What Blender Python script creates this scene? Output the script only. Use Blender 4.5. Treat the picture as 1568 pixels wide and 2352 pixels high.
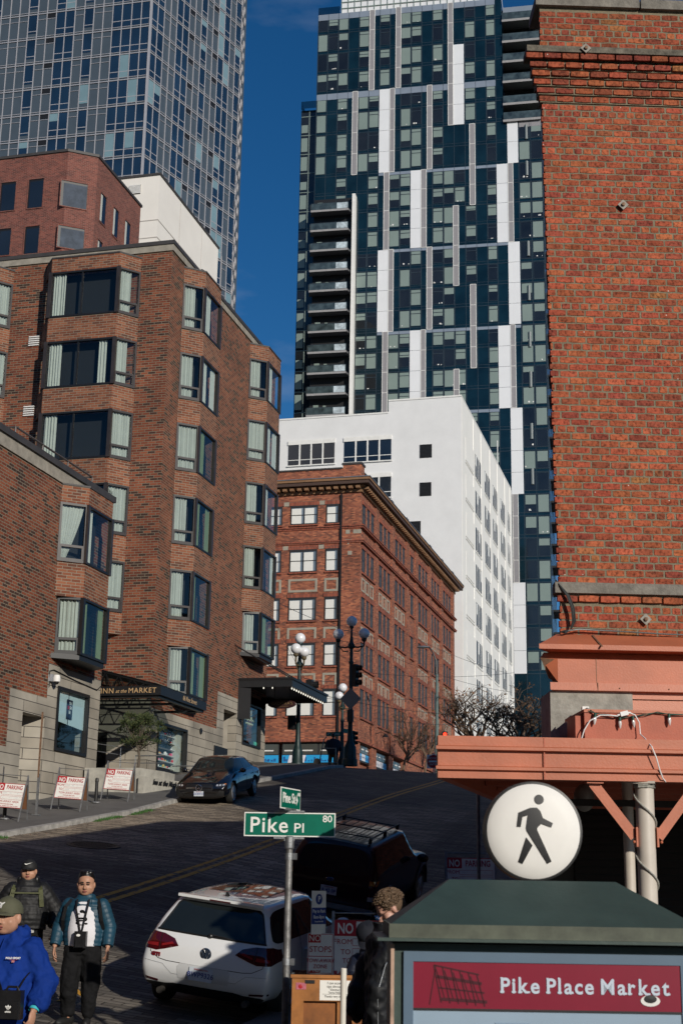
import bpy, bmesh, math, random
from mathutils import Vector, Matrix, noise
from mathutils.bvhtree import BVHTree
R = math.radians
random.seed(7)
scene = bpy.context.scene
for o in list(bpy.data.objects): bpy.data.objects.remove(o)

# ---------------- camera (eye at the origin; +Y runs up the hill street) ----------------
YAW, PITCH, ROLL, FPX = R(14.776), R(14.707), R(.953), 3298.0
_f = Vector((-math.sin(YAW)*math.cos(PITCH), math.cos(YAW)*math.cos(PITCH), math.sin(PITCH)))
_r = Vector((math.cos(YAW), math.sin(YAW), 0)); _u = _r.cross(_f)
CR = _r*math.cos(ROLL)+_u*math.sin(ROLL); CU = -_r*math.sin(ROLL)+_u*math.cos(ROLL); CF = _f
cam = bpy.data.cameras.new('camera'); camo = bpy.data.objects.new('camera', cam)
scene.collection.objects.link(camo); scene.camera = camo
cam.sensor_fit = 'VERTICAL'; cam.sensor_height = 36; cam.lens = FPX/2352*36
cam.clip_start = .1; cam.clip_end = 5000
cam.dof.use_dof = True; cam.dof.focus_distance = 26; cam.dof.aperture_fstop = 6.3
camo.matrix_world = Matrix(((CR.x, CU.x, -CF.x, 0), (CR.y, CU.y, -CF.y, 0), (CR.z, CU.z, -CF.z, 0), (0, 0, 0, 1)))

def pt(x, y, X=None, Y=None, Z=None):
    """point of the scene that a spot of the survey picture (1568 wide) shows, on a plane of known X, Y or Z"""
    d = CR*((x-784)/FPX) - CU*((y-1176)/FPX) + CF
    t = X/d.x if X is not None else (Y/d.y if Y is not None else Z/d.z)
    return d*t

# ---------------- light ----------------
SAZ, SEL = R(46.5), R(20.5)
SUN = Vector((math.cos(SAZ)*math.cos(SEL), -math.sin(SAZ)*math.cos(SEL), math.sin(SEL)))
w = bpy.data.worlds.new('World'); scene.world = w; w.use_nodes = True
nt = w.node_tree; nt.nodes.clear()
sky = nt.nodes.new('ShaderNodeTexSky'); sky.sky_type = 'NISHITA'; sky.sun_disc = False
sky.sun_elevation = SEL; sky.sun_rotation = math.atan2(SUN.x, SUN.y)
sky.altitude = 50; sky.air_density = 1.0; sky.dust_density = .1; sky.ozone_density = 6.0
hs = nt.nodes.new('ShaderNodeHueSaturation'); hs.inputs['Saturation'].default_value = 1.18; hs.inputs['Value'].default_value = .86
bg = nt.nodes.new('ShaderNodeBackground'); bg.inputs[1].default_value = .085
wo = nt.nodes.new('ShaderNodeOutputWorld')
nt.links.new(sky.outputs[0], hs.inputs['Color'])
tcw = nt.nodes.new('ShaderNodeTexCoord'); mpw = nt.nodes.new('ShaderNodeMapping'); mpw.inputs['Scale'].default_value = (3, 3, 9); nzw = nt.nodes.new('ShaderNodeTexNoise'); nzw.inputs['Scale'].default_value = 2.2; nzw.inputs['Detail'].default_value = 9
nt.links.new(tcw.outputs['Generated'], mpw.inputs[0]); nt.links.new(mpw.outputs[0], nzw.inputs['Vector'])
rpw = nt.nodes.new('ShaderNodeValToRGB'); rpw.color_ramp.elements[0].position = .56; rpw.color_ramp.elements[0].color = (0, 0, 0, 1); rpw.color_ramp.elements[1].position = .82; rpw.color_ramp.elements[1].color = (.35, .35, .35, 1)
nt.links.new(nzw.outputs[0], rpw.inputs[0]); mxw = nt.nodes.new('ShaderNodeMix'); mxw.data_type = 'RGBA'; mxw.inputs[7].default_value = (4.5, 5.4, 6.6, 1)
nt.links.new(rpw.outputs[0], mxw.inputs[0]); nt.links.new(hs.outputs[0], mxw.inputs[6]); nt.links.new(mxw.outputs[2], bg.inputs[0]); nt.links.new(bg.outputs[0], wo.inputs[0])
sl = bpy.data.lights.new('sun', 'SUN'); sl.energy = 3.8; sl.angle = R(.5); sl.color = (1, .93, .82)
so = bpy.data.objects.new('sun', sl); scene.collection.objects.link(so)
so.rotation_euler = SUN.to_track_quat('Z', 'Y').to_euler()
scene.view_settings.view_transform = 'Standard'; scene.view_settings.look = 'None'
scene.view_settings.gamma = 1; scene.view_settings.exposure = -.08
scene.cycles.max_bounces = 6; scene.cycles.transparent_max_bounces = 8; scene.cycles.use_denoising = True
scene.cycles.sample_clamp_indirect = 4

# ---------------- materials ----------------
_M = {}
def NM(name):
    m = bpy.data.materials.new(name); m.use_nodes = True
    t = m.node_tree; b = t.nodes['Principled BSDF']
    return m, t, b
def nn(t, typ, **k):
    n = t.nodes.new(typ)
    for a, v in k.items():
        if a.startswith('i_'): n.inputs[a[2:].replace('_', ' ')].default_value = v
        else: setattr(n, a, v)
    return n
def c4(c): return (c[0], c[1], c[2], 1)
def ramp(t, fac, stops, interp='LINEAR'):
    r = t.nodes.new('ShaderNodeValToRGB'); r.color_ramp.interpolation = interp
    e = r.color_ramp.elements
    while len(e) > 1: e.remove(e[-1])
    e[0].position = stops[0][0]; e[0].color = c4(stops[0][1])
    for p, c in stops[1:]:
        x = e.new(p); x.color = c4(c)
    t.links.new(fac, r.inputs[0]); return r.outputs[0]
def mixc(t, fac, a, b, typ='MIX'):
    m = t.nodes.new('ShaderNodeMix'); m.data_type = 'RGBA'; m.blend_type = typ
    for s, v in ((0, fac), (6, a), (7, b)):
        if hasattr(v, 'links') or hasattr(v, 'is_linked'): t.links.new(v, m.inputs[s])
        else: m.inputs[s].default_value = v if s == 0 else c4(v)
    return m.outputs[2]
def bump(t, b, h, strength=.3, dist=.02):
    n = t.nodes.new('ShaderNodeBump'); n.inputs['Strength'].default_value = strength; n.inputs['Distance'].default_value = dist
    t.links.new(h, n.inputs['Height']); t.links.new(n.outputs[0], b.inputs['Normal'])
def mat(name, col, rough=.6, metal=0., spec=.5, var=.12, scale=3., bmp=0., bscale=40., coat=0., emit=None, es=1.):
    """paint / stone / metal with a little wear: noise-varied colour and optional bump"""
    if name in _M: return _M[name]
    m, t, b = NM(name); _M[name] = m
    b.inputs['Roughness'].default_value = rough; b.inputs['Metallic'].default_value = metal
    b.inputs['Specular IOR Level'].default_value = spec; b.inputs['Coat Weight'].default_value = coat
    b.inputs['Coat Roughness'].default_value = .03
    tc = nn(t, 'ShaderNodeTexCoord')
    if var > 0:
        nz = nn(t, 'ShaderNodeTexNoise'); nz.inputs['Scale'].default_value = scale; nz.inputs['Detail'].default_value = 6; nz.inputs['Roughness'].default_value = .65
        t.links.new(tc.outputs['Object'], nz.inputs['Vector'])
        lo = [c*(1-var) for c in col]; hi = [min(1, c*(1+var)) for c in col]
        t.links.new(ramp(t, nz.outputs[0], [(.3, lo), (.7, hi)]), b.inputs['Base Color'])
    else: b.inputs['Base Color'].default_value = c4(col)
    if bmp > 0:
        n2 = nn(t, 'ShaderNodeTexNoise'); n2.inputs['Scale'].default_value = bscale; n2.inputs['Detail'].default_value = 4
        t.links.new(tc.outputs['Object'], n2.inputs['Vector']); bump(t, b, n2.outputs[0], bmp, .01)
    if emit: b.inputs['Emission Color'].default_value = c4(emit); b.inputs['Emission Strength'].default_value = es
    return m
def brick(name, cols, mortar, bw=.2, bh=.0675, mort=.010, off=.5, rough=.85, soot=.25, bmp=.5, every=0):
    """running-bond brick in metres from the mesh's UVs; cols is a list of (position, colour) picked per brick"""
    m, t, b = NM(name); _M[name] = m
    uv = nn(t, 'ShaderNodeUVMap'); br = nn(t, 'ShaderNodeTexBrick'); br.offset = off; br.offset_frequency = 2
    if every: br.squash = .5; br.squash_frequency = every
    br.inputs['Color1'].default_value = (0, 0, 0, 1); br.inputs['Color2'].default_value = (1, 1, 1, 1); br.inputs['Mortar'].default_value = (.5, .5, .5, 1)
    br.inputs['Scale'].default_value = 1; br.inputs['Mortar Size'].default_value = mort; br.inputs['Mortar Smooth'].default_value = .15
    br.inputs['Brick Width'].default_value = bw; br.inputs['Row Height'].default_value = bh; br.inputs['Bias'].default_value = 0
    t.links.new(uv.outputs[0], br.inputs['Vector'])
    c = ramp(t, br.outputs['Color'], cols)
    nz = nn(t, 'ShaderNodeTexNoise'); nz.inputs['Scale'].default_value = .6; nz.inputs['Detail'].default_value = 8
    t.links.new(uv.outputs[0], nz.inputs['Vector'])
    dk = ramp(t, nz.outputs[0], [(.35, (1-soot,)*3), (.65, (1.08, 1.06, 1.04))])
    mm = mixc(t, br.outputs['Fac'], c, mortar)
    t.links.new(mixc(t, 1., mm, dk, 'MULTIPLY'), b.inputs['Base Color'])
    b.inputs['Roughness'].default_value = rough; b.inputs['Specular IOR Level'].default_value = .25
    if bmp:
        n3 = nn(t, 'ShaderNodeTexNoise'); n3.inputs['Scale'].default_value = 60; t.links.new(uv.outputs[0], n3.inputs['Vector'])
        ml = nn(t, 'ShaderNodeMath', operation='MULTIPLY_ADD'); ml.inputs[1].default_value = -1.5
        t.links.new(br.outputs['Fac'], ml.inputs[0]); t.links.new(n3.outputs[0], ml.inputs[2]); bump(t, b, ml.outputs[0], bmp, .008)
    return m
def stone(name, c1, c2, joint, rh=.42, bw=2.6, mort=.012):
    m = brick(name, [(0, c1), (1, c2)], joint, bw=bw, bh=rh, mort=mort, off=.37, rough=.8, soot=.35, bmp=.35); return m
def glassy(name, col, rough=.06, spec=.8, var=.3, scale=.25, metal=0.):
    """window pane seen by day: dark body under a smooth reflecting surface that is never quite flat"""
    m, t, b = NM(name); _M[name] = m
    tc = nn(t, 'ShaderNodeTexCoord'); nz = nn(t, 'ShaderNodeTexNoise'); nz.inputs['Scale'].default_value = scale; nz.inputs['Detail'].default_value = 2
    t.links.new(tc.outputs['Object'], nz.inputs['Vector'])
    t.links.new(ramp(t, nz.outputs[0], [(.3, [c*(1-var) for c in col]), (.7, [min(1, c*(1+var)) for c in col])]), b.inputs['Base Color'])
    b.inputs['Roughness'].default_value = rough; b.inputs['Specular IOR Level'].default_value = spec; b.inputs['Metallic'].default_value = metal
    n2 = nn(t, 'ShaderNodeTexNoise'); n2.inputs['Scale'].default_value = .9; t.links.new(tc.outputs['Object'], n2.inputs['Vector']); bump(t, b, n2.outputs[0], .12, .05)
    return m
def pane(name, tint=(.8, .9, .95), refl=.12):
    """see-through pane: mostly clear, reflects by Fresnel"""
    m = bpy.data.materials.new(name); m.use_nodes = True; t = m.node_tree; t.nodes.clear(); _M[name] = m
    tr = nn(t, 'ShaderNodeBsdfTransparent'); tr.inputs[0].default_value = c4(tint)
    gl = nn(t, 'ShaderNodeBsdfGlossy'); gl.inputs['Roughness'].default_value = .02; gl.inputs[0].default_value = (1, 1, 1, 1)
    lw = nn(t, 'ShaderNodeLayerWeight'); pw = nn(t, 'ShaderNodeMath', operation='POWER'); pw.inputs[1].default_value = 5; t.links.new(lw.outputs['Facing'], pw.inputs[0])
    ad = nn(t, 'ShaderNodeMath', operation='MULTIPLY_ADD'); ad.inputs[1].default_value = .9; ad.inputs[2].default_value = .045+refl; t.links.new(pw.outputs[0], ad.inputs[0]); ad.use_clamp = True
    mx = nn(t, 'ShaderNodeMixShader'); o = nn(t, 'ShaderNodeOutputMaterial')
    t.links.new(ad.outputs[0], mx.inputs[0]); t.links.new(tr.outputs[0], mx.inputs[1]); t.links.new(gl.outputs[0], mx.inputs[2]); t.links.new(mx.outputs[0], o.inputs[0])
    return m

# ---------------- mesh building ----------------
class MB:
    def __init__(s): s.v = []; s.f = []; s.mi = []; s.uvx = {}
    def face(s, pts, mi=0):
        n = len(s.v); s.v += [tuple(p) for p in pts]; s.f.append(tuple(range(n, n+len(pts)))); s.mi.append(mi); return s
    def box(s, a, b, mi=0, skip=''):
        x0, y0, z0 = [min(p, q) for p, q in zip(a, b)]; x1, y1, z1 = [max(p, q) for p, q in zip(a, b)]
        F = {'-z': ((x0, y1, z0), (x1, y1, z0), (x1, y0, z0), (x0, y0, z0)), '+z': ((x0, y0, z1), (x1, y0, z1), (x1, y1, z1), (x0, y1, z1)),
             '-y': ((x0, y0, z0), (x1, y0, z0), (x1, y0, z1), (x0, y0, z1)), '+y': ((x1, y1, z0), (x0, y1, z0), (x0, y1, z1), (x1, y1, z1)),
             '-x': ((x0, y1, z0), (x0, y0, z0), (x0, y0, z1), (x0, y1, z1)), '+x': ((x1, y0, z0), (x1, y1, z0), (x1, y1, z1), (x1, y0, z1))}
        for k, q in F.items():
            if k not in skip: s.face(q, mi)
        return s
    def obox(s, c, hx, hy, hz, mtx, mi=0):
        """box of half sizes about c turned by a 3x3 matrix"""
        n = MB(); n.box((-hx, -hy, -hz), (hx, hy, hz), mi); c = Vector(c)
        for f, m in zip(n.f, n.mi): s.face([c+mtx@Vector(n.v[i]) for i in f], m)
        return s
    def beam(s, a, b, w_, h_, mi=0, up=(0, 0, 1)):
        a, b = Vector(a), Vector(b); d = (b-a); L = d.length; d.normalize(); upv = Vector(up)
        if abs(d.dot(upv)) > .99: upv = Vector((0, 1, 0))
        x = d.cross(upv).normalized(); z = x.cross(d); M3 = Matrix((x, d, z)).transposed()
        return s.obox((a+b)/2, w_/2, L/2, h_/2, M3, mi)
    def prism(s, poly, z0, z1, mi=0, cap=True, top=None, bottom=None):
        n = len(poly); A = sum(poly[i][0]*poly[(i+1) % n][1]-poly[(i+1) % n][0]*poly[i][1] for i in range(n))
        if A < 0: poly = poly[::-1]
        for i in range(n):
            p, q = poly[i], poly[(i+1) % n]; s.face([(p[0], p[1], z0), (q[0], q[1], z0), (q[0], q[1], z1), (p[0], p[1], z1)], mi)
        if cap: s.face([(p[0], p[1], z1) for p in poly], mi if top is None else top); s.face([(p[0], p[1], z0) for p in poly[::-1]], mi if bottom is None else bottom)
        return s
    def ring(s, rings, mi=0, close=True, caps=True):
        n0 = len(s.v); k = len(rings[0])
        for r in rings: s.v += [tuple(p) for p in r]
        for i in range(len(rings)-1):
            for j in range(k if close else k-1):
                a = n0+i*k+j; b2 = n0+i*k+(j+1) % k; s.f.append((a, b2, b2+k, a+k)); s.mi.append(mi)
        if caps:
            s.f.append(tuple(n0+j for j in range(k))[::-1]); s.mi.append(mi)
            s.f.append(tuple(n0+(len(rings)-1)*k+j for j in range(k))); s.mi.append(mi)
        return s
    def tube(s, pts, r, n=8, mi=0, caps=True):
        pts = [Vector(p) for p in pts]; rs = r if isinstance(r, (list, tuple)) else [r]*len(pts); rings = []; prev = None
        for i, p in enumerate(pts):
            d = (pts[min(i+1, len(pts)-1)]-pts[max(i-1, 0)])
            if d.length < 1e-9: d = Vector((0, 0, 1))
            d.normalize()
            if prev is None: a = d.orthogonal().normalized()
            else: a = (prev-d*prev.dot(d)); a = a.normalized() if a.length > 1e-6 else d.orthogonal().normalized()
            prev = a; b2 = d.cross(a)
            rings.append([p+(a*math.cos(2*math.pi*j/n)+b2*math.sin(2*math.pi*j/n))*rs[i] for j in range(n)])
        return s.ring(rings, mi, True, caps)
    def lathe(s, prof, c=(0, 0, 0), n=16, mi=0, sx=1, sy=1):
        return s.ring([[(c[0]+r*sx*math.cos(2*math.pi*j/n), c[1]+r*sy*math.sin(2*math.pi*j/n), c[2]+z) for j in range(n)] for r, z in prof], mi)
    def ball(s, c, r, n=16, m=10, mi=0):
        rx, ry, rz = r if isinstance(r, (tuple, list)) else (r, r, r)
        rings = []
        for i in range(m+1):
            a = -math.pi/2+math.pi*i/m; q = max(math.cos(a), .01)
            rings.append([(c[0]+rx*q*math.cos(2*math.pi*j/n), c[1]+ry*q*math.sin(2*math.pi*j/n), c[2]+rz*math.sin(a)) for j in range(n)])
        return s.ring(rings, mi)
    def add(s, o, M4=None, mi=None):
        n = len(s.v); s.v += [tuple(M4@Vector(p)) for p in o.v] if M4 else list(o.v)
        s.f += [tuple(i+n for i in f) for f in o.f]; s.mi += [mi if mi is not None else m for m in o.mi]; return s
    def xform(s, M4): s.v = [tuple(M4@Vector(p)) for p in s.v]; return s
    def build(s, name, m, parent=None, world=False, smooth=False, label=None, merge=False, bevel=0, crease=35, uvrot=False, recalc=False):
        me = bpy.data.meshes.new(name)
        if world and parent is not None:
            inv = parent.matrix_world.inverted() if hasattr(parent, 'matrix_world') else Matrix()
            inv = world_of(parent).inverted(); vs = [tuple(inv@Vector(p)) for p in s.v]
        else: vs = s.v
        me.from_pydata(vs, [], s.f)
        ms = m if isinstance(m, (list, tuple)) else [m]
        for q in ms: me.materials.append(q)
        me.polygons.foreach_set('material_index', s.mi)
        if merge or recalc:
            bm = bmesh.new(); bm.from_mesh(me); bmesh.ops.remove_doubles(bm, verts=bm.verts, dist=1e-4)
            if recalc: bmesh.ops.recalc_face_normals(bm, faces=bm.faces)
            bm.to_mesh(me); bm.free()
        me.update()
        uv = me.uv_layers.new(name='UVMap')
        dat = [0.0]*(2*len(me.loops)); V = me.vertices
        for p in me.polygons:
            n = p.normal
            if abs(n.z) > .75: fx = lambda c: (c.x, c.y)
            else:
                tg = Vector((-n.y, n.x, 0)).normalized(); fx = (lambda c, tg=tg: (c.dot(tg), c.z))
            for li in p.loop_indices:
                a, b2 = fx(V[me.loops[li].vertex_index].co)
                if uvrot: a, b2 = b2, a
                dat[2*li] = a; dat[2*li+1] = b2
        uv.data.foreach_set('uv', dat)
        if smooth: me.polygons.foreach_set('use_smooth', [True]*len(me.polygons)); me.set_sharp_from_angle(angle=R(crease))
        o = bpy.data.objects.new(name, me); scene.collection.objects.link(o)
        if parent is not None: o.parent = parent
        if bevel: b3 = o.modifiers.new('bevel', 'BEVEL'); b3.width = bevel; b3.segments = 2; b3.limit_method = 'ANGLE'
        if label: o['label'] = label
        return o
def world_of(o):
    m = o.matrix_basis.copy() if o.parent is None else world_of(o.parent)@o.matrix_basis
    return m
def thing(name, label, cat, loc=(0, 0, 0), rz=0, group=None):
    o = bpy.data.objects.new(name, None); scene.collection.objects.link(o); o.empty_display_size = .2
    o.location = loc; o.rotation_euler = (0, 0, rz); o['label'] = label; o['category'] = cat
    if group: o['group'] = group
    return o
def tag(o, label, cat, group=None, kind=None):
    o['label'] = label; o['category'] = cat
    if group: o['group'] = group
    if kind: o['kind'] = kind
    return o
def struct(o, kind='structure'): o['kind'] = kind; return o
def kids(o): return [c for c in bpy.data.objects if c.parent == o]
def copy_tree(o, parent=None):
    ks = kids(o); c = o.copy(); scene.collection.objects.link(c); c.parent = parent
    for k in ks: copy_tree(k, c)
    return c
def text(s_, size, m, parent, M4, name='lettering', ext=.002, bold=0., align='CENTER', sx=1., shear=0., space=1., world=False):
    """lettering as a mesh; M4 places it (text runs along local X, up local Y, faces local Z)"""
    cu = bpy.data.curves.new('t', 'FONT'); cu.body = s_; cu.size = size; cu.extrude = ext; cu.offset = bold
    cu.align_x = align; cu.align_y = 'CENTER'; cu.shear = shear; cu.space_character = space; cu.resolution_u = 3
    o = bpy.data.objects.new('t', cu); me = bpy.data.meshes.new_from_object(o)
    me.transform(M4@Matrix.Diagonal((sx, 1, 1, 1)))
    if world and parent is not None: me.transform(world_of(parent).inverted())
    me.materials.clear(); me.materials.append(m)
    r = bpy.data.objects.new(name, me); scene.collection.objects.link(r); r.parent = parent
    bpy.data.objects.remove(o); bpy.data.curves.remove(cu); return r
def frame(o, xdir, ydir):
    x = Vector(xdir).normalized(); z = x.cross(Vector(ydir)).normalized(); y = z.cross(x)
    return Matrix(((x.x, y.x, z.x, o[0]), (x.y, y.y, z.y, o[1]), (x.z, y.z, z.z, o[2]), (0, 0, 0, 1)))
def interp(x, P):
    if x <= P[0][0]: return P[0][1]
    for (a, b), (c, d) in zip(P, P[1:]):
        if x <= c: return b+(d-b)*(x-a)/(c-a)
    return P[-1][1]
# ---------------- ground heights ----------------
GB = [(-60, -2.05), (0, -1.95), (8, -1.8), (12, -1.6), (15, -1.4), (18.5, -1.05), (25.4, -.2), (29.2, .27), (34.5, 1.0), (42, 2.15), (49, 3.15), (57, 4.15), (60, 4.55), (64, 5.0), (70, 5.4), (90, 6.8), (130, 9.0), (160, 10)]
GC = [(5, .05), (14, .08), (18, .12), (27, .14), (31, .095), (36, .074), (39, .055), (42, .058), (60, .08), (70, .05), (80, .0)]
CURB, CURBR, HX = -16.2, -5.8, -20.0
GR = [(20.5, 0), (24.5, .05), (27, .055), (33, .05), (45, .02), (60, 0)]
def gz(X, Y):
    b = sum(interp(Y+d, GB) for d in (-2, -1, 0, 1, 2))/5; c = interp(Y, GC)
    return b+c*(-11-max(min(X, 6), -40))-(interp(Y, GR)*(min(X, 6)+11) if X > -11 else 0)
def gside(Y, X=-18): return gz(CURB, Y)+.12+.035*(CURB-X)

M_stucco = mat('white_stucco', (.74, .74, .74), .85, var=.05, scale=.5, bmp=.5, bscale=6)
M_dark = mat('black_metal', (.012, .012, .013), .45, var=.2)
M_frame = mat('bronze_window_frame', (.035, .028, .026), .4, var=.3)
# =====================================================================  GROUND
def road_mat():
    m, t, b = NM('worn_paving'); tc = nn(t, 'ShaderNodeUVMap')
    br = nn(t, 'ShaderNodeTexBrick'); br.inputs['Scale'].default_value = 1; br.inputs['Brick Width'].default_value = .42; br.inputs['Row Height'].default_value = .15
    br.inputs['Mortar Size'].default_value = .012; br.inputs['Mortar Smooth'].default_value = .6; br.inputs['Color1'].default_value = (0, 0, 0, 1); br.inputs['Color2'].default_value = (1, 1, 1, 1); br.inputs['Mortar'].default_value = (.2, .2, .2, 1)
    wn = nn(t, 'ShaderNodeTexNoise'); wn.inputs['Scale'].default_value = 2.2; wn.inputs['Detail'].default_value = 3
    t.links.new(tc.outputs[0], wn.inputs['Vector'])
    ad = nn(t, 'ShaderNodeVectorMath', operation='MULTIPLY_ADD'); ad.inputs[1].default_value = (.08, .08, 0)
    t.links.new(wn.outputs['Color'], ad.inputs[0]); t.links.new(tc.outputs[0], ad.inputs[2]); t.links.new(ad.outputs[0], br.inputs['Vector'])
    c = ramp(t, br.outputs['Color'], [(0, (.085, .076, .065)), (.5, (.135, .122, .105)), (1, (.21, .19, .162))])
    nz = nn(t, 'ShaderNodeTexNoise'); nz.inputs['Scale'].default_value = .35; nz.inputs['Detail'].default_value = 9; nz.inputs['Roughness'].default_value = .7
    t.links.new(tc.outputs[0], nz.inputs['Vector'])
    c = mixc(t, 1., c, ramp(t, nz.outputs[0], [(.3, (.42, .42, .43)), (.5, (.9, .88, .86)), (.72, (1.4, 1.34, 1.27))]), 'MULTIPLY')
    # tyre-worn streaks across the slope
    st = nn(t, 'ShaderNodeMapping'); st.inputs['Scale'].default_value = (.5, 4, 1); t.links.new(tc.outputs[0], st.inputs[0])
    n2 = nn(t, 'ShaderNodeTexNoise'); n2.inputs['Scale'].default_value = 3; n2.inputs['Detail'].default_value = 6; t.links.new(st.outputs[0], n2.inputs['Vector'])
    c = mixc(t, 1., c, ramp(t, n2.outputs[0], [(.35, (.75, .75, .75)), (.65, (1.15, 1.15, 1.15))]), 'MULTIPLY')
    # older, paler brick paving on the upper left lane, its colour raised to look sunlit
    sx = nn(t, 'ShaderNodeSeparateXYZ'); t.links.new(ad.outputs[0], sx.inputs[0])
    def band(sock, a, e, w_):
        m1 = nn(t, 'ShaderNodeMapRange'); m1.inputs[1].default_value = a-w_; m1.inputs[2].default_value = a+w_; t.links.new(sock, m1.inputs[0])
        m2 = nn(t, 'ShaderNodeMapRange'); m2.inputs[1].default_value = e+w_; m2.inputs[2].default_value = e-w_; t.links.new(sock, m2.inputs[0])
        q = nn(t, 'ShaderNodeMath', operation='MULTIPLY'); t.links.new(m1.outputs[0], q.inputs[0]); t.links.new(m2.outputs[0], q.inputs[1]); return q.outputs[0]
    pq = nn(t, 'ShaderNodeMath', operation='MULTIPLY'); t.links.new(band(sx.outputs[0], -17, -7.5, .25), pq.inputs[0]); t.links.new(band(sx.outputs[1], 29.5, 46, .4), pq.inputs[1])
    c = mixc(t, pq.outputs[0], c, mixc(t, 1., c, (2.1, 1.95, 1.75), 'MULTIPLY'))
    c = mixc(t, br.outputs['Fac'], c, (.035, .032, .028)); t.links.new(c, b.inputs['Base Color']); b.inputs['Roughness'].default_value = .75
    b.inputs['Specular IOR Level'].default_value = .3
    hm = nn(t, 'ShaderNodeMath', operation='MULTIPLY_ADD'); hm.inputs[1].default_value = -1.2; t.links.new(br.outputs['Fac'], hm.inputs[0])
    h2 = nn(t, 'ShaderNodeMath', operation='ADD'); t.links.new(n2.outputs[0], h2.inputs[0]); t.links.new(br.outputs['Color'], h2.inputs[1]); t.links.new(h2.outputs[0], hm.inputs[2])
    bump(t, b, hm.outputs[0], .9, .03); return m
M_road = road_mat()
M_walk = mat('sidewalk_concrete', (.12, .115, .108), .85, var=.2, scale=1.2, bmp=.4, bscale=30)
M_kerb = mat('kerb_granite', (.33, .32, .30), .8, var=.4, scale=4, bmp=.5, bscale=25)
def sheet(xs, ys, fz, name, m, dz=0.):
    b = MB(); n = len(xs)
    b.v = [(x, y, fz(x, y)+dz) for y in ys for x in xs]
    for j in range(len(ys)-1):
        for i in range(n-1): a = j*n+i; b.f.append((a, a+1, a+1+n, a+n)); b.mi.append(0)
    return b.build(name, m, smooth=True)
xs = [-400, -150, -70, -45, -32]+[-30+i*1.0 for i in range(37)]+[9, 15, 30, 60, 150, 400]
ys = [-300, -80, -30, -12]+[-6+i*1.0 for i in range(104)]+[104, 112, 125, 145, 200, 350, 900]
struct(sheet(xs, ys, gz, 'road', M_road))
# left sidewalk of the hill street, behind its kerb
def swz(X, Y): return gside(Y, X)
sy = [23+i*.5 for i in range(80)]
struct(sheet([CURB-.16, -16.9, -17.6, -18.4, -19.2, -20.1, -21, -23, -26, -31], sy, swz, 'sidewalk', M_walk))
b = MB()
for i, (y0, y1) in enumerate(zip(sy, sy[1:])):
    if i % 3 == 2: y1 -= .012
    b.face([(CURB, y0, gz(CURB, y0)-.1), (CURB, y1, gz(CURB, y1)-.1), (CURB, y1, gside(y1, CURB)), (CURB, y0, gside(y0, CURB))])
    b.face([(CURB, y0, gside(y0, CURB)), (CURB, y1, gside(y1, CURB)), (CURB-.17, y1, gside(y1, CURB)+.012), (CURB-.17, y0, gside(y0, CURB)+.012)])
struct(b.build('kerb', M_kerb))
# right-hand sidewalk in front of the market
GS = [(16, -1.68), (18.4, -1.6), (22, -1.2), (27.3, -.56), (35, .5), (45, 1.9), (60, 3.9)]
def sr(X, Y): return max(gz(CURBR, Y)+.13, interp(Y, GS)) if X > CURBR+.01 else gz(CURBR, Y)-.05
struct(sheet([CURBR-.0, CURBR+.02, -4.5, -3, -1, 2, 5], [16.5+.5*i for i in range(80)], sr, 'market_sidewalk', M_walk))
struct(sheet([-60, -22.2, -20, CURB], [75+.8*i for i in range(60)], lambda x, y: gz(-20, y)+.12, 'far_sidewalk', M_walk))
# double yellow centre line, worn
def paint_mat(name, col, thr=.42):
    m, t, b = NM(name); tc = nn(t, 'ShaderNodeTexCoord'); nz = nn(t, 'ShaderNodeTexNoise'); nz.inputs['Scale'].default_value = 7; nz.inputs['Detail'].default_value = 8
    t.links.new(tc.outputs['Object'], nz.inputs['Vector'])
    f = ramp(t, nz.outputs[0], [(thr, (0, 0, 0)), (thr+.08, (1, 1, 1))]); t.links.new(mixc(t, f, (.11, .1, .09), col), b.inputs['Base Color']); b.inputs['Roughness'].default_value = .7; return m
M_yel = paint_mat('worn_yellow_paint', (.62, .31, .03), .36)
b = MB()
for off in (-.13, .13):
    for i in range(90):
        y0 = 20+i*.5; y1 = y0+.5
        x = lambda yy: -10.95+off
        b.face([(x(y0)-.06, y0, gz(x(y0)-.06, y0)+.006), (x(y0)+.06, y0, gz(x(y0)+.06, y0)+.006), (x(y1)+.06, y1, gz(x(y1)+.06, y1)+.006), (x(y1)-.06, y1, gz(x(y1)-.06, y1)+.006)])
struct(b.build('yellow_lines', M_yel))
# a squiggle of orange survey paint by the standing man
b = MB(); pp = [pt(x, y, Z=gz(-7.4, 15.6)) for x, y in ((130, 2345), (150, 2341), (163, 2336), (172, 2333), (185, 2338), (195, 2330), (203, 2322), (213, 2318))]
pp = [Vector((p.x, p.y, gz(p.x, p.y)+.008)) for p in pp]
for p, q in zip(pp, pp[1:]):
    d = (q-p).normalized(); n = Vector((-d.y, d.x, 0))*.03; b.face([p-n, q-n, q+n, p+n])
struct(b.build('survey_paint', M_yel))
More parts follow.
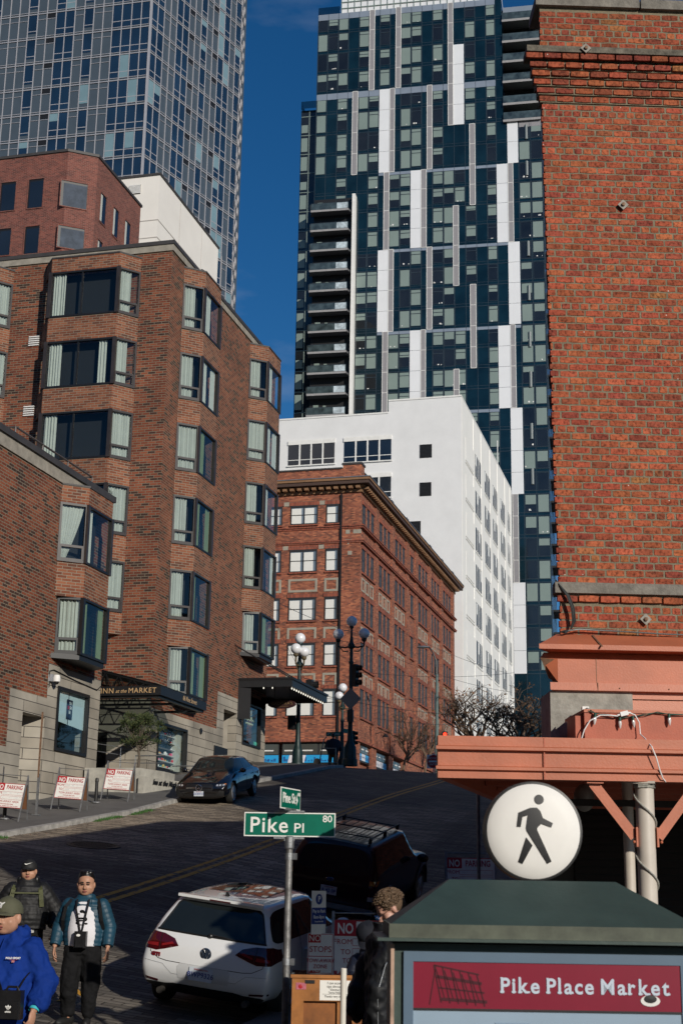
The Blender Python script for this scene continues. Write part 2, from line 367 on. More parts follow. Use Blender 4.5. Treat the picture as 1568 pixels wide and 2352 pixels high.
# manhole cover
c = pt(215, 1939, X=-14.1); c.z = gz(c.x, c.y)
mh = thing('manhole_cover', 'round cast iron manhole cover in the paving near the left kerb', 'manhole cover', c)
sl_ = (gz(c.x, c.y+.5)-gz(c.x, c.y-.5)); mh.rotation_euler = (math.atan(sl_), math.atan(-(gz(c.x+.5, c.y)-gz(c.x-.5, c.y))), 0)
M_iron = mat('cast_iron', (.05, .045, .04), .55, metal=.3, var=.3, bmp=.4)
b = MB(); b.lathe([(.62, .004), (.62, .02), (.52, .02), (.52, .008)], n=32); b.build('rim', M_iron, mh)
b = MB(); b.lathe([(0.01, .012), (.5, .012)], n=32)
for i in range(-5, 6):
    for j in range(-5, 6):
        if i*i+j*j < 24: b.box((i*.09-.03, j*.09-.03, .012), (i*.09+.03, j*.09+.03, .02))
b.build('lid', M_iron, mh)
# grass in the gutter
M_grass = mat('gutter_grass', (.05, .13, .025), .7, var=.4, scale=6)
rnd = random.Random(3); b = MB()
for a, e in ((27.5, 29.8), (30.3, 31.3), (36.0, 38.0), (38.4, 40.2)):
    for i in range(int((e-a)*300)):
        y = rnd.uniform(a, e); x = CURB+abs(rnd.gauss(0, .07)); h = rnd.uniform(.03, .09)*(1-abs((y-a)/(e-a)*2-1)**4); z = gz(x, y); q = rnd.uniform(0, 3.14); dx, dy = math.cos(q)*.012, math.sin(q)*.012
        b.face([(x-dx, y-dy, z-.01), (x+dx, y+dy, z-.01), (x+dx*.3+rnd.uniform(-.03, .03), y+rnd.uniform(-.03, .03), z+h)])
tag(b.build('gutter_grass', M_grass), 'bright green grass tufts growing along the left kerb', 'grass', kind='stuff')
rnd = random.Random(4); b = MB()
for i in range(260):
    y = rnd.uniform(26, 43); x = CURB+abs(rnd.gauss(0, .25)); z = gz(x, y)+.01; s_ = rnd.uniform(.015, .04); q = rnd.uniform(0, 6)
    b.face([(x+s_*math.cos(q+k*2.1), y+s_*math.sin(q+k*2.1), z+rnd.uniform(0, .015)) for k in range(3)])
tag(b.build('fallen_leaves', mat('dry_leaf', (.22, .1, .04), .8, var=.4)), 'dry brown leaves scattered along the left gutter', 'leaves', kind='stuff')

# =====================================================================  HOTEL
M_hb = brick('hotel_brick', [(0, (.05, .028, .022)), (.17, (.075, .038, .028)), (.2, (.14, .041, .024)), (.45, (.18, .052, .029)), (.75, (.23, .068, .035)), (1, (.28, .092, .047))], (.235, .20, .145), bw=.305, bh=.098, mort=.011, soot=.2)
M_hb2 = brick('hotel_bay_brick', [(0, (.10, .05, .036)), (.15, (.15, .054, .031)), (.5, (.21, .072, .038)), (1, (.28, .112, .060))], (.27, .235, .18), bw=.305, bh=.098, mort=.010, soot=.15)
M_b1 = brick('upper_block_brick', [(0, (.10, .035, .03)), (.4, (.16, .048, .038)), (1, (.24, .075, .055))], (.26, .17, .14), bw=.24, bh=.078, mort=.009, soot=.1)
M_lime = stone('limestone_base', (.33, .30, .25), (.43, .40, .34), (.06, .055, .05), rh=.33, bw=2.3, mort=.012)
M_limep = mat('limestone_plain', (.36, .33, .28), .85, var=.2, scale=1.5, bmp=.3)
M_cap = mat('dark_coping', (.05, .045, .043), .6, var=.2)
M_capl = mat('stone_coping', (.30, .27, .22), .8, var=.25)
M_gl = pane('clear_pane', (.86, .92, .91), .0)
M_glg = pane('green_pane', (.50, .60, .45), .02)
M_cur = mat('curtain_cloth', (.47, .48, .44), .9, var=.06, spec=.1)
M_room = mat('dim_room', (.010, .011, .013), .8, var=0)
M_white = mat('white_paint', (.78, .77, .74), .6, var=.08)
M_lamp = mat('warm_lamp_glow', (1, .7, .35), .5, var=0, emit=(1, .62, .25), es=4)
HP, H0 = 2.945, 8.80     # storey pitch, first window head
def curtain(parent, P, a, o, w_, z0, z1, side='full', seed=0):
    rn = random.Random(seed); b = MB(); n = max(10, int(w_/.035)); pts = []
    for i in range(n+1):
        s = w_*i/n; d = .035*math.sin(i*1.9+seed)+.012*math.sin(i*.7+seed*2); pts.append((s, d))
    full = side != 'tied'
    for (s0, d0), (s1, d1) in zip(pts, pts[1:]):
        rows = 1 if full else 6; pr = None
        for k in range(rows+1):
            f = k/rows; z = z1+(z0-z1)*f
            g = lambda s: s if full else s*(1-.75*f**1.3)
            q = [Vector(P)+a*g(s0)-o*(.1-d0*(1-.5*(not full)))+Vector((0, 0, z)), Vector(P)+a*g(s1)-o*(.1-d1*(1-.5*(not full)))+Vector((0, 0, z))]
            if pr: b.face([q[0], q[1], pr[1], pr[0]])
            pr = q
    return b.build('curtain', M_cur, parent, world=False, smooth=True, crease=80)
def window(bld, P, a, o, w_, z0, z1, kind='single', cur=(), green=False, fm=None, seed=0, world=True):
    """one window of a building: frame with pane and curtains under it. P corner on the wall line, a along, o outward (world)"""
    org = world_of(bld).translation; P = Vector(P)-org; a = Vector(a).normalized(); o = Vector(o).normalized(); fm = fm or M_frame
    def bx(b, s0, s1, za, zb, d0, d1):
        c = [P+a*s+o*d+Vector((0, 0, z-org.z if 0 else z)) for s, d, z in ((s0, d0, za), (s1, d0, za), (s1, d1, za), (s0, d1, za), (s0, d0, zb), (s1, d0, zb), (s1, d1, zb), (s0, d1, zb))]
        for q in ((3, 2, 1, 0), (4, 5, 6, 7), (0, 1, 5, 4), (1, 2, 6, 5), (2, 3, 7, 6), (3, 0, 4, 7)): b.face([c[i] for i in q])
    P = Vector((P.x, P.y, 0)); z0 -= org.z; z1 -= org.z
    b = MB(); t_ = .075
    bx(b, 0, w_, z0, z0+t_, -.09, .03); bx(b, 0, w_, z1-t_, z1, -.09, .03); bx(b, 0, t_, z0+t_, z1-t_, -.09, .03); bx(b, w_-t_, w_, z0+t_, z1-t_, -.09, .03)
    if kind == 'hopper':
        zh = z0+(z1-z0)*.27; bx(b, t_, w_-t_, zh-.04, zh+.04, -.07, .015)
        for s_, e_ in ((t_, t_+.05), (w_-t_-.05, w_-t_)): bx(b, s_, e_, z0+t_, zh-.04, -.06, .012)
        bx(b, t_+.05, w_-t_-.05, z0+t_, z0+t_+.05, -.06, .012)
    if kind == 'double': bx(b, w_*.47-.025, w_*.47+.025, z0+t_, z1-t_, -.07, .012)
    f = b.build('window', fm, bld)
    g = MB(); e = [P+a*s+o*-.03+Vector((0, 0, z)) for s, z in ((t_, z0+t_), (w_-t_, z0+t_), (w_-t_, z1-t_), (t_, z1-t_))]; g.face(e); gp = g.build('pane', M_glg if green else M_gl, f)
    for i, (c0, c1, sd) in enumerate(cur):
        curtain(f, P+a*c0, a, o, c1-c0, z0+.06, z1-.05, sd, seed+i*3+1)
    return f
def bay(bld, A, a, o, ob, p, Lf, rows, z_top, z_bot_brick, boxed=True, obl=('A',), wide=False, seed=0, shade=False, front_kinds=None):
    """projecting brick bay: plan A-B-C-D, brick bands between ribbon windows, a black metal box window lowest"""
    A = Vector(A); a = Vector(a); o = Vector(o)
    plan = [A, A+a*ob+o*p, A+a*(ob+Lf)+o*p, A+a*(2*ob+Lf)]
    def band(z0, z1, m, name, off=0., parent=bld):
        b = MB(); q = [v.copy() for v in plan]
        if off: q = [A+a*off, A+a*(ob+off*.4)+o*(p-off), A+a*(ob+Lf-off*.4)+o*(p-off), A+a*(2*ob+Lf-off)]
        q = [v-o*.05 if i in (0, 3) else v for i, v in enumerate(q)]
        b.prism([(v.x, v.y) for v in q], z0, z1); return b.build(name, m, parent, world=True)
    z = z_top
    for k, zt in enumerate(rows):       # zt = window head
        last = k == len(rows)-1
        band(zt, z, M_hb2, 'bay_spandrel')
        zb = zt-1.93 if not (last and boxed) else zt-1.82
        # dark room core behind the panes
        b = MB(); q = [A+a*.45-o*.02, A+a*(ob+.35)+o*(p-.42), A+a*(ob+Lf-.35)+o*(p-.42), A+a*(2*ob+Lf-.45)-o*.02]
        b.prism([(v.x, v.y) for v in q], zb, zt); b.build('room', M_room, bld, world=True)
        B, C, D = plan[1], plan[2], plan[3]
        fm = M_dark if last and boxed else M_frame
        shift = 0
        if last and boxed:
            sh = a*.22; AA = A+sh*1.2; pl = [AA, B+a*.0+o*.02, C+o*.02, D]
            band(zb-.16, zb, M_dark, 'window_box_floor'); B, C = pl[1], pl[2]; A2 = AA
        else: A2 = A
        d1 = (B-A2); w1 = d1.length; ou1 = Vector((d1.y, -d1.x, 0)).normalized()
        if ou1.dot(o) < 0: ou1 = -ou1
        g = (shade and k >= 2) or (last and boxed)
        r_ = random.Random(seed*31+k); cw = r_.uniform(.32, .8)
        def obw(S, E, outn, flip):
            dd = E-S; L_ = dd.length; dn = dd.normalized()
            cc = ((.1, L_*(.62 if r_.random() < .6 else .9), 'full'),) if r_.random() < .75 or k > 0 else ((.1, L_-.12, 'tied'),)
            window(bld, S, dn, outn, L_-.02, zb, zt, 'hopper', cc, green=False, fm=fm, seed=seed+k)
        if 'A' in obl: obw(A2+d1.normalized()*.0, B, ou1, 0)
        if 'D' in obl:
            d3 = D-C; ou3 = Vector((d3.y, -d3.x, 0)).normalized()
            if ou3.dot(o) < 0: ou3 = -ou3
            obw(C, D-d3.normalized()*.03, ou3, 0)
        L2 = (C-B).length
        if wide:
            cc = [(.12, .62, 'full')]+([(L2-.7, L2-.35, 'full')] if k == 1 else [])
            window(bld, B, a, o, L2, zb, zt, 'double', cc, fm=M_dark, seed=seed+k)
        else:
            cc = [(.15, .15+cw, 'full')]+([(L2-.6, L2-.12, 'full')] if k % 2 == 1 else [])
            window(bld, B, a, o, L2, zb, zt, 'single', cc, green=g, fm=M_dark, seed=seed+k+9)
        for V_ in (B, C): b = MB(); b.box((V_.x-.07, V_.y-.07, zb), (V_.x+.05 if o.x > .5 else V_.x+.07, V_.y+.07, zt)); b.build('corner_post', fm, bld, world=True)
        z = zb
    if not boxed: band(z_bot_brick, z, M_hb2, 'bay_spandrel')
    # coping
    b = MB(); q = [A, plan[1], plan[2], plan[3]]; q = [v+o*.03 if 0 < i < 3 else v for i, v in enumerate(q)]
    b.prism([(v.x, v.y) for v in q], z_top, z_top+.06); b.build('bay_coping', M_cap, bld, world=True)
hotel = thing('brick_hotel', 'tall red brick hotel with projecting bay windows and stone base, awnings at street level', 'building', (HX, 48.95, gside(48.95, HX)))
b = MB()
FY = 48.95
# main walls (the part above the stone base)
b.box((-33, FY, 6.6), (HX, 56.25, 24.35)); b.box((-33, 56.25, 7.85), (HX, 62.85, 24.35))
b.box((-33, FY+.002, 6.3), (HX-.001, 56.25, 6.62), skip='+z')
b.build('wall', M_hb, hotel, world=True)
b = MB()
for (x0, y0, x1, y1) in ((-33.0, FY-.06, HX+.06, FY+.3), (HX-.3, FY+.3, HX+.06, 62.9), (-33, 62.6, HX-.3, 62.9)): b.box((x0, y0, 24.35), (x1, y1, 24.62))
b.build('parapet_band', M_capl, hotel, world=True)
b = MB()
for (x0, y0, x1, y1) in ((-33.0, FY-.10, HX+.10, FY+.34), (HX-.34, FY+.34, HX+.10, 62.95), (-33, 62.5, HX-.34, 62.95)): b.box((x0, y0, 24.62), (x1, y1, 24.78))
b.build('coping', M_cap, hotel, world=True)
b = MB(); b.box((-32.7, FY+.3, 24.3), (HX-.3, 62.6, 24.4)); b.build('flat_roof', M_white, hotel, world=True)
rowsT = [H0+HP*k for k in range(5, -1, -1)]
ax, ay = Vector((1, 0, 0)), Vector((0, 1, 0))
bay(hotel, (-25.45, FY, 0), ax, -ay, .65, .75, 2.9, rowsT[:5], 24.12, 9.0, boxed=False, obl=('D',), wide=True, seed=1)
bay(hotel, (-31.0, FY, 0), ax, -ay, .65, .75, 2.9, rowsT[:5], 24.12, 9.0, boxed=False, obl=('D',), wide=True, seed=2)
bay(hotel, (HX, 50.27, 0), ay, ax, .66, .7, 1.9, rowsT, 24.22, 7, seed=3, shade=True)
bay(hotel, (HX, 58.85, 0), ay, ax, .66, .7, 1.9, [r+0 for r in rowsT[:5]], 24.22, 9.9, seed=4)
# louvre vents in the shaded return, glimpsed white
for z in (22.9-2.1, 19.95-2.1):
    b = MB(); 
    for i in range(5): b.box((-25.95, FY-.05, z+i*.09), (-25.5, FY+.0, z+i*.09+.045))
    b.build('louvre_vent', M_white, hotel, world=True)
# limestone base on the street side, around its openings
def strips(name, m, parent, rects, x0=HX-.4, x1=HX):
    b = MB()
    for (ya, yb, za, zb) in rects: b.box((x0, ya, za), (x1, yb, zb))
    return b.build(name, m, parent, world=True)
zl = 3.0
strips('stone_base', M_lime, hotel, [(49.1, 49.8, zl, 6.3), (49.8, 52.85, 5.88, 6.3), (49.8, 52.85, zl, 4.1), (52.85, 57.1, zl, 6.3), (56.25, 57.1, 6.3, 7.85), (57.1, 58.8, 7.22, 7.85), (58.8, 59.55, 3.5, 7.85), (59.55, 62.1, 3.5, 6.0), (62.1, 62.85, 3.5, 8.4)])
b = MB(); b.box((HX-.03, 59.55, 7.85), (HX+.0, 62.85, 8.2)); b.build('sign_band', M_dark, hotel, world=True)
strips('niche', M_lime, hotel, [(57.1, 58.8, 3.5, 7.22)], HX-1.4, HX-.9)
strips('niche_side', M_limep, hotel, [(57.0, 57.1, 3.5, 7.22), (58.8, 58.9, 3.5, 7.22)], HX-1.0, HX-.401)
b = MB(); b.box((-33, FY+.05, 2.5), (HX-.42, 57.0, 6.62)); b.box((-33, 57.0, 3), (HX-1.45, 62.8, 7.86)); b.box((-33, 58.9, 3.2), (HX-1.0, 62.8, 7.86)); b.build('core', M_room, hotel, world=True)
strips('front_stone', M_lime, hotel, [(FY-.02, FY+.08, 5.4, 6.6)], -33, HX+.0)
strips('front_stone_pier', M_lime, hotel, [(FY-.02, FY+.08, 2.9, 5.4)], -21.6, HX+.0)
strips('front_stone_pier', M_lime, hotel, [(FY-.02, FY+.08, 2.9, 5.4)], -25.5, -23.4)
# entrance glazing seen under the canopy
b = MB(); b.box((-23.4, FY-.01, 2.9), (-21.6, FY+.05, 5.4)); d = b.build('entrance_door', M_dark, hotel, world=True)
for x in (-23.3, -22.5): 
    b = MB(); b.box((x+.05, FY-.03, 3.3), (x+.72, FY-.012, 5.2)); b.build('pane', _M.setdefault('dark_pane', glassy('dark_pane', (.02, .022, .02), .05)), d, world=True)
for x, z in ((-22.9, 5.15), (-22.2, 5.0), (-22.55, 4.2)):
    b = MB(); b.ball((x, FY-.1, z), .05, 8, 6); b.build('door_light', M_lamp, hotel, world=True)
def framewin(bld, ya, yb, za, zb, X=HX, m=None, glass=None, th=.09, name='shop_window', d=.05):
    m = m or M_dark; b = MB()
    for q in ((ya, ya+th, za, zb), (yb-th, yb, za, zb), (ya+th, yb-th, za, za+th), (ya+th, yb-th, zb-th, zb)): b.box((X-.12, q[0], q[2]), (X+d, q[1], q[3]))
    f = b.build(name, m, bld, world=True)
    b = MB(); b.face([(X-.04, ya+th, za+th), (X-.04, yb-th, za+th), (X-.04, yb-th, zb-th), (X-.04, ya+th, zb-th)]); b.build('pane', glass or M_gl, f, world=True)
    return f
gw = framewin(hotel, 49.8, 52.85, 4.1, 5.88)
# gift shop shelves behind the glass, full of small bright things
b = MB(); b.box((HX-1.0, 49.9, 4.2), (HX-.95, 52.3, 5.8)); b.build('shop_back', M_dark, gw, world=True)
b = MB(); b.box((HX-.9, 52.35, 4.15), (HX-.2, 52.75, 5.8)); b.build('white_drape', M_cur, gw, world=True)
for k in range(6):
    z = 4.3+k*.24; b = MB(); b.box((HX-.85, 49.9, z), (HX-.25, 52.3, z+.02)); b.build('shelf', M_white, gw, world=True)
rn = random.Random(5); cols = [mat('trinket_'+n_, c_, .3, var=.1) for n_, c_ in (('red', (.6, .02, .03)), ('silver', (.6, .6, .62)), ('pink', (.7, .15, .3)), ('teal', (.05, .35, .4)), ('gold', (.6, .4, .1)), ('white', (.8, .8, .8)), ('black', (.02, .02, .02)))]
b = MB()
for k in range(6):
    for i in range(26):
        y = rn.uniform(49.95, 52.25); x = rn.uniform(HX-.5, HX-.28); s_ = rn.uniform(.025, .07); z = 4.32+k*.24; b.ball((x, y, z+s_), (s_, s_*rn.uniform(.6, 1.3), s_*rn.uniform(.7, 1.3)), 6, 4, rn.randrange(7))
o = b.build('trinkets', cols, gw, world=True); o['kind'] = 'stuff'
b = MB()
for i in range(40):
    y = rn.uniform(50.2, 52.3); z = 5.65-rn.uniform(0, .3); b.tube([(HX-.3, y, z+.12), (HX-.28, y+rn.uniform(-.1, .1), z-.05), (HX-.32, y+rn.uniform(-.15, .15), z-.2)], .018, 4)
b.build('hanging_foil', mat('silver_foil', (.7, .7, .72), .2, metal=.9, var=0), gw, world=True)
iw = framewin(hotel, 59.55, 62.1, 6.0, 7.85, glass=pane('shop_pane', (.25, .3, .28), .08))
b = MB(); b.box((HX-.9, 59.6, 6.0), (HX-.6, 62.0, 7.8)); b.build('shop_back', M_dark, iw, world=True)
M_mint = mat('mint_lettering', (.45, .62, .52), .5, var=0)
text('ISADORA\'S', .30, M_mint, iw, frame((HX-.02, 60.62, 7.2), (0, 1, 0), (0, 0, 1)), world=True, sx=1.15)
text('ANTIQUE JEWELRY', .12, M_mint, iw, frame((HX-.02, 60.62, 6.98), (0, 1, 0), (0, 0, 1)), world=True)
text('OPEN', .2, mat('open_sign_glow', (.2, .9, .6), .5, var=0, emit=(.2, 1, .6), es=1.2), iw, frame((HX-.1, 61.75, 6.22), (0, 1, 0), (0, 0, 1)), world=True, sx=.9, bold=.006)
b = MB(); b.box((HX-.02, 56.0, 5.05), (HX+.05, 57.6, 5.6)); mb = b.build('menu_board', M_dark, hotel, world=True)
b = MB(); b.lathe([(.1, 0), (.12, .02), (.12, .05), (.02, .06)], n=14); b.xform(Matrix.Translation((HX, 54.35, 6.0))@Matrix.Rotation(R(90), 4, 'Y')); b.build('wall_vent', M_dark, hotel, world=True)
# ---- ISADORA canopy
M_can = mat('canopy_paint', (.018, .02, .022), .4, var=.15)
can = thing('shop_canopy', 'black flat street canopy with small bulbs wrapping the hotel corner', 'canopy', (HX, 59, 8.4))
b = MB(); b.prism([(HX, 58.9), (-17.62, 58.9), (-17.62, 64.6), (-24, 64.6), (-24, 62.9), (HX, 62.9)], 8.62, 8.72); b.build('deck', M_can, can, world=True)
b = MB()
b.box((HX, 58.86, 8.36), (-17.6, 58.94, 8.72)); b.box((-17.68, 58.94, 8.36), (-17.58, 64.6, 8.72)); b.box((HX-4, 64.52, 8.36), (-17.68, 64.6, 8.72)); b.build('fascia', M_can, can, world=True)
b = MB(); b.box((HX, 58.84, 8.66), (-17.56, 58.96, 8.76)); b.box((-17.7, 58.96, 8.66), (-17.53, 64.65, 8.76)); b.build('cornice_strip', M_dark, can, world=True)
b = MB(); b.box((HX, 58.95, 8.55), (-17.7, 64.5, 8.6)); b.build('soffit', M_can, can, world=True)
for y, z in ((59.4, 10.1), (62.5, 10.1)):
    b = MB(); b.tube([(HX, y-1.2, z), (-17.75, y+.7, 8.75)], .028, 6); b.build('tie_rod', M_dark, can, world=True)
M_bulb = mat('clear_bulb_lit', (1, .98, .9), .3, var=0, emit=(1, .95, .8), es=1.5)
b = MB()
for i in range(15): b.ball((-17.72, 59.3+i*.36, 8.33), (.028, .028, .045), 8, 6)
for x in (-18.9, -18.5): b.ball((x, 59.0, 8.33), (.025, .025, .04), 8, 6)
o = b.build('bulb_string', M_bulb, can, world=True); o['kind'] = 'stuff'
b = MB(); b.prism([(HX, 58.95), (HX+.55, 58.95), (HX, 58.85)], 7.0, 8.4); b.build('bracket', M_dark, can, world=True)
# hanging shop sign under the canopy
hs_ = thing('hanging_sign', 'dark oval shop sign hanging under the black corner canopy', 'sign', (-18.6, 60.8, 7.85))
b = MB(); b.lathe([(.06, -.02), (.62, -.02), (.66, 0), (.62, .02), (.06, .02)], n=28); b.xform(Matrix.Rotation(R(90), 4, 'X')@Matrix.Diagonal((1, .3, 1, 1))); b.build('board', mat('dark_maroon', (.03, .008, .01), .5, var=.2), hs_)
b = MB(); b.tube([(-.35, 0, .15), (-.35, 0, .7)], .012, 5); b.tube([(.35, 0, .15), (.35, 0, .7)], .012, 5); b.build('hanger', M_dark, hs_)
text('ISADORA\'S', .17, mat('dull_gold', (.2, .13, .06), .5, var=0), hs_, frame((0, -.03, .03), (1, 0, 0), (0, 0, 1)), sx=1.2)
text('ANTIQUE JEWELRY', .06, _M['dull_gold'], hs_, frame((0, -.03, -.1), (1, 0, 0), (0, 0, 1)), sx=1.2)
# ---- INN canopy
ic = thing('hotel_entrance_canopy', 'black steel truss canopy lettered INN at the MARKET over the hotel entrance', 'canopy', (HX, 45, 6.2))
CX, CY0, CY1 = -18.0, 44.95, 49.45
b = MB(); b.box((-22.5, CY0, 6.19), (CX, CY0+.08, 6.5)); b.box((CX-.08, CY0+.08, 6.19), (CX, CY1, 6.5)); b.build('fascia', M_dark, ic, world=True)
b = MB(); b.box((-22.5, CY0+.1, 6.12), (CX-.1, CY0+.22, 6.2)); b.box((-22.5, CY1-.1, 6.12), (CX-.1, CY1, 6.2)); b.box((CX-.25, CY0+.2, 6.12), (CX-.1, CY1, 6.2)); b.box((-22.4, 46.9, 6.1), (CX-.3, 47.05, 6.17)); b.build('frame', M_can, ic, world=True)
b = MB()
for y in (45.2, 46.3, 47.4, 48.5):
    A_, B_ = (-22.4, y, 7.6), (CX-.1, y, 6.5)
    b.tube([A_, B_], .035, 6); b.tube([(-22.4, y, 6.5), (CX-.1, y, 6.45)], .03, 6)
    for i in range(9):
        x0 = -22.4+i*.5; x1 = x0+.25; zt = lambda x: 7.6+(x+22.4)/(4.3)*-1.1
        b.tube([(x0, y, 6.5), (x1, y, zt(x1))], .016, 4); b.tube([(x1, y, zt(x1)), (x0+.5, y, 6.5)], .016, 4)
for x in (-22, -21, -20, -19): b.tube([(x, 45.2, 7.6-(x+22.4)*.256), (x, 48.8, 7.6-(x+22.4)*.256)], .02, 4)
b.build('truss', M_dark, ic, world=True)
M_gr = pane('canopy_glass', (.35, .4, .38), .15)
b = MB(); b.face([(-22.4, 45.1, 7.66), (CX-.1, 45.1, 6.56), (CX-.1, 49.4, 6.56), (-22.4, 49.4, 7.66)]); b.build('glass_roof', M_gr, ic, world=True)
M_brass = mat('brass_letters', (.75, .5, .26), .35, metal=.3, var=0)
text('INN', .25, M_brass, ic, frame((-19.93, CY0-.012, 6.34), (1, 0, 0), (0, 0, 1)), world=True, space=1.15)
text('at the', .17, M_brass, ic, frame((-19.43, CY0-.012, 6.33), (1, 0, 0), (0, 0, 1)), world=True, shear=.35)
text('MARKET', .25, M_brass, ic, frame((-18.66, CY0-.012, 6.34), (1, 0, 0), (0, 0, 1)), world=True, space=1.1)
text('86 Pine Street', .24, M_brass, ic, frame((CX+.012, 47.7, 6.345), (0, 1, 0), (0, 0, 1)), world=True, shear=.3, sx=1.0)
# =====================================================================  HOTEL WING (nearer, lower)
wing = thing('hotel_wing', 'low red brick wing with stone base and roof railing, nearest building on the left', 'building', (HX, 44.55, gside(44, HX)))
b = MB()
b.box((-40, 24, 6.65), (HX, 44.55, 12.45)); b.box((-40, 24, 5.54), (HX, 40.6, 6.65)); b.box((-40, 24, 3.84), (HX, 38.19, 5.54))
b.build('wall', M_hb, wing, world=True)
b = MB(); b.box((-40, 24, 12.45), (HX+.05, 44.6, 12.85)); b.build('parapet_band', M_capl, wing, world=True)
b = MB(); b.box((-40, 24, 12.85), (HX+.12, 44.68, 13.05)); b.build('coping', M_cap, wing, world=True)
strips('stone_base', M_lime, wing, [(24, 38.19, .5, 3.84), (38.19, 39.08, .5, 5.54), (39.08, 40.58, 4.95, 5.54), (40.58, 41.3, .5, 6.65), (41.3, 43.65, .5, 4.02), (41.3, 43.65, 6.03, 6.65), (43.65, 44.55, .5, 6.65)])
b = MB(); b.prism([(HX-1.1, 39.08), (HX-.75, 40.0), (HX-.05, 40.58), (HX-.6, 41.2), (HX-1.5, 41.2), (HX-1.5, 39.0)], .5, 4.95); b.build('niche', M_lime, wing, world=True)
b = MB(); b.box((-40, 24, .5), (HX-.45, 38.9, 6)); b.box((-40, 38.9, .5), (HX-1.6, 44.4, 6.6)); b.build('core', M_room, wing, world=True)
b = MB(); b.box((-40, 44.39, .5), (HX-.41, 44.55, 6.66)); b.build('end_wall', M_lime, wing, world=True)
b = MB()
for i in range(4): b.box((HX-1.15, 39.2, 2.95+i*.09), (HX-.9, 39.78, 2.95+i*.09+.035))
b.box((HX-1.16, 39.15, 2.88), (HX-1.02, 39.85, 3.35)); b.build('louvre_vent', M_dark, wing, world=True)
ww = framewin(wing, 41.3, 43.65, 4.02, 6.03, th=.1, glass=pane('street_pane', (.8, .9, .92), .05))
M_blind = mat('pale_window_film', (.62, .72, .72), .5, var=.04)
b = MB(); b.face([(HX-.09, 41.4, 4.98), (HX-.09, 43.55, 4.86), (HX-.09, 43.55, 5.95), (HX-.09, 41.4, 5.95)]); b.build('blind', M_blind, ww, world=True)
b = MB(); b.box((HX-.085, 42.33, 4.9), (HX-.075, 42.355, 5.95)); b.build('blind_seam', M_dark, ww, world=True)
pl = MB(); pl.box((HX-.075, 42.2, 5.1), (HX-.06, 42.6, 5.72)); pl = pl.build('shop_notice', mat('navy', (.01, .012, .04), .4, var=0), ww, world=True)
M_wtext = mat('white_letters', (.75, .77, .75), .5, var=0); M_rtext = mat('red_letters', (.6, .02, .02), .5, var=0)
for s_, dy, z, m_ in (('KA', .03, 5.6, M_wtext), ('SU', -.1, 5.46, M_rtext), ('SHI', .06, 5.46, M_wtext), ('BA', 0, 5.32, M_wtext)): text(s_, .15, m_, pl, frame((HX-.055, 42.4+dy, z), (0, 1, 0), (0, 0, 1)), world=True, sx=.75, bold=.004)
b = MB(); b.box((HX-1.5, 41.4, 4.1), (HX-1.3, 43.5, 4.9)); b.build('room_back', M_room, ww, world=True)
rowsW = [11.84, H0]
A = Vector((HX, 40.62, 0))
bay(wing, A, ay, ax, .62, .7, 1.88, rowsW, 12.42, 7, seed=12, shade=True)
# roof railing
b = MB(); q = [pt(*p_, X=-20.6) for p_ in ((70, 984), (70+0, 995), (105, 990), (220, 1100))]
b.tube([(-20.7, 38.6, 13.75), (-20.7, 44.35, 13.75), (-22.3, 44.35, 13.75)], .035, 6); b.tube([(-20.7, 38.6, 13.45), (-20.7, 44.35, 13.45), (-22.3, 44.35, 13.45)], .03, 6)
for y in (38.6, 40.5, 42.4, 44.35): b.tube([(-20.7, y, 13.0), (-20.7, y, 13.75)], .03, 6)
b.tube([(-20.7, 38.6, 13.75), (-22.5, 38.6, 13.75)], .03, 6)
b.build('roof_railing', mat('grey_rail', (.12, .1, .09), .5, metal=.3), wing, world=True)
b = MB()
for i in range(30):
    y = 44.4-(i % 15)*.04; x = HX+.1-(i//15)*.05; b.tube([(x, y, 13.05), (x+random.uniform(-.03, .03), y+random.uniform(-.03, .03), 13.2)], .003, 3)
b.build('bird_spikes', M_dark, wing, world=True)
b = MB(); b.box((-21.5, 39.1, 13.0), (-20.9, 39.9, 13.6)); b.build('roof_unit', M_white, wing, world=True)
cm = thing('security_camera', 'small white dome security camera on the stone wall beside the blinded window', 'camera', (HX, 40.72, 6.2))
b = MB(); b.box((-.02, -.1, -.12), (.1, .1, .1)); b.build('bracket', mat('grey_plastic', (.3, .31, .33), .5), cm)
b = MB(); b.lathe([(.02, .12), (.1, .1), (.12, .0), (.11, -.1), (.02, -.12)], (.2, .06, -.02), 14); b.build('housing', M_white, cm, smooth=True)
b = MB(); b.ball((.2, .06, -.13), .08, 12, 8); b.build('dome', M_dark, cm, smooth=True)
cb = MB(); cb.tube([(HX+.03, 40.65, 5.9), (HX+.03, 40.62, 6.4), (HX+.03, 40.9, 6.47), (HX+.03, 42.5, 6.36), (HX+.03, 44.2, 6.28), (HX+.03, 44.5, 6.45)], .015, 5)
tag(cb.build('conduit', M_dark), 'thin black cable running along the stone wall over the blinded window', 'cable')

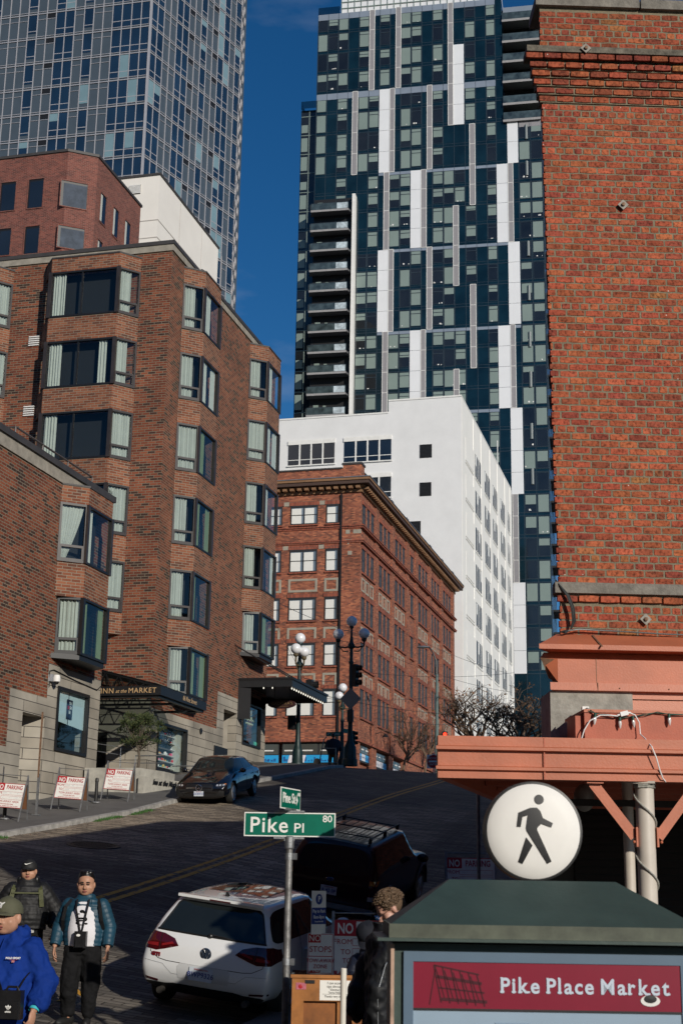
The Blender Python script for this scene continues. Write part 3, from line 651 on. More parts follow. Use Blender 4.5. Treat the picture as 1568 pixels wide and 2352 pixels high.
# =====================================================================  UPPER SETBACK BLOCK + WHITE BLOCK
c1 = pt(224, 400, Y=70); c0 = pt(132, 400, Y=70)
t36 = Vector((math.cos(R(36)), math.sin(R(36)), 0))
C2 = Vector((c1.x, 70, 0))
Lc = 3.1
for L_ in [x*.05 for x in range(30, 120)]:
    q = C2-t36*L_; q.z = 30
    d = q-Vector((0, 0, 0)); px = 784+FPX*(d.dot(CR))/(d.dot(CF))
    if px < 130.5: Lc = L_; break
C1 = C2-t36*Lc
ztop = pt(224, 362, Y=C2.y).z
blk = thing('upper_brick_block', 'dark plum brick upper block with chamfered corner and deep set windows, behind the hotel roof', 'building', (C2.x, C2.y, 20))
Yend = 76.5
b = MB(); b.prism([(C1.x-22, C1.y), (C1.x, C1.y), (C2.x, C2.y), (C2.x, Yend), (C1.x-22, Yend)], 15, ztop); b.build('wall', M_b1, blk, world=True)
b = MB(); b.prism([(C1.x-22, C1.y-.08), (C1.x, C1.y-.08), (C2.x+.08, C2.y-.03), (C2.x+.08, Yend+.1), (C1.x-22, Yend+.1)], ztop, ztop+.16); b.build('coping', M_cap, blk, world=True)
def on_plane(x, y, p0, n):
    d = CR*((x-784)/FPX)-CU*((y-1176)/FPX)+CF; return d*(p0.dot(n)/d.dot(n))
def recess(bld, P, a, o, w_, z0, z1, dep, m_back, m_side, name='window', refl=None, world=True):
    """a flat window made to look set back: a near-black face paints the reveal shade, pane over it"""
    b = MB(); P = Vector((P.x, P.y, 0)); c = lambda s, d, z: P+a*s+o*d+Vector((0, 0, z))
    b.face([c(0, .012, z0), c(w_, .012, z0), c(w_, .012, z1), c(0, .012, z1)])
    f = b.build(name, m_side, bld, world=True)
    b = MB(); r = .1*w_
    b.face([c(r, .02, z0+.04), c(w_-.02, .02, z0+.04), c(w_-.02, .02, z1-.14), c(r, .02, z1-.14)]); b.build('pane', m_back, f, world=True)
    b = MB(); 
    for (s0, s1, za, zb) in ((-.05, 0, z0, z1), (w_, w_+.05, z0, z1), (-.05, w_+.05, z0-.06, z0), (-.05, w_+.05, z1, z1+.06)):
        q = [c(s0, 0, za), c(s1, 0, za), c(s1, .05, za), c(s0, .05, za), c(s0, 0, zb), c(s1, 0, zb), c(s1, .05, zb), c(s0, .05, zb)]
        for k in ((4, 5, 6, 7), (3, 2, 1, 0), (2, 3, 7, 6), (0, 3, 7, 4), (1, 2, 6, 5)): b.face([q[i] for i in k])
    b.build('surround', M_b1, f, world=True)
M_dusty = mat('dusty_pane', (.055, .07, .095), .6, var=.35, scale=2, spec=.15)
M_blk = mat('deep_reveal', (.01, .01, .011), .5, var=0)  # flat black: paints the shade of reveals and openings, also solid black parts
M_pdk = glassy('night_blue_pane', (.012, .018, .028), .06)
n36 = Vector((math.sin(R(36)), -math.cos(R(36)), 0))
z0f = lambda x, y: (x*.3662, y*.3662)
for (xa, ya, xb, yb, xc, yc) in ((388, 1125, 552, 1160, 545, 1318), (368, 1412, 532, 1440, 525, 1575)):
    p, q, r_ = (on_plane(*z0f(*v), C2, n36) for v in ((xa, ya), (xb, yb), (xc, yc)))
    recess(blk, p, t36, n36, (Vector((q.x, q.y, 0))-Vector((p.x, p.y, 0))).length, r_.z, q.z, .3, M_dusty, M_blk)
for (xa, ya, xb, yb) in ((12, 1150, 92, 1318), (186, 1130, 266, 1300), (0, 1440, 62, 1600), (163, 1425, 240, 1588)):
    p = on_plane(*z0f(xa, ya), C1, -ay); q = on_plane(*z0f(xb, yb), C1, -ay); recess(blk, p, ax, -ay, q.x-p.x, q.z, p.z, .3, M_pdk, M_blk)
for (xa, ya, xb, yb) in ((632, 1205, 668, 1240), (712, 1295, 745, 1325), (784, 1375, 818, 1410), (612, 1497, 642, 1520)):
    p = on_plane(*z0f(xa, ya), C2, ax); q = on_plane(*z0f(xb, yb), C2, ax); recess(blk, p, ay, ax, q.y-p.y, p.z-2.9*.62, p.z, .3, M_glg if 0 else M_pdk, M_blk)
    b = MB(); b.box((C2.x+.02, p.y, p.z-1.75), (C2.x+.035, p.y+(q.y-p.y)*.35, p.z-.1)); b.build('curtain', M_cur, blk, world=True)
# white rendered block behind it
D1 = pt(368, 402, Y=84)
wb = thing('white_rendered_block', 'bright white windowless block with a louvre vent rising behind the hotel roof', 'building', (D1.x, 84, 20))
M_wr = mat('cream_white_render', (.80, .76, .70), .8, var=.05, scale=.4)
zt = D1.z; Y2 = pt(502, 560, X=D1.x).y
b = MB(); b.box((D1.x-14, 84, 10), (D1.x, Y2, zt)); b.build('wall', M_wr, wb, world=True)
b = MB(); b.box((D1.x-14, 83.93, zt), (D1.x+.08, Y2+.1, zt+.16)); b.build('coping', M_cap, wb, world=True)
zl2 = on_plane(*z0f(985, 1380), Vector((0, 84, 0)), -ay).z
b = MB(); b.box((D1.x-14, 83.97, zl2), (D1.x+.03, Y2, zl2+.05)); b.box((D1.x-14, 83.97, zl2-1.3), (D1.x+.03, Y2, zl2-1.25))
for y in (88, 92.5, 97): b.box((D1.x, y, 10), (D1.x+.012, y+.05, zt-.2))
b.build('joint_lines', mat('joint_shadow', (.5, .46, .42), .9, var=0), wb, world=True)
p = on_plane(*z0f(815, 1165), Vector((0, 84, 0)), -ay); q = on_plane(*z0f(882, 1215), Vector((0, 84, 0)), -ay)
b = MB(); b.box((p.x, 83.96, q.z), (q.x, 83.99, p.z)); v_ = b.build('vent', M_room, wb, world=True)
b = MB()
for i in range(7): z = q.z+(p.z-q.z)*(i+.3)/7.3; b.box((p.x, 83.9, z), (q.x, 83.98, z+.06))
b.build('louvre', M_white, v_, world=True)
# a little rust-stained hatch and a resting crow on the hotel coping
cr = thing('crow', 'small black crow perched on the hotel roof edge', 'bird', (HX+.05, 52.2, 24.78))
b = MB(); b.ball((0, 0, .12), (.07, .13, .075), 10, 8); b.ball((.0, .13, .19), .045, 8, 6); b.tube([(0, .16, .19), (0, .24, .18)], [.015, .003], 5); b.tube([(0, -.1, .1), (0, -.25, .06)], [.04, .02], 5); b.tube([(-.02, 0, .06), (-.02, 0, 0)], .006, 4); b.tube([(.02, 0, .06), (.02, 0, 0)], .006, 4); b.build('body', M_dark, cr, smooth=True)

# =====================================================================  RED BRICK BUILDING across the avenue
M_rb = brick('old_red_brick', [(0, (.15, .05, .033)), (.3, (.30, .088, .05)), (.7, (.41, .125, .065)), (1, (.54, .19, .095))], (.20, .15, .12), bw=.24, bh=.08, mort=.010, soot=.25, bmp=.5)
M_terra = mat('cast_stone_trim', (.34, .31, .25), .8, var=.15, scale=2)
M_sold = brick('soldier_course', [(0, (.22, .06, .04)), (1, (.42, .12, .07))], (.16, .1, .08), bw=.09, bh=.26, mort=.012, off=0, soot=.2)
M_shade = mat('roller_blind_white', (.78, .78, .74), .7, var=.04)
M_wfr = mat('dark_sash', (.03, .03, .032), .5, var=.2)
M_dkp = glassy('sash_glass', (.16, .2, .24), .08)
RX, RY, RTOP = -22.0, 88.35, 25.5
red = thing('red_brick_building', 'old six storey red brick corner building with cast stone panels and heavy cornice', 'building', (RX, RY, 6.6))
b = MB(); b.box((-52, RY, 8.95), (RX, 122.7, RTOP)); b.box((-52, RY+.5, 6), (RX-.5, 122.7, 8.95)); b.build('wall', M_rb, red, world=True)
# cornice
b = MB()
for (o0, z0_, z1_) in ((.12, 25.28, 25.46), (.3, 25.62, 25.72), (.75, 25.95, 26.12)): b.box((-52, RY-o0, z0_), (RX+o0, 122.7+o0, z1_))
b.build('cornice', mat('ochre_cornice', (.24, .13, .065), .7, var=.25, scale=1.5), red, world=True)
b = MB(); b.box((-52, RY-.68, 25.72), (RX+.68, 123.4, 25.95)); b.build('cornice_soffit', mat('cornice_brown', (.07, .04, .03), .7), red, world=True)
b = MB(); b.box((-52, RY-.8, 26.12), (RX+.8, 123.5, 26.16)); b.build('cornice_flashing', mat('blue_grey_metal', (.22, .27, .32), .45, metal=.4), red, world=True)
b = MB()
for i in range(60): x = RX-.1-i*.5; b.box((x-.14, RY-.5, 25.46), (x+.14, RY, 25.62))
for i in range(69): y = RY+.1+i*.5; b.box((RX, y-.14, 25.46), (RX+.5, y+.14, 25.62))
o = b.build('modillion', _M['ochre_cornice'], red, world=True); o['kind'] = 'stuff'
b = MB(); b.box((-52, RY+.02, 26.16), (RX-1.25, RY+.4, 26.95)); b.box((RX-.35, RY+.9, 26.16), (RX-.02, 122.6, 26.75)); b.build('parapet', M_rb, red, world=True)
b = MB(); b.box((-52, RY-.05, 26.95), (RX-1.3, RY+.45, 27.05)); b.box((RX-.4, RY+.9, 26.75), (RX+.05, 122.7, 26.86)); b.build('parapet_cap', M_cap, red, world=True)
b = MB(); b.box((RX-1.25, RY, 26.16), (RX, RY+.9, 27.2)); b.build('pier', M_rb, red, world=True)
b = MB(); b.box((RX-1.3, RY-.06, 27.2), (RX+.06, RY+.96, 27.34)); b.build('pier_cap', M_cap, red, world=True)
for y in (97.2, 102.4, 106.8, 111.4, 116.6, 121.6):
    b = MB(); b.box((RX-.4, y, 26.16), (RX+.02, y+.7, 27.0)); q = b.build('pier', M_rb, red, world=True)
    b = MB(); b.box((RX-.45, y-.05, 27.0), (RX+.08, y+.75, 27.12)); b.build('cap', M_cap, q, world=True)
def redwin(face, s0, s1, z0_, z1_, split=False, blind=.75, rec=.22):
    """sash window: dark surround box pushed into the wall plane by standing trim, white blinds behind glass"""
    def P_(s, d, z): return (s, RY-d, z) if face == 'front' else (RX+d, s, z)
    def bx(b, a0, a1, za, zb, d0, d1): b.box(P_(a0, d0, za), P_(a1, d1, zb))
    b = MB(); t_ = .07
    bx(b, s0, s1, z0_, z0_+t_, .0, .045); bx(b, s0, s1, z1_-.14, z1_, .0, .045); bx(b, s0, s0+t_, z0_+t_, z1_-.14, 0, .045); bx(b, s1-t_, s1, z0_+t_, z1_-.14, 0, .045)
    bx(b, s0+t_, s1-t_, z0_+(z1_-z0_)*.48, z0_+(z1_-z0_)*.48+.05, .0, .035)
    if split: bx(b, (s0+s1)/2-.035, (s0+s1)/2+.035, z0_+t_, z1_-.14, .0, .04)
    f = b.build('window', M_wfr, red, world=True)
    b = MB(); bx(b, s0+t_, s1-t_, z0_+t_, z1_-.14, .0, .012); b.build('pane', M_dkp, f, world=True)
    n_ = 2 if split else 1; w_ = (s1-s0-2*t_)/n_
    b = MB()
    for k in range(n_): bx(b, s0+t_+k*w_, s0+t_+k*w_+w_*blind, z0_+t_+(0 if k else .0), z1_-.2, .0, .018)
    b.build('blind', M_shade, f, world=True)
rowsR = [(24.55, 23.25), (21.55, 20.03), (18.34, 16.8), (15.36, 13.82), (12.36, 10.62)]
fw = [(-26.77, -24.9, True), (-24.33, -23.47, False), (-28.2, -27.35, False), (-30.1, -28.6, True), (-32.4, -30.6, True)]
for k, (zt_, zb_) in enumerate(rowsR):
    for a0, a1, sp in fw:
        redwin('front', a0, a1, zb_, zt_, sp, .78)
        b = MB(); b.box((a0-.1, RY-.05, zt_), (a1+.1, RY, zt_+.26)); b.build('lintel', M_sold, red, world=True)
        b = MB(); b.box((a0-.05, RY-.1, zb_-.1), (a1+.05, RY, zb_)); b.build('sill', M_sold, red, world=True)
        if k in (1, 2, 3):   # framed panels below
            zp1, zp0 = zb_-.45, zb_-1.33; b = MB()
            b.box((a0-.05, RY-.03, zp0), (a1+.05, RY, zp0+.14)); b.box((a0-.05, RY-.03, zp1-.14), (a1+.05, RY, zp1)); b.box((a0-.05, RY-.03, zp0+.14), (a0+.1, RY, zp1-.14)); b.box((a1-.1, RY-.03, zp0+.14), (a1+.05, RY, zp1-.14))
            b.build('panel_frame', M_terra, red, world=True)
    for xx in (-24.62, -27.05, -28.4):
        if k < 2: b = MB(); b.box((xx-.2, RY-.03, zt_), (xx+.2, RY, zt_+.27)); b.build('corner_block', M_terra, red, world=True)
g3 = [(88.78, (0, 1.12, 2.42)), (93.72, (0, 1.2, 2.42)), (98.72, (0, 1.2, 2.4)), (103.9, (.3,)), (107.15, (0, 1.25, 2.5)), (112.1, (0, 1.25, 2.5)), (117.4, (0, 1.25, 2.5))]
M_gp = mat('side_sash_glass', (.075, .068, .062), .45, spec=.25, var=.3, scale=1)
for k, (zt_, zb_) in enumerate(rowsR):
    for y0, offs in g3:
        if k in (1, 2, 3) and len(offs) > 1:
            for of in offs:
                zp1, zp0 = zb_-.4, zb_-1.3; b = MB(); a0, a1 = y0+of-.02, y0+of+.86
                b.box((RX, a0, zp0), (RX+.03, a1, zp0+.12)); b.box((RX, a0, zp1-.12), (RX+.03, a1, zp1)); b.box((RX, a0, zp0+.12), (RX+.03, a0+.12, zp1-.12)); b.box((RX, a1-.12, zp0+.12), (RX+.03, a1, zp1-.12)); b.build('panel_frame', M_terra, red, world=True)
        for of in offs:
            a0 = y0+of; a1 = a0+.82
            b = MB(); b.box((RX, a0, zb_), (RX+.02, a1, zt_)); f = b.build('window', M_wfr, red, world=True)
            b = MB(); b.box((RX, a0+.1, zb_+.05), (RX+.03, a1-.25, zb_+(zt_-zb_)*.47)); b.box((RX, a0+.1, zb_+(zt_-zb_)*.53), (RX+.03, a1-.25, zt_-.15)); b.build('pane', M_gp, f, world=True)
            b = MB(); b.box((RX, a1, zb_-.1), (RX+.05, a1+.36, zt_+.05)); b.build('mullion_pier', M_rb, f, world=True)
        L_ = offs[-1]+1.2
        b = MB(); b.box((RX, y0-.1, zt_), (RX+.07, y0+L_, zt_+.3)); b.build('lintel', M_sold, red, world=True)
        b = MB(); b.box((RX, y0-.1, zb_-.16), (RX+.1, y0+L_, zb_-.04)); b.build('sill', M_sold, red, world=True)
# giant-order pilasters between the bays of the street side
for y in (92.35, 97.4, 102.35, 105.7, 111.0, 116.1, 121.4):
    b = MB(); b.box((RX, y, 9.0), (RX+.08, y+1.0, 25.28)); b.build('pilaster', M_rb, red, world=True)
# string courses
b = MB()
for z, p_ in ((22.98, .1), (22.86, .06), (21.98, .1), (21.88, .06)): b.box((-52, RY-p_, z), (RX+p_+.15, 122.75, z+.08))
b.box((-52, RY-.1, 9.0), (RX+.12, 122.75, 9.12)); b.build('string_course', M_sold, red, world=True)
b = MB(); b.box((RX-1.36, RY-.12, 6), (RX-1.24, RY, 25.2)); b.build('downpipe', M_dark, red, world=True)
for x, z in ((RX-.35, 22.62), (RX-.85, 22.62), (RX-.08, 22.62), (RX-.7, 21.2)):
    b = MB(); b.box((x-.14, RY-.02, z-.13), (x+.14, RY, z+.13)); b.build('corner_block', M_terra, red, world=True)
b = MB(); b.face([(RX-1.05, RY-.02, 22.1), (RX-.8, RY-.02, 21.75), (RX-.6, RY-.02, 22.1)]); b.build('corner_block', M_terra, red, world=True)
# shop fronts and their blue skyline film
M_film = mat('sky_blue_film', (.03, .36, .72), .35, var=.05); M_filmw = mat('pale_film', (.75, .73, .76), .4, var=.03); M_filmd = mat('navy_film', (.02, .1, .3), .4, var=0)
def shop(face, s0, s1, zg, zh, zf, nm, white=None):
    P_ = (lambda s, d, z: (s, RY+.25-d, z)) if face == 'front' else (lambda s, d, z: (RX-.25+d, s, z))
    b = MB(); b.box(P_(s0, 0, zf-.1), P_(s1, .08, zh)); f = b.build('shop_front', M_wfr, red, world=True)
    n_ = max(1, round((s1-s0)/1.25)); w_ = (s1-s0)/n_
    for i in range(n_):
        a0, a1 = s0+i*w_+.06, s0+(i+1)*w_-.06
        b = MB(); b.box(P_(a0, .08, zg+.05), P_(a1, .1, zh-.06)); b.build('pane', _M['shop_front_glass'], f, world=True)
        b = MB(); b.box(P_(a0+.1, .1, zg+.25), P_(a1-.3, .105, zg+.33)); b.build('interior_light_strip', M_white, f, world=True)
    b = MB(); b.box(P_(s0+.02, .08, zf), P_(s1-.02, .115, zg)); b.build('window_film', M_film, f, world=True)
    b = MB(); rn = random.Random(nm); s = s0+.1
    while s < s1-.2:
        w2 = rn.uniform(.05, .14); h = rn.uniform(.05, .3)*(1 if rn.random() < .4 else .55)
        b.box(P_(s, .115, zf+.08), P_(s+w2, .12, zf+.1+h)); s += w2+rn.uniform(0, .1)
    o = b.build('skyline_print', M_filmd, f, world=True); o['kind'] = 'stuff'
    for (w0, w1) in (white or []):
        b = MB(); n_2 = len(b.v); b.face([P_(w0, .125, zf), P_(w1-.12, .125, zf), P_(w1, .125, zg), P_(w0+.12, .125, zg)] if face == 'front' else [P_(w0, .125, zf), P_(w1, .125, zf), P_(w1, .125, zg), P_(w0, .125, zg)]); b.build('white_print', M_filmw, f, world=True)
glassy('shop_front_glass', (.09, .095, .085), .1)
shop('front', -31, -27.2, 8.18, 8.95, 7.7, 1, [(-30.2, -29.5)]); shop('front', -27.0, -23.4, 8.18, 8.95, 7.7, 2, [(-26.6, -25.4)])
shop('side', 88.6, 92.1, 8.38, 8.95, 7.95, 3, [(89.9, 90.9)]); shop('side', 93.5, 97.1, 8.3, 8.85, 7.9, 4, [(93.5, 96)]); shop('side', 98.6, 102, 8.2, 8.75, 7.85, 5, [(98.6, 101)])
b = MB(); b.box((-52, RY+.3, 6), (RX-.3, 122.6, 7.7)); b.box((-23.4, RY, 6), (RX, RY+.6, 8.95)); b.box((RX-.6, 92.1, 6), (RX, 93.5, 8.95)); b.box((RX-.6, 97.1, 6), (RX, 98.6, 8.9)); b.box((RX-.6, 102, 6), (RX, 122.6, 8.95)); b.build('street_pier', M_rb, red, world=True)
for y in (92.8, 97.9, 103):
    b = MB(); b.tube([(RX, y, 9.9), (RX+.5, y, 10.05), (RX+.75, y, 9.9)], .02, 5); b.lathe([(.03, .15), (.12, .05), (.22, -.08), (.2, -.08)], (RX+.75, y, 9.8), 12); b.build('gooseneck_lamp', M_dark, red, world=True)

# =====================================================================  WHITE OFFICE BUILDING
M_wr2 = mat('white_side_render', (.84, .83, .79), .75, var=.04, scale=.5)  # paler than the front stucco, painting the brighter light on this side
WX, WY, WF = -22.0, 126.9, 160.1
wh = thing('white_office_building', 'tall white rendered office building with strip windows and black louvres behind the red brick one', 'building', (WX, WY, 9))
b = MB(); b.box((-60, WY, 8), (-29, WF, 43.95)); b.box((-29, WY, 8), (WX, WF, 45.15)); b.build('wall', M_stucco, wh, world=True)
b = MB(); b.box((-60, WY-.06, 43.95), (-29, WF, 44.1)); b.box((-29, WY-.06, 45.15), (WX+.05, WF, 45.3)); b.build('coping', M_white, wh, world=True)
# street side skin and its piers
b = MB(); b.box((WX, WY, 8), (WX+.03, WF, 45.15)); b.build('side_skin', M_wr2, wh, world=True)
ycol = [128.9+k*.0 for k in range(0)]
wins = [(134.4, 137.9), (140.2, 143.8), (145.6, 148.9), (151.2, 154.6), (156.5, 158.6)]
edges = [126.9, 128.6, 133.6, 134.3, 138.1, 140.1, 144.0, 145.5, 149.1, 151.1, 154.8, 156.4, 158.8, 160.1]
b = MB()
for (y0, y1) in ((126.9, 128.6), (133.4, 134.2), (138.1, 140.1), (143.9, 145.5), (149.1, 151.1), (154.7, 156.4), (158.8, 160.1)): b.box((WX+.03, y0, 8), (WX+.09, y1, 45.0))
b.build('pier', M_wr2, wh, world=True)
M_wbl = mat('white_blind', (.75, .76, .74), .6, var=.05)
for r_ in range(11):
    zt_ = 41.75-r_*3.72; zb_ = zt_-2.25
    if zt_ < 10: break
    b = MB(); b.box((WX+.03, 128.7, zb_-.25), (WX+.086, 158.7, zb_-.1)); b.build('sill_band', M_wr2, wh, world=True)
    b = MB(); b.box((WX+.03, 128.8, zb_), (WX+.09, 133.3, zt_)); f = b.build('infilled_window', M_wr2, wh, world=True)
    for (y0, y1) in wins:
        b = MB(); b.box((WX+.03, y0, zb_), (WX+.06, y1, zt_)); f = b.build('window', _M.setdefault('office_sash', mat('office_sash', (.05, .055, .06), .4)), wh, world=True)
        n_ = 4; w_ = (y1-y0)/n_
        for i in range(n_):
            b = MB(); b.box((WX+.06, y0+i*w_+.06, zb_+.08), (WX+.075, y0+(i+1)*w_-.16, zt_-.1-((i*7+r_*3) % 5)*.12)); b.build('pane', _M['office_sash'], f, world=True)
            if (i*5+r_*3) % 4 == 0: b = MB(); b.box((WX+.075, y0+i*w_+.08, zb_+1.1), (WX+.08, y0+(i+1)*w_-.18, zt_-.1)); b.build('blind', M_wbl, f, world=True)
            b = MB(); b.box((WX+.06, y0+(i+1)*w_-.14, zb_), (WX+.083, y0+(i+1)*w_-.0, zt_)); b.build('fin', M_wr2, f, world=True)
M_wgl = glassy('bronze_office_glass', (.05, .045, .04), .08); 
def fwin(x0, x1, z0_, z1_, m, n_=4, up=.55):
    b = MB(); b.box((x0, WY-.05, z0_), (x1, WY, z1_)); f = b.build('window', m, wh, world=True)
    b = MB(); b.box((x0-.05, WY-.12, z1_), (x1+.05, WY, z1_+.42)); b.build('window_head', M_white, f, world=True)
    b = MB()
    for i in range(1, n_): x = x0+(x1-x0)*i/n_; b.box((x-.07, WY-.12, z0_), (x+.07, WY-.05, z1_))
    b.box((x0, WY-.09, z0_+.5), (x1, WY-.05, z0_+.56)); b.build('mullion', M_white, f, world=True)
    b = MB(); b.box((x0-.1, WY-.16, z0_-.1), (x1+.1, WY, z0_)); b.build('sill', M_white, f, world=True)
for (z0_, z1_, ms) in ((39.28, 41.35, (M_wgl, M_pdk)), (35.66, 37.65, (M_pdk, M_pdk))):
    fwin(-38.85, -34.25, z0_, z1_, ms[0]); fwin(-33.3, -28.7, z0_, z1_, ms[1])
for i, (x0, x1, z0_, z1_) in enumerate(((-25.95, -24.8, 39.3, 40.62), (-25.95, -24.85, 35.58, 36.9), (-26.95, -25.85, 31.86, 33.2))):
    b = MB(); b.box((x0, WY-.03, z0_), (x1, WY, z1_)); f = b.build('louvre_opening', M_blk, wh, world=True)
    b = MB()
    for k in range(10): z = z0_+(z1_-z0_)*(k+.2)/10; b.box((x0, WY-.07, z), (x1, WY-.03, z+.05))
    b.build('louvre', M_dark, f, world=True)
b = MB(); b.tube([(WX-.3, 152, 45), (WX-.3, 152, 48.6)], .05, 6); b.tube([(WX-.3, 152, 45), (WX-.3, 154, 45)], .03, 5); b.build('roof_pole', M_white, wh, world=True)
# =====================================================================  DARK GLASS TOWER (right of the gap)
T2 = thing('dark_glass_tower', 'dark navy glass apartment tower with white vertical panels, tallest building right of the sky gap', 'building', (-19.154, 175, 10), R(4))
def lz(z): return z-10
M_navy = glassy('navy_spandrel', (.004, .017, .026), .10, spec=.6, var=.35, scale=.4)
M_win = mat('blind_behind_glass', (.215, .27, .245), .18, var=.08, scale=.2, spec=.6)
M_wdk = glassy('open_dark_window', (.012, .014, .016), .08, var=.4)
M_wpan = mat('white_metal_panel', (.76, .77, .79), .35, var=.04, scale=.3)
M_gpan = mat('perforated_grey_panel', (.27, .26, .27), .45, var=.08, scale=6)
M_band = mat('pale_blue_spandrel', (.23, .27, .33), .2, var=.12, scale=.3, spec=.7)
M_mull = mat('thin_mullion', (.03, .045, .06), .4, var=0)
DV = 16
b = MB(); b.box((-31.1, 0, -2), (-5.2, DV, lz(120.3))); b.box((-5.2, 0, -2), (0, DV, lz(101.2))); b.box((-5.2, 1.8, lz(101.2)), (-.0, DV, lz(119.5))); 
b.build('curtain_wall', M_navy, T2)
b = MB(); b.box((-33.5, 1.2, -2), (-31.1, DV, lz(106.0))); b.build('side_wing', M_wdk, T2)
# group boundaries (light spandrel bands) and storey lines
grp = [120.3, 107.6, 94.8, 83.3, 71.5, 60.1, 48.6, 37.2, 25.8]
flo = []
for a, e in zip(grp, grp[1:]):
    for k in range(4): flo.append((a-(a-e)*k/4, a-(a-e)*(k+1)/4, k))
cols = [-31.1+1.481*i for i in range(18)]+[-4.7, -3.2, -1.6, 0.0]
cols[16] = -7.45; cols[17] = -6.12
b = MB()
for (zt_, zb_, k) in flo: b.box((-31.1, -.03, lz(zb_)-.03), (0 if zt_ < 101.5 else -5.2, 0, lz(zb_)+.03)); b.box((-31.1, -.025, lz(zb_)+.38), (0 if zt_ < 101.5 else -5.2, 0, lz(zb_)+.42))
for c_ in cols: b.box((c_-.025, -.03, -2), (c_+.025, 0, lz(101.2 if c_ > -5 else 120.3)))
o = b.build('mullion_grid', M_mull, T2); o['kind'] = 'stuff'
occ = []
def panel(name, m, x0, x1, z0_, z1_, pr, parts=4):
    n_ = max(1, round((z1_-z0_)/2.95)); h = (z1_-z0_)/n_
    b = MB()
    for i in range(n_): b.box((x0+.015, -pr, lz(z0_+i*h)+.02), (x1-.015, 0, lz(z0_+(i+1)*h)-.02))
    b.build(name, m, T2); occ.append((x0, x1, z0_, z1_))
    if m is M_gpan:
        b = MB(); b.box((x0-.05, -pr-.02, lz(z0_)), (x0+.02, 0, lz(z1_))); b.box((x1-.02, -pr-.02, lz(z0_)), (x1+.05, 0, lz(z1_)))
        for i in range(n_+1): b.box((x0+.02, -pr-.015, lz(z0_+i*h)-.03), (x1-.02, 0, lz(z0_+i*h)+.03))
        b.build('panel_trim', M_white, T2)
W = [(-11.95, -10.45, 101.2, 113.6), (-22.2, -20.72, 94.8, 107.6), (-4.65, -3.2, 94.8, 101.2), (-6.15, -4.65, 83.3, 94.8), (-17.8, -16.35, 83.3, 94.8), (-22.2, -20.72, 71.5, 83.3), (-4.75, -3.2, 71.6, 83.3), (-17.82, -16.35, 60.1, 71.5), (-6.2, -4.6, 60.1, 71.5), (-4.75, -3.2, 48.6, 60.1), (-4.75, -3.2, 25.8, 37.2)]
for q in W: panel('white_panel', M_wpan, *q, .06)
G = [(-23.65, -22.98, 107.6, 120.3), (-19.92, -19.25, 107.6, 120.35), (-12.62, -11.96, 101.2, 120.25), (-25.95, -25.25, 94.8, 107.6), (-20.7, -20.07, 94.8, 107.6), (-15.53, -14.87, 94.8, 107.6), (-9.73, -9.03, 89.05, 101.15), (-4.62, -3.97, 83.3, 94.8), (-21.42, -20.75, 83.3, 94.8), (-16.33, -15.65, 83.3, 94.8), (-12.0, -11.3, 77.5, 89.1), (-20.7, -20.08, 71.5, 83.3), (-15.55, -14.87, 71.5, 83.3), (-9.77, -9.06, 65.8, 77.55), (-21.42, -20.75, 60.1, 71.5), (-16.33, -15.72, 60.1, 71.5), (-12.0, -11.32, 60.1, 65.75), (-4.58, -3.98, 60.1, 71.5), (-4.62, -3.97, 37.2, 48.6)]
for q in G: panel('grey_panel', M_gpan, *q, .09)
for gi, z in enumerate(grp[:6]):
    hgt = .95 if gi in (0, 1) else .42
    b = MB()
    x1 = -5.2 if z > 101.5 else -6.2
    for c0, c1 in zip(cols, cols[1:]):
        if c1 > x1+.1 and not (gi in (3, 4) and c1 > -6): continue
        if gi >= 2 and c0 < -23.5: continue
        if c1 > -3.2: continue
        b.box((c0+.03, -.035, lz(z)-hgt), (c1-.03, 0, lz(z)-.02))
    b.build('pale_spandrel', M_band, T2)
b = MB(); b.box((-5.2, -.04, lz(101.2)-1.1), (-3.3+.1, 0, lz(101.2)-0)) if 0 else b.box((-3.1, -.04, lz(101.2)-1.1), (-.05, 0, lz(101.2)-.02)); b.build('pale_spandrel', M_gpan, T2)
# windows: pick the columns of each group, as in the photo
wc = {0: [0, 1, 2, 4, 6, 8, 9, 11, 14, 16], 1: [0, 2, 4, 5, 8, 9, 11, 14, 16], 2: [2, 5, 7, 8, 11, 12, 13, 16], 3: [4.1, 5, 8, 9, 11, 12, 14, 16], 4: [4.1, 5, 7, 8, 11, 12, 13, 16], 5: [4.1, 5, 8, 9, 11, 12, 14, 16], 6: [11, 12, 14, 16], 7: [14, 16]}
tall = {0: (0, 2, 8), 1: (0, 4, 8), 2: (12, 7), 3: (8, 12), 4: (12, 7), 5: (12,)}
rn = random.Random(21); cand = []
for fi, (zt_, zb_, k) in enumerate(flo):
    g = fi//4
    for ci in wc.get(g, []):
        i = int(ci); x0, x1 = cols[i], cols[i+1]
        if (g == 2 and i in (13,) and k > 1): i = 14; x0, x1 = cols[i], cols[i+1]
        if any(a < (x0+x1)/2 < b_ and c_ < (zt_+zb_)/2 < d_ for a, b_, c_, d_ in occ): continue
        cand.append((g, i, k, x0, x1, zt_, zb_))
for fi, (zt_, zb_, k) in enumerate(flo):      # right-hand double windows below the balconies
    if zt_ < 101.3:
        for i in (19, 20): cand.append((fi//4, i, k, cols[i]+.05, cols[i+1], zt_, zb_))
stuff = {n_: MB() for n_ in ('blind', 'dark', 'rail')}
npart = 0
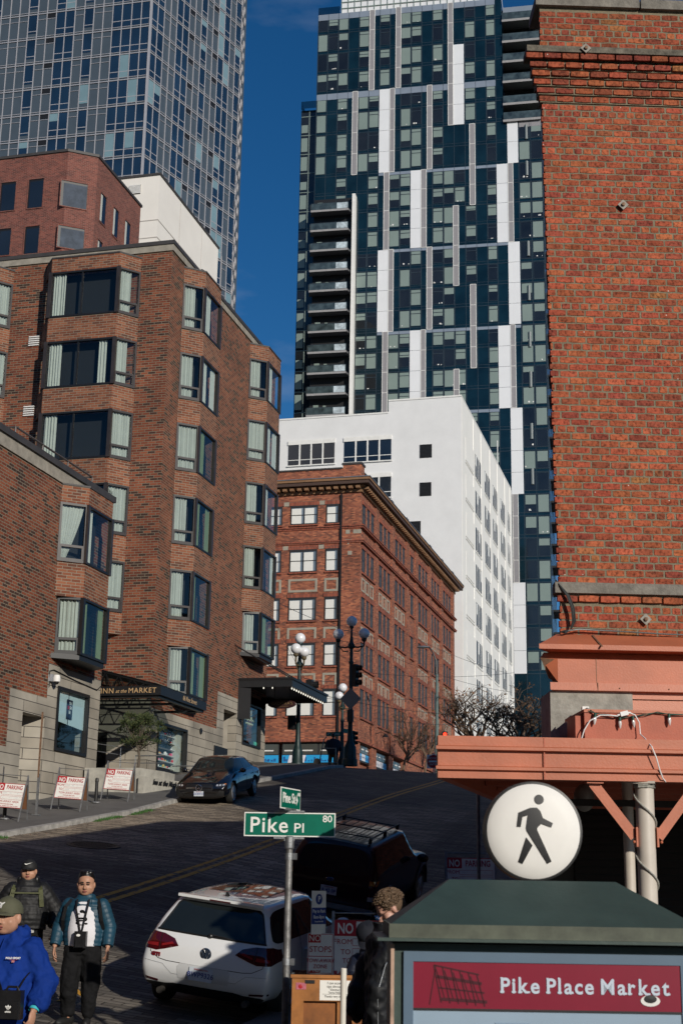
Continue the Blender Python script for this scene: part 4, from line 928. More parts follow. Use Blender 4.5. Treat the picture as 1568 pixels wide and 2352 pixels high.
for (g, i, k, x0, x1, zt_, zb_) in cand:
    h = zt_-zb_; top = lz(zt_)-(.95 if k == 0 and g < 2 else (.45 if k == 0 and i < 18 else .12)); bot = lz(zb_)+.42
    tl = i in tall.get(g, ()) or i >= 19
    if not tl: bot += .18
    x0 += .07; x1 -= .07; d = rn.random(); shade_ = lz(zt_) < 72-10 and i > 16
    frac = 0 if d < .2 else (1 if d < .68 else rn.uniform(.3, .75))
    hop = (not tl) or i == 9
    fr = MB(); fr.box((x0, -.05, bot), (x0+.04, 0, top)); fr.box((x1-.04, -.05, bot), (x1, 0, top)); fr.box((x0+.04, -.05, bot), (x1-.04, 0, bot+.04)); fr.box((x0+.04, -.05, top-.04), (x1-.04, 0, top))
    if hop: fr.box((x0+.04, -.06, top-.52), (x1-.04, 0, top-.44))
    zm = top-(top-bot)*frac
    bl = MB(); 
    if frac > 0: bl.box((x0+.05, -.03, max(zm, bot+.04)), (x1-.05, 0, top-.05))
    dk = MB(); dk.box((x0+.05, -.02, bot+.04), (x1-.05, 0, top-.05))
    if npart < 100:
        f = fr.build('window', M_mull, T2); 
        if frac > 0: bl.build('blind', M_win, f)
        if frac < 1: dk.build('pane', M_wdk, f)
        npart += 1
    else: stuff['rail'].add(fr); stuff['blind'].add(bl); stuff['dark'].add(dk) if frac < 1 else None
for n_, m_ in (('rail', M_mull), ('blind', M_win), ('dark', M_wdk)):
    o = stuff[n_].build({'rail': 'window', 'blind': 'blind', 'dark': 'pane'}[n_], m_, T2); o['kind'] = 'stuff'
# little things standing on window sills
b = MB()
for q in rn.sample(cand, 70):
    for j in range(rn.randint(1, 3)):
        x = rn.uniform(q[3]+.2, q[4]-.2); s_ = rn.uniform(.04, .11); b.box((x-s_, -.055, lz(q[6])+.46+.18), (x+s_, -.02, lz(q[6])+.64+s_*rn.uniform(1, 2.6)))
o = b.build('sill_clutter', M_white, T2); o['kind'] = 'stuff'
# interior columns seen through the right-hand glass
for z in (99.4, 94.0, 82.3, 76, 69.5, 64, 57, 51):
    b = MB(); b.tube([(-2.1, -.02, lz(z)-1.2), (-2.1, -.02, lz(z)+.9)], .22, 8); b.build('inner_column', mat('inner_column_grey', (.12, .15, .16), .5), T2)
# balconies, left stack
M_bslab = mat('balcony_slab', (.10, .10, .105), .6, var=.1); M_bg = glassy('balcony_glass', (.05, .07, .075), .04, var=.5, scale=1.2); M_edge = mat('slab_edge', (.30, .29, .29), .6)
b = MB(); b.box((-31.1, -.04, -2), (-25.6, .0, lz(91.4))); b.build('balcony_recess', M_blk, T2)  # flat black sheet paints the shade behind the balconies
for i in range(15):
    z = lz(91.2-i*2.925)-2.3
    if z < 20: break
    b = MB(); b.prism([(-31.5, -.2), (-31.2, -1.5), (-26.0, -1.7), (-25.6, -.2)], z-.12, z+.12); s_ = b.build('balcony', M_bslab, T2)
    b = MB(); b.box((-31.2, -1.72, z-.14), (-26.0, -1.66, z+.14)); b.build('edge', M_edge, s_)
    b = MB(); b.box((-31.15, -1.66, z+.14), (-26.0, -1.63, z+1.1)); b.box((-31.3, -1.6, z+.14), (-31.27, -.2, z+1.1)); b.build('balustrade', M_bg, s_)
    b = MB(); b.box((-31.15, -1.68, z+1.08), (-26.0, -1.62, z+1.14)); b.build('handrail', M_mull, s_)
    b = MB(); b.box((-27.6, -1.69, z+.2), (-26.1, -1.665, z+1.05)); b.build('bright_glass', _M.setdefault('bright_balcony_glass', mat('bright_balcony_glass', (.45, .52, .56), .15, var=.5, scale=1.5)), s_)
    if i % 2 == 0:
        b = MB(); b.box((-30.6, -.12, z+.3), (-29.9, -.05, z+2.0)); b.box((-29.3, -.12, z+.3), (-28.9, -.05, z+1.9)); b.build('lit_door', M_win, s_)
b = MB(); b.box((-25.6, -1.2, -2), (-25.18, 0, lz(91.4))); b.build('white_fin', M_white, T2)
# side wing glazing
b = MB()
for i in range(24):
    z = lz(105-i*2.925)
    if z < 10: break
    b.box((-33.45, 1.15, z-.05), (-31.2, 1.2, z+.05)); b.box((-33.4, 1.17, z-2.5), (-32.5, 1.2, z-.4 if i % 3 else z-1.3)) 
b.box((-32.35, 1.15, -2), (-32.25, 1.2, lz(105.9))); o = b.build('wing_blind', M_win, T2); o['kind'] = 'stuff'
b = MB(); b.box((-33.4, .6, lz(106)), (-31.1, .63, lz(107.1))); b.box((-33.4, .6, lz(106)), (-33.37, 4, lz(107.1))); b.build('wing_balustrade', M_gr, T2)
# right balconies, upper
for i, z_ in enumerate((116.6, 113.3, 110.2, 107.1, 103.7, 101.2)):
    z = lz(z_); b = MB(); b.box((-5.15, -.35, z-.3), (-.1, 1.8, z)); s_ = b.build('balcony', M_bslab, T2)
    b = MB(); b.box((-5.15, -.38, z-.32), (-.05, -.34, z+.02)); b.build('edge', M_edge, s_)
    b = MB(); b.box((-5.1, -.36, z+.02), (-.1, -.33, z+1.1)); b.build('balustrade', M_bg, s_)
    b = MB(); b.box((-3.4, 1.72, z+.3), (-2.3, 1.79, z+2.3)); b.box((-2.0, 1.72, z+.3), (-1.0, 1.79, z+2.3)); b.build('door_blind', M_win, s_)
b = MB(); b.box((-5.15, 1.76, lz(101.2)), (-.1, 1.795, lz(119.4))); b.build('balcony_back', M_wdk, T2)
b = MB(); b.box((-5.1, 1.6, lz(118.7)), (-.1, 1.75, lz(119.8))); b.build('pale_spandrel', M_band, T2)
# roof screen
b = MB(); b.box((-28.2, 2.0, lz(120.3)), (-5.5, 10, lz(124))); b.build('penthouse', M_wpan, T2)
b = MB()
for i in range(24): b.box((-28.2+i*.95, 1.9, lz(120.3)), (-28.2+i*.95+.1, 1.98, lz(124)))
for z in (121.3, 122.3, 123.3): b.box((-28.2, 1.88, lz(z)), (-5.5, 1.98, lz(z)+.12))
b.build('roof_screen', M_win, T2)
b = MB(); b.box((-31.1, .05, lz(120.3)), (-28, .1, lz(121.5))); b.box((-31.1, .05, lz(120.3)), (-31.05, 6, lz(121.5))); b.build('roof_balustrade', M_gr, T2)
# street side (+X) skin: blue glass lines and small balconies
b = MB()
for (zt_, zb_, k) in flo: b.box((0, 0, lz(zb_)-.04), (.03, DV, lz(zb_)+.04))
for v in range(1, 11): b.box((0, v*1.5-.03, -2), (.03, v*1.5+.03, lz(101.2)))
o = b.build('side_mullion_grid', M_mull, T2); o['kind'] = 'stuff'
b = MB(); b.box((0, .05, -2), (.015, DV, lz(101.2))); b.build('side_glass', glassy('blue_side_glass', (.04, .09, .16), .1, var=.3), T2)
for fi, (zt_, zb_, k) in enumerate(flo):
    if zt_ < 101 and zt_ > 25:
        b = MB(); b.box((.03, 4, lz(zb_)-.15), (1.1, 9, lz(zb_)+.1)); s_ = b.build('side_balcony', M_blk, T2)
        b = MB(); b.box((1.05, 4, lz(zb_)+.1), (1.09, 9, lz(zb_)+1.1)); b.build('balustrade', M_bg, s_)

# =====================================================================  GREY GRID TOWER (left)
T1 = thing('grey_grid_tower', 'grey glass apartment tower with fine pale mullions filling the upper left', 'building', (-46.69, 106.37, 10), R(2))
M_gsp = mat('slate_spandrel', (.065, .085, .105), .3, var=.1, scale=.3, spec=.6)
M_gml = mat('aluminium_mullion', (.36, .36, .39), .45, var=.05)
M_t1w = glassy('blue_window', (.012, .03, .06), .06, var=.3)
M_t1b = mat('pale_aqua_blind', (.17, .27, .31), .3, var=.12, scale=.4)
M_vt = M_blk
th2 = R(74-2); rv = Vector((math.cos(th2), math.sin(th2), 0)); ro = Vector((math.sin(th2), -math.cos(th2), 0))
LW, RW, ZT = 22.2, 14.0, lz(92)
f0 = lz(62.31)-2.61*9
nfl = int((ZT-f0)/2.61)+1
E1 = rv*(RW+.9)
b = MB(); b.prism([(-LW, 0), (0, 0), (E1.x, E1.y), (E1.x-6, E1.y+10), (-LW, 20)], f0, ZT); b.build('facade', M_gsp, T1)
MT = {'L': Matrix.Identity(4), 'R': Matrix(((rv.x, -ro.x, 0, 0), (rv.y, -ro.y, 0, 0), (0, 0, 1, 0), (0, 0, 0, 1)))}
# columns: w window, W twin, p panel, v panel with vent slot, c corner glass
PL = 'cccc'+'vpwpWWvpw'+'pvpWWvpwp'+'vp'
PR = 'ccppWWvpwpvWWpw'
mw = .925; rn = random.Random(8); wst = {k: MB() for k in 'gbvfk'}; cnt = 0
for side, PTN, m_w in (('L', PL, mw), ('R', PR, .935)):
    M4 = MT[side]; sg = -1 if side == 'L' else 1
    g = MB(); X = lambda i: sg*i*m_w
    for i in range(len(PTN)+1): g.box((X(i)-.035, -.07, f0), (X(i)+.035, 0, ZT))
    for fl in range(nfl):
        z = f0+fl*2.61; w_ = len(PTN)*m_w*sg
        g.box((0, -.08, z-.05), (w_, 0, z+.03)); g.box((0, -.06, z+.2), (w_, 0, z+.25))
        for i, ch in enumerate(PTN):
            xa, xb = sorted((X(i), X(i+1))); xa += .04; xb -= .04
            if ch in 'pv': g.box((xa, -.05, z+2.61-.62), (xb, 0, z+2.61-.58))
            if ch == 'v' and True:
                t_ = MB(); t_.box((xa, -.02, z+2.61-.5), (xb, 0, z+2.61-.1)); t_.xform(M4)
                if (side == 'R') or (i in (10, 15)): wst['v'].add(t_)
            if ch in 'wWc':
                tall_ = ch != 'w'; za, zb2 = z+(.25 if tall_ else .62), z+2.61-.06
                d = rn.random(); fr_ = (1 if d < .13 else (rn.uniform(.25, .7) if d < .24 else 0)); hz = z+.85
                t_ = MB(); t_.box((xa, -.02, za), (xb, 0, zb2)); t_.xform(M4)
                q = MB(); q.box((xa, -.04, hz-.03), (xb, 0, hz+.03)); q.xform(M4)
                bb = MB(); 
                if fr_: bb.box((xa+.02, -.03, max(za+.02, zb2-(zb2-za)*fr_)), (xb-.02, 0, zb2-.02)); bb.xform(M4)
                if z > lz(60) and cnt < 100:
                    f = t_.build('window', M_t1w, T1); q.build('transom', M_gml, f); cnt += 1
                    if fr_: bb.build('blind', M_t1b, f)
                else: wst['g'].add(t_); wst['f'].add(q); wst['b'].add(bb)
    g.xform(M4); o = g.build('mullion_grid', M_gml, T1); o['kind'] = 'stuff'
for k, n_, m_ in (('g', 'window', M_t1w), ('f', 'transom', M_gml), ('b', 'blind', M_t1b), ('v', 'vent_slot', M_vt)):
    if wst[k].v: o = wst[k].build(n_, m_, T1); o['kind'] = 'stuff'
b = MB(); b.box((-.1, -.12, f0), (.1, .1, ZT)); b.build('corner_post', M_gml, T1)
# scalloped white balcony edge down the right-hand corner
b = MB()
for fl in range(nfl*2):
    z = f0+fl*1.305
    for k in range(2):
        c = rv*(RW+.1+k*.32)+ro*(.05+.08*math.sin(fl*2.4+k)); b.ball((c.x, c.y, z+.3+k*.6), (.15, .15, .5), 8, 5)
o = b.build('scalloped_edge', M_wpan, T1, smooth=True); o['kind'] = 'stuff'; o.data.materials[0] = M_gpan
for zc in range(nfl):
    z = f0+zc*2.61; b = MB(); b.tube([(-1.6, .8, z), (-1.6, .8, z+2.5)], .3, 10)
    if z > lz(60): b.build('inner_column', mat('round_column_grey', (.35, .4, .38), .6), T1)
# =====================================================================  MARKET BUILDING (right, near)
MO = Vector((-1.43, 13.4, 0)); MR = R(16.5)
mk = thing('market_brick_building', 'large old orange red brick market building with stepped cornice filling the right edge', 'building', MO, MR)
def attr_mat(name, rough=.85):
    m, t, b = NM(name); at = nn(t, 'ShaderNodeAttribute'); at.attribute_name = 'bcol'
    tc = nn(t, 'ShaderNodeTexCoord'); nz = nn(t, 'ShaderNodeTexNoise'); nz.inputs['Scale'].default_value = 35; nz.inputs['Detail'].default_value = 7
    t.links.new(tc.outputs['Object'], nz.inputs['Vector'])
    n2 = nn(t, 'ShaderNodeTexNoise'); n2.inputs['Scale'].default_value = 9; n2.inputs['Detail'].default_value = 5; t.links.new(tc.outputs['Object'], n2.inputs['Vector'])
    c = mixc(t, 1., at.outputs['Color'], ramp(t, nz.outputs[0], [(.33, (.45, .42, .42)), (.5, (1, 1, 1)), (.72, (1.25, 1.2, 1.2))]), 'MULTIPLY')
    c = mixc(t, 1., c, ramp(t, n2.outputs[0], [(.3, (.72, .7, .7)), (.6, (1.1, 1.1, 1.1))]), 'MULTIPLY')
    vo = nn(t, 'ShaderNodeTexVoronoi'); vo.inputs['Scale'].default_value = 7; t.links.new(tc.outputs['Object'], vo.inputs['Vector'])
    c = mixc(t, ramp(t, vo.outputs['Distance'], [(0, (1, 1, 1)), (.035, (1, 1, 1)), (.05, (0, 0, 0))]), c, (.6, .55, .48))
    t.links.new(c, b.inputs['Base Color']); b.inputs['Roughness'].default_value = rough; b.inputs['Specular IOR Level'].default_value = .2
    bump(t, b, nz.outputs[0], .8, .012); return m
M_mb = attr_mat('weathered_brick'); M_mort = mat('lime_mortar', (.20, .17, .115), .95, var=.3, scale=14, bmp=.9, bscale=60)
def brick_wall(name, x0f, x1, z0, z1, y=0., rh=.0715, L=.186, hdr=6, seed=1, parent=None, dark=0.):
    """individual bricks: every sixth course headers, edges jittered, colour per brick"""
    rn = random.Random(seed); V = []; F = []; C = []; row = 0; z = z0
    while z < z1-rh*.6:
        head = row % hdr == 3; L_ = L*.5 if head else L; x = x0f(z)-(L_*.5 if row % 2 and not head else 0)*1.0
        x = x0f(z)+(-.0 if not (row % 2) else -L_*.5); first = True
        while x < x1:
            a = max(x, x0f(z)); e = min(x+L_-.011, x1)
            if e-a > .03:
                j = lambda s=.0028: rn.uniform(-s, s); zt, zb = z+rh-.0125+j(.002), z+j(.002)+rn.uniform(-.002, .002); d = rn.uniform(0, .003)
                a2 = a+(rn.uniform(-.008, .006) if first else j()); e2 = e+j()
                n = len(V); c = .004; px = [a2, a2+(e2-a2)*.33, a2+(e2-a2)*.66, e2]
                fr = [(px[i], -d-.003, zb+(c if i in (0, 3) else j(.0015))) for i in range(4)]+[(px[i], -d-.003, zt-(c if i in (0, 3) else j(.0015))) for i in range(3, -1, -1)]
                fr = [(q[0]+(c if k in (0, 7) else (-c if k in (3, 4) else 0)), q[1]+j(.0015), q[2]) for k, q in enumerate(fr)]
                bk = [(a2, .02, zb-.001), (e2, .02, zb-.001), (e2, .02, zt+.001), (a2, .02, zt+.001)]
                V += [(p[0], p[1]+y, p[2]) for p in fr+bk]
                F += [tuple(range(n, n+8)), (n+8, n+9, n+3, n+2, n+1, n), (n+9, n+10, n+4, n+3), (n+10, n+11, n+7, n+6, n+5, n+4), (n+11, n+8, n, n+7)]
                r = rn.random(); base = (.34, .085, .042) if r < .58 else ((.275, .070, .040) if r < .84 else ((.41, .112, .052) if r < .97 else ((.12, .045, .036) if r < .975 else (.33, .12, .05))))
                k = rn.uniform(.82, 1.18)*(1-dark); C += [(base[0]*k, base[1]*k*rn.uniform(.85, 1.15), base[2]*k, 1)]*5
            x += L_; first = False
        z += rh; row += 1
    me = bpy.data.meshes.new(name); me.from_pydata(V, [], F); me.materials.append(M_mb); me.update()
    at = me.color_attributes.new('bcol', 'FLOAT_COLOR', 'CORNER'); buf = []
    for p, c in zip(me.polygons, C):
        for _ in p.loop_indices: buf += c
    at.data.foreach_set('color', buf)
    o = bpy.data.objects.new(name, me); scene.collection.objects.link(o); o.parent = parent; return o
xl = lambda z: .03-.0125*max(0, z-2.3)
XR = 3.4
back = MB(); back.box((.05, -.0005, 2.2), (XR, .06, 9.05)); back.v = [((p[0] if p[0] > .5 else p[0]-.0125*(p[2]-2.3)), p[1], p[2]) for p in back.v]
back.build('mortar_bed', M_mort, mk)
brick_wall('brick_face', lambda z: xl(z), XR, 2.84, 7.9, seed=2, parent=mk)
brick_wall('brick_face', lambda z: .03, XR, 2.345, 2.66, seed=3, parent=mk)
b = MB(); b.box((-.012, -.05, 2.735), (XR, .1, 2.838)); b.build('stone_belt', mat('weathered_stone', (.19, .175, .15), .9, var=.35, scale=9, bmp=.8, bscale=50), mk, bevel=.006)
brick_wall('brick_course', lambda z: .015, XR, 2.655, 2.72, y=-.03, seed=4, parent=mk, L=.2)
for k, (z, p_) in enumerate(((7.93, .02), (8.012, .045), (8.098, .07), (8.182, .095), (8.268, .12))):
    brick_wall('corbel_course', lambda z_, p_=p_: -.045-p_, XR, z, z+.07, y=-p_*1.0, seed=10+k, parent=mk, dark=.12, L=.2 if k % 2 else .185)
    b = MB(); b.box((-.035-p_*.8, -p_*.8, z-.012), (XR, .1, z+.072)); b.build('mortar_bed', M_mort, mk)
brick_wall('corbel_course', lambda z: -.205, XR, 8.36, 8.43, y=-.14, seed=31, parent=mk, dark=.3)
b = MB(); b.box((-.2, -.15, 8.432), (XR, .1, 8.50)); b.build('mossy_ledge', mat('mossy_stone', (.13, .115, .09), .95, var=.5, scale=12, bmp=1, bscale=40), mk, bevel=.01)
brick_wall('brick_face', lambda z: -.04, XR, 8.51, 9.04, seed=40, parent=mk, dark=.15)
b = MB(); b.box((-.08, -.05, 9.05), (1.02, .4, 9.16)); b.box((1.035, -.05, 9.045), (XR+.3, .4, 9.155)); b.build('parapet_coping', _M['weathered_stone'], mk, bevel=.012)
# anchor plates
M_rust = mat('rusty_iron', (.22, .13, .08), .7, metal=.3, var=.4, scale=20)
for x, z in ((.41, 8.47), (.77, 6.77), (.84, 2.50)):
    b = MB(); b.obox((x, -.035 if z < 8 else -.165, z), .04, .006, .04, Matrix.Rotation(R(45), 3, 'Y')); q = b.build('anchor_plate', mat('grey_steel_plate', (.2, .185, .16), .6, metal=.4, var=.3, scale=20), mk, bevel=.003)
    b = MB(); b.lathe([(.02, 0), (.02, .02), (.003, .024)], n=6); b.xform(Matrix.Translation((x, -.04 if z < 8 else -.17, z))@Matrix.Rotation(R(90), 4, 'X')); b.build('bolt', M_rust, q)
# terracotta sheet-metal cornice
M_tc = mat('terracotta_paint', (.46, .135, .065), .5, var=.16, scale=2.2, bmp=.14, bscale=60)
M_tc2 = mat('terracotta_paint_faded', (.55, .22, .14), .5, var=.06, scale=3, bmp=.25, bscale=120)
M_wood = mat('terracotta_wood', (.42, .105, .055), .6, var=.12, scale=5, bmp=.2, bscale=60)
def prof_x(name, m, prof, x0, x1, x0off=None, parent=mk, **k):
    """extrude a (y,z) outline along local x; x0off gives each outline point its own left end (returns and mitres)"""
    b = MB(); n = len(prof); xo = x0off or [0]*n; A = [(x0+xo[i], p[0], p[1]) for i, p in enumerate(prof)]; E = [(x1, p[0], p[1]) for p in prof]
    for i in range(n): j = (i+1) % n; b.face([A[i], A[j], E[j], E[i]][::-1])
    b.face(A); b.face(E[::-1]); return b.build(name, m, parent, recalc=True, **k)
prof_x('hip_roof', M_tc, [(0, 2.345), (-.38, 2.185), (-.40, 2.185), (-.40, 2.14), (-.36, 2.14), (0, 2.14)], 0, XR, [.0, -.23, -.235, -.235, -.22, -.0])
prof_x('gutter', M_tc, [(0, 2.14), (-.20, 2.138), (-.24, 2.08), (-.3, 2.065), (-.3, 1.85), (-.34, 1.845), (-.35, 1.775), (-.3, 1.77), (0, 1.80)], 0, XR, [0, -.10, -.2, -.2, -.0, -.14, -.14, -.1, 0] and [0, -.16, -.2, -.05, -.05, -.13, -.13, -.1, 0])
b = MB(); b.face([(-.05, -.29, 2.06), (-.205, -.29, 2.075), (-.12, -.2, 1.9), (-.05, -.28, 1.84)]); b.box((.30, -.303, 1.84), (.305, -.299, 2.07)); b.box((.30, -.353, 1.775), (.305, -.349, 1.85)); b.build('sheet_seam', _M['rusty_iron'], mk)
for x in (.5, .95, 1.4): 
    b = MB(); b.ball((x, -.352, 1.80), .006, 6, 5); b.build('rivet', M_rust, mk)
b = MB(); b.obox((.33, -.24, 2.25), .008, .22, .004, Matrix.Rotation(R(22.9), 3, 'X')); b.build('roof_tar_seam', M_rust, mk)
M_conc = mat('old_concrete', (.30, .285, .25), .9, var=.3, scale=7, bmp=.7, bscale=30)
b = MB(); b.box((-.125, -.3, 1.2), (.55, .2, 1.77)); b.box((.55, -.3, 1.60), (.625, .2, 1.77)); b.build('concrete_wall', M_conc, mk, bevel=.01)
b = MB(); b.box((.62, -.27, 1.2), (XR, .2, 1.705)); b.box((.62, -.29, 1.712), (XR, .2, 1.77)); b.build('pink_panel', M_tc2, mk)
# body running back up the street (its height gives the street its shade)
b = MB()
b.prism([(.08, .065), (XR, .065), (14, .6), (14, 16), (2.4, 10.5)], 1.3, 8.6)
b.build('rear_walls', M_mb if 0 else M_rb, mk)
lo = thing('neighbour_block', 'brick block further up the right side of the street', 'building', (0, 0, 0))  # unseen stand-in, roof heights stepped to set the street's shadow edges
b = MB(); b.prism([(-2.0, 29.5), (14, 29.5), (14, 37.5), (-2.6, 37.5)], -2, 10.6); b.prism([(-2.6, 37.5), (14, 37.5), (14, 49.5), (-2.8, 49.5)], 0, 13.5); b.prism([(-2.8, 49.5), (14, 49.5), (14, 59), (-3.2, 59)], 0, 20.5); b.build('walls', M_rb, lo)
if True:
    lo.name = 'neighbour_building'
# ----------------------------------------------------------------- market canopy
cn = thing('market_canopy', 'terracotta painted flat market canopy with ridged fascia along the right side', 'canopy', MO, MR)
CVy = -1.09
pr = [(CVy+.10, 1.27), (CVy-.02, 1.265), (CVy-.02, 1.185), (CVy-.05, 1.175), (CVy-.05, 1.15), (CVy, 1.145), (CVy, 1.02), (CVy-.035, 1.01), (CVy-.035, .985), (CVy, .975), (CVy, .915), (CVy+.10, .915)]
b = MB(); A = [(-1.225+(-.02 if p[0] < CVy-.03 else 0), p[0], p[1]) for p in pr]; E = [(6, p[0], p[1]) for p in pr]; n = len(pr)
for i in range(n): j = (i+1) % n; b.face([A[i], A[j], E[j], E[i]])
b.face(A); b.build('fascia', M_tc, cn, recalc=True)
b = MB(); b.box((-.335, CVy-.024, .915), (-.325, CVy-.018, 1.26)); b.build('fascia_joint', M_wood, cn)
# left return runs parallel to the street; deck and dark soffit
sv = Vector((math.sin(MR), math.cos(MR), 0))     # world +Y in local axes
P0 = Vector((-1.225, CVy+.1, 0)); P1 = P0+sv*7.0
b = MB(); b.prism([(P0.x, P0.y), (6, CVy+.1), (6, P1.y), (P1.x, P1.y)], 1.12, 1.26); b.build('deck', M_wood, cn)
b = MB(); b.prism([(P0.x, P0.y), (P0.x+.09, P0.y), (P1.x+.09, P1.y), (P1.x, P1.y)], .92, 1.12); b.build('side_fascia', M_wood, cn)
b = MB()
for i in range(9): q = P0+sv*(i*.75+.5); b.box((q.x+.1, q.y, 1.0), (6, q.y+.08, 1.12))
b.build('rafter', M_wood, cn)
# columns and braces
M_col = mat('cream_paint', (.56, .50, .43), .45, var=.08, scale=5)
def column(name, x, y, r, lbl, z0):
    t = thing(name, lbl, 'column', Matrix.Rotation(MR, 4, 'Z')@Vector((x, y, 0))+MO); zt = .92 if y < 0 else 1.02
    b = MB(); b.lathe([(r*1.02, z0), (r*1.02, z0+.1), (r, z0+.12), (r, zt-.02)], n=28); b.build('shaft', M_col, t, smooth=True)
    b = MB(); b.box((-r*1.2, -r*1.2, zt-.02), (r*1.2, r*1.2, zt)); b.build('cap_plate', M_col, t)
    return t
g0 = gz(0, 12.5)+.0
column('canopy_column', .535, CVy+.02+.08, .078, 'thick cream round steel column under the canopy, a light rope wound about it', g0)
column('canopy_column', .675, .25, .05, 'thinner cream pipe column behind the thick one', g0)
lr = MB(); pts = []
for i in range(160):
    a = i/160*2*math.pi*5.2+2.2; z = .88-i/160*2.6; pts.append((.535+.088*math.cos(a), CVy+.1+.088*math.sin(a), z))
lr.tube(pts, .008, 6)
for k in range(3): lr.tube([(.535+.09*math.cos(a/8*6.283), CVy+.1+.09*math.sin(a/8*6.283), .9-k*.014) for a in range(9)], .007, 5)
o = lr.build('rope_light', mat('clear_rope_tube', (.35, .34, .3), .15, var=.4, scale=60, spec=.9), mk, smooth=True); 
o.parent = None; o.matrix_world = Matrix.Translation(MO)@Matrix.Rotation(MR, 4, 'Z'); tag(o, 'clear rope light spiralling down the thick cream column', 'rope light')
for sx, lbl in ((-1, 'terracotta steel knee brace left of the thick cream column'), (1, 'terracotta steel knee brace right of the thick cream column')):
    t = thing('knee_brace', lbl, 'brace', MO, MR, 'knee braces on the canopy column'); xc = .535
    a0, a1 = Vector((xc+sx*.10, CVy+.08, .46)), Vector((xc+sx*.44, CVy+.08, .9))
    b = MB(); b.beam(a0, a1, .01, .085, up=(0, 1, 0)) if 0 else b.beam(a0, a1, .085, .008, up=(0, 1, 0)); b.beam(a0+Vector((sx*.035, .03, .03)), a1+Vector((sx*.035, .03, 0)), .008, .07, up=(0, 1, 0)); b.build('angle_iron', M_tc, t)
    b = MB(); b.box((xc+sx*.36-.0, CVy+.03, .895), (xc+sx*.5, CVy+.14, .912)); b.build('top_plate', M_tc, t); b = MB(); b.box((xc+sx*.08, CVy+.04, .38), (xc+sx*.095, CVy+.14, .54)); b.build('foot_plate', M_tc, t)
    b = MB(); b.ball((xc+sx*.115, CVy+.04, .42), .013, 8, 6); b.build('bolt', M_tc, t)
# beam above the canopy with the light string
bt = thing('timber_beam', 'boxed terracotta wooden beam resting on the canopy before the concrete wall', 'beam', MO, MR)
b = MB(); b.box((.07, -.85, 1.265), (6, -.80, 1.515)); b.box((.0, -.80, 1.265), (6, -.42, 1.49)); b.build('boards', M_wood, bt)
b = MB(); b.box((.065, -.862, 1.515), (6, -.42, 1.542)); b.face([(.065, -.862, 1.542), (-.02, -.42, 1.50), (-.02, -.42, 1.47), (.065, -.862, 1.515)]); b.build('top_trim', M_tc, bt)
M_green = mat('green_wire', (.01, .06, .04), .5, var=.2); M_cord = mat('white_cord', (.78, .77, .76), .5, var=.03)
def loc2w(pts): return [Matrix.Translation(MO)@Matrix.Rotation(MR, 4, 'Z')@Vector(p) for p in pts]
st = thing('string_lights', 'green wire with clear pointed bulbs strung along the terracotta beam', 'string lights', MO, MR)
b = MB(); w1 = [(.10, -.865, 1.527), (.15, -.875, 1.508), (.25, -.875, 1.49), (.37, -.875, 1.475), (.48, -.875, 1.48), (.58, -.875, 1.505), (.68, -.875, 1.52), (.8, -.875, 1.512), (1.1, -.875, 1.507), (1.6, -.875, 1.50), (2.5, -.875, 1.51)]
b.tube(w1, .004, 5); b.tube([(p[0]+.02, p[1]-.004, p[2]-.008*((i % 2)*2-1)) for i, p in enumerate(w1)], .0035, 5); b.build('wire', M_green, st, smooth=True)
M_cb = mat('clear_glass_bulb', (.62, .6, .58), .12, var=.1, spec=1.)
for x, z, tl in ((.155, 1.49, .12), (.37, 1.462, 0), (.485, 1.472, -.12), (.80, 1.498, -.03), (1.25, 1.49, .1)):
    b = MB(); b.lathe([(.0135, 0), (.0135, .034), (.009, .038)], n=12); b.xform(Matrix.Translation((x, -.885, z-.02))@Matrix.Rotation(tl, 4, 'Y')); s_ = b.build('socket', M_green, st, smooth=True)
    b = MB(); b.lathe([(.002, -.068), (.008, -.058), (.014, -.035), (.0165, -.018), (.012, 0)], n=12); b.xform(Matrix.Translation((x, -.885, z-.02))@Matrix.Rotation(tl, 4, 'Y')); b.build('bulb', M_cb, s_, smooth=True)
cd = MB(); cp = [(.03, -.87, 1.265), (.06, -.88, 1.36), (.11, -.89, 1.44), (.2, -.895, 1.487), (.28, -.9, 1.488), (.35, -.9, 1.482)]
cd.tube(cp, .0055, 8); c2 = [(.46, -.9, 1.51), (.5, -.9, 1.495), (.535, -.9, 1.43), (.54, -.9, 1.33), (.555, -1.0, 1.285), (.57, -1.16, 1.20), (.605, -1.16, 1.11), (.635, -1.14, 1.01), (.665, -1.12, .94), (.70, -1.08, .915)]
cd.tube(c2, .0055, 8)
co = thing('extension_cord', 'white extension cord hanging from the beam over the canopy fascia', 'cord', MO, MR); cd.build('cable', M_cord, co, smooth=True)
b = MB(); b.obox((.405, -.9, 1.505), .034, .016, .019, Matrix.Rotation(R(-14), 3, 'Y')); b.tube([(.345, -.9, 1.487), (.375, -.9, 1.496)], .009, 8); b.tube([(.435, -.9, 1.513), (.465, -.9, 1.513)], .009, 8); b.build('plug', M_cord, co, bevel=.004)
jb = thing('junction_box', 'small white junction box on top of the beam at the concrete wall', 'electrical box', MO, MR)
b = MB(); b.box((.125, -.5, 1.545), (.185, -.44, 1.61)); b.build('box', M_white, jb, bevel=.003)
b = MB(); b.lathe([(.018, 0), (.018, .02), (.004, .022)], n=10); b.xform(Matrix.Translation((.165, -.5, 1.58))@Matrix.Rotation(R(90), 4, 'X')); b.build('plug', M_dark, jb)
cw = MB(); cw.tube([(.17, -.51, 1.58), (.25, -.33, 1.59), (.4, -.32, 1.6), (.5, -.32, 1.60), (.62, -.32, 1.595), (.9, -.33, 1.59)], .005, 5)
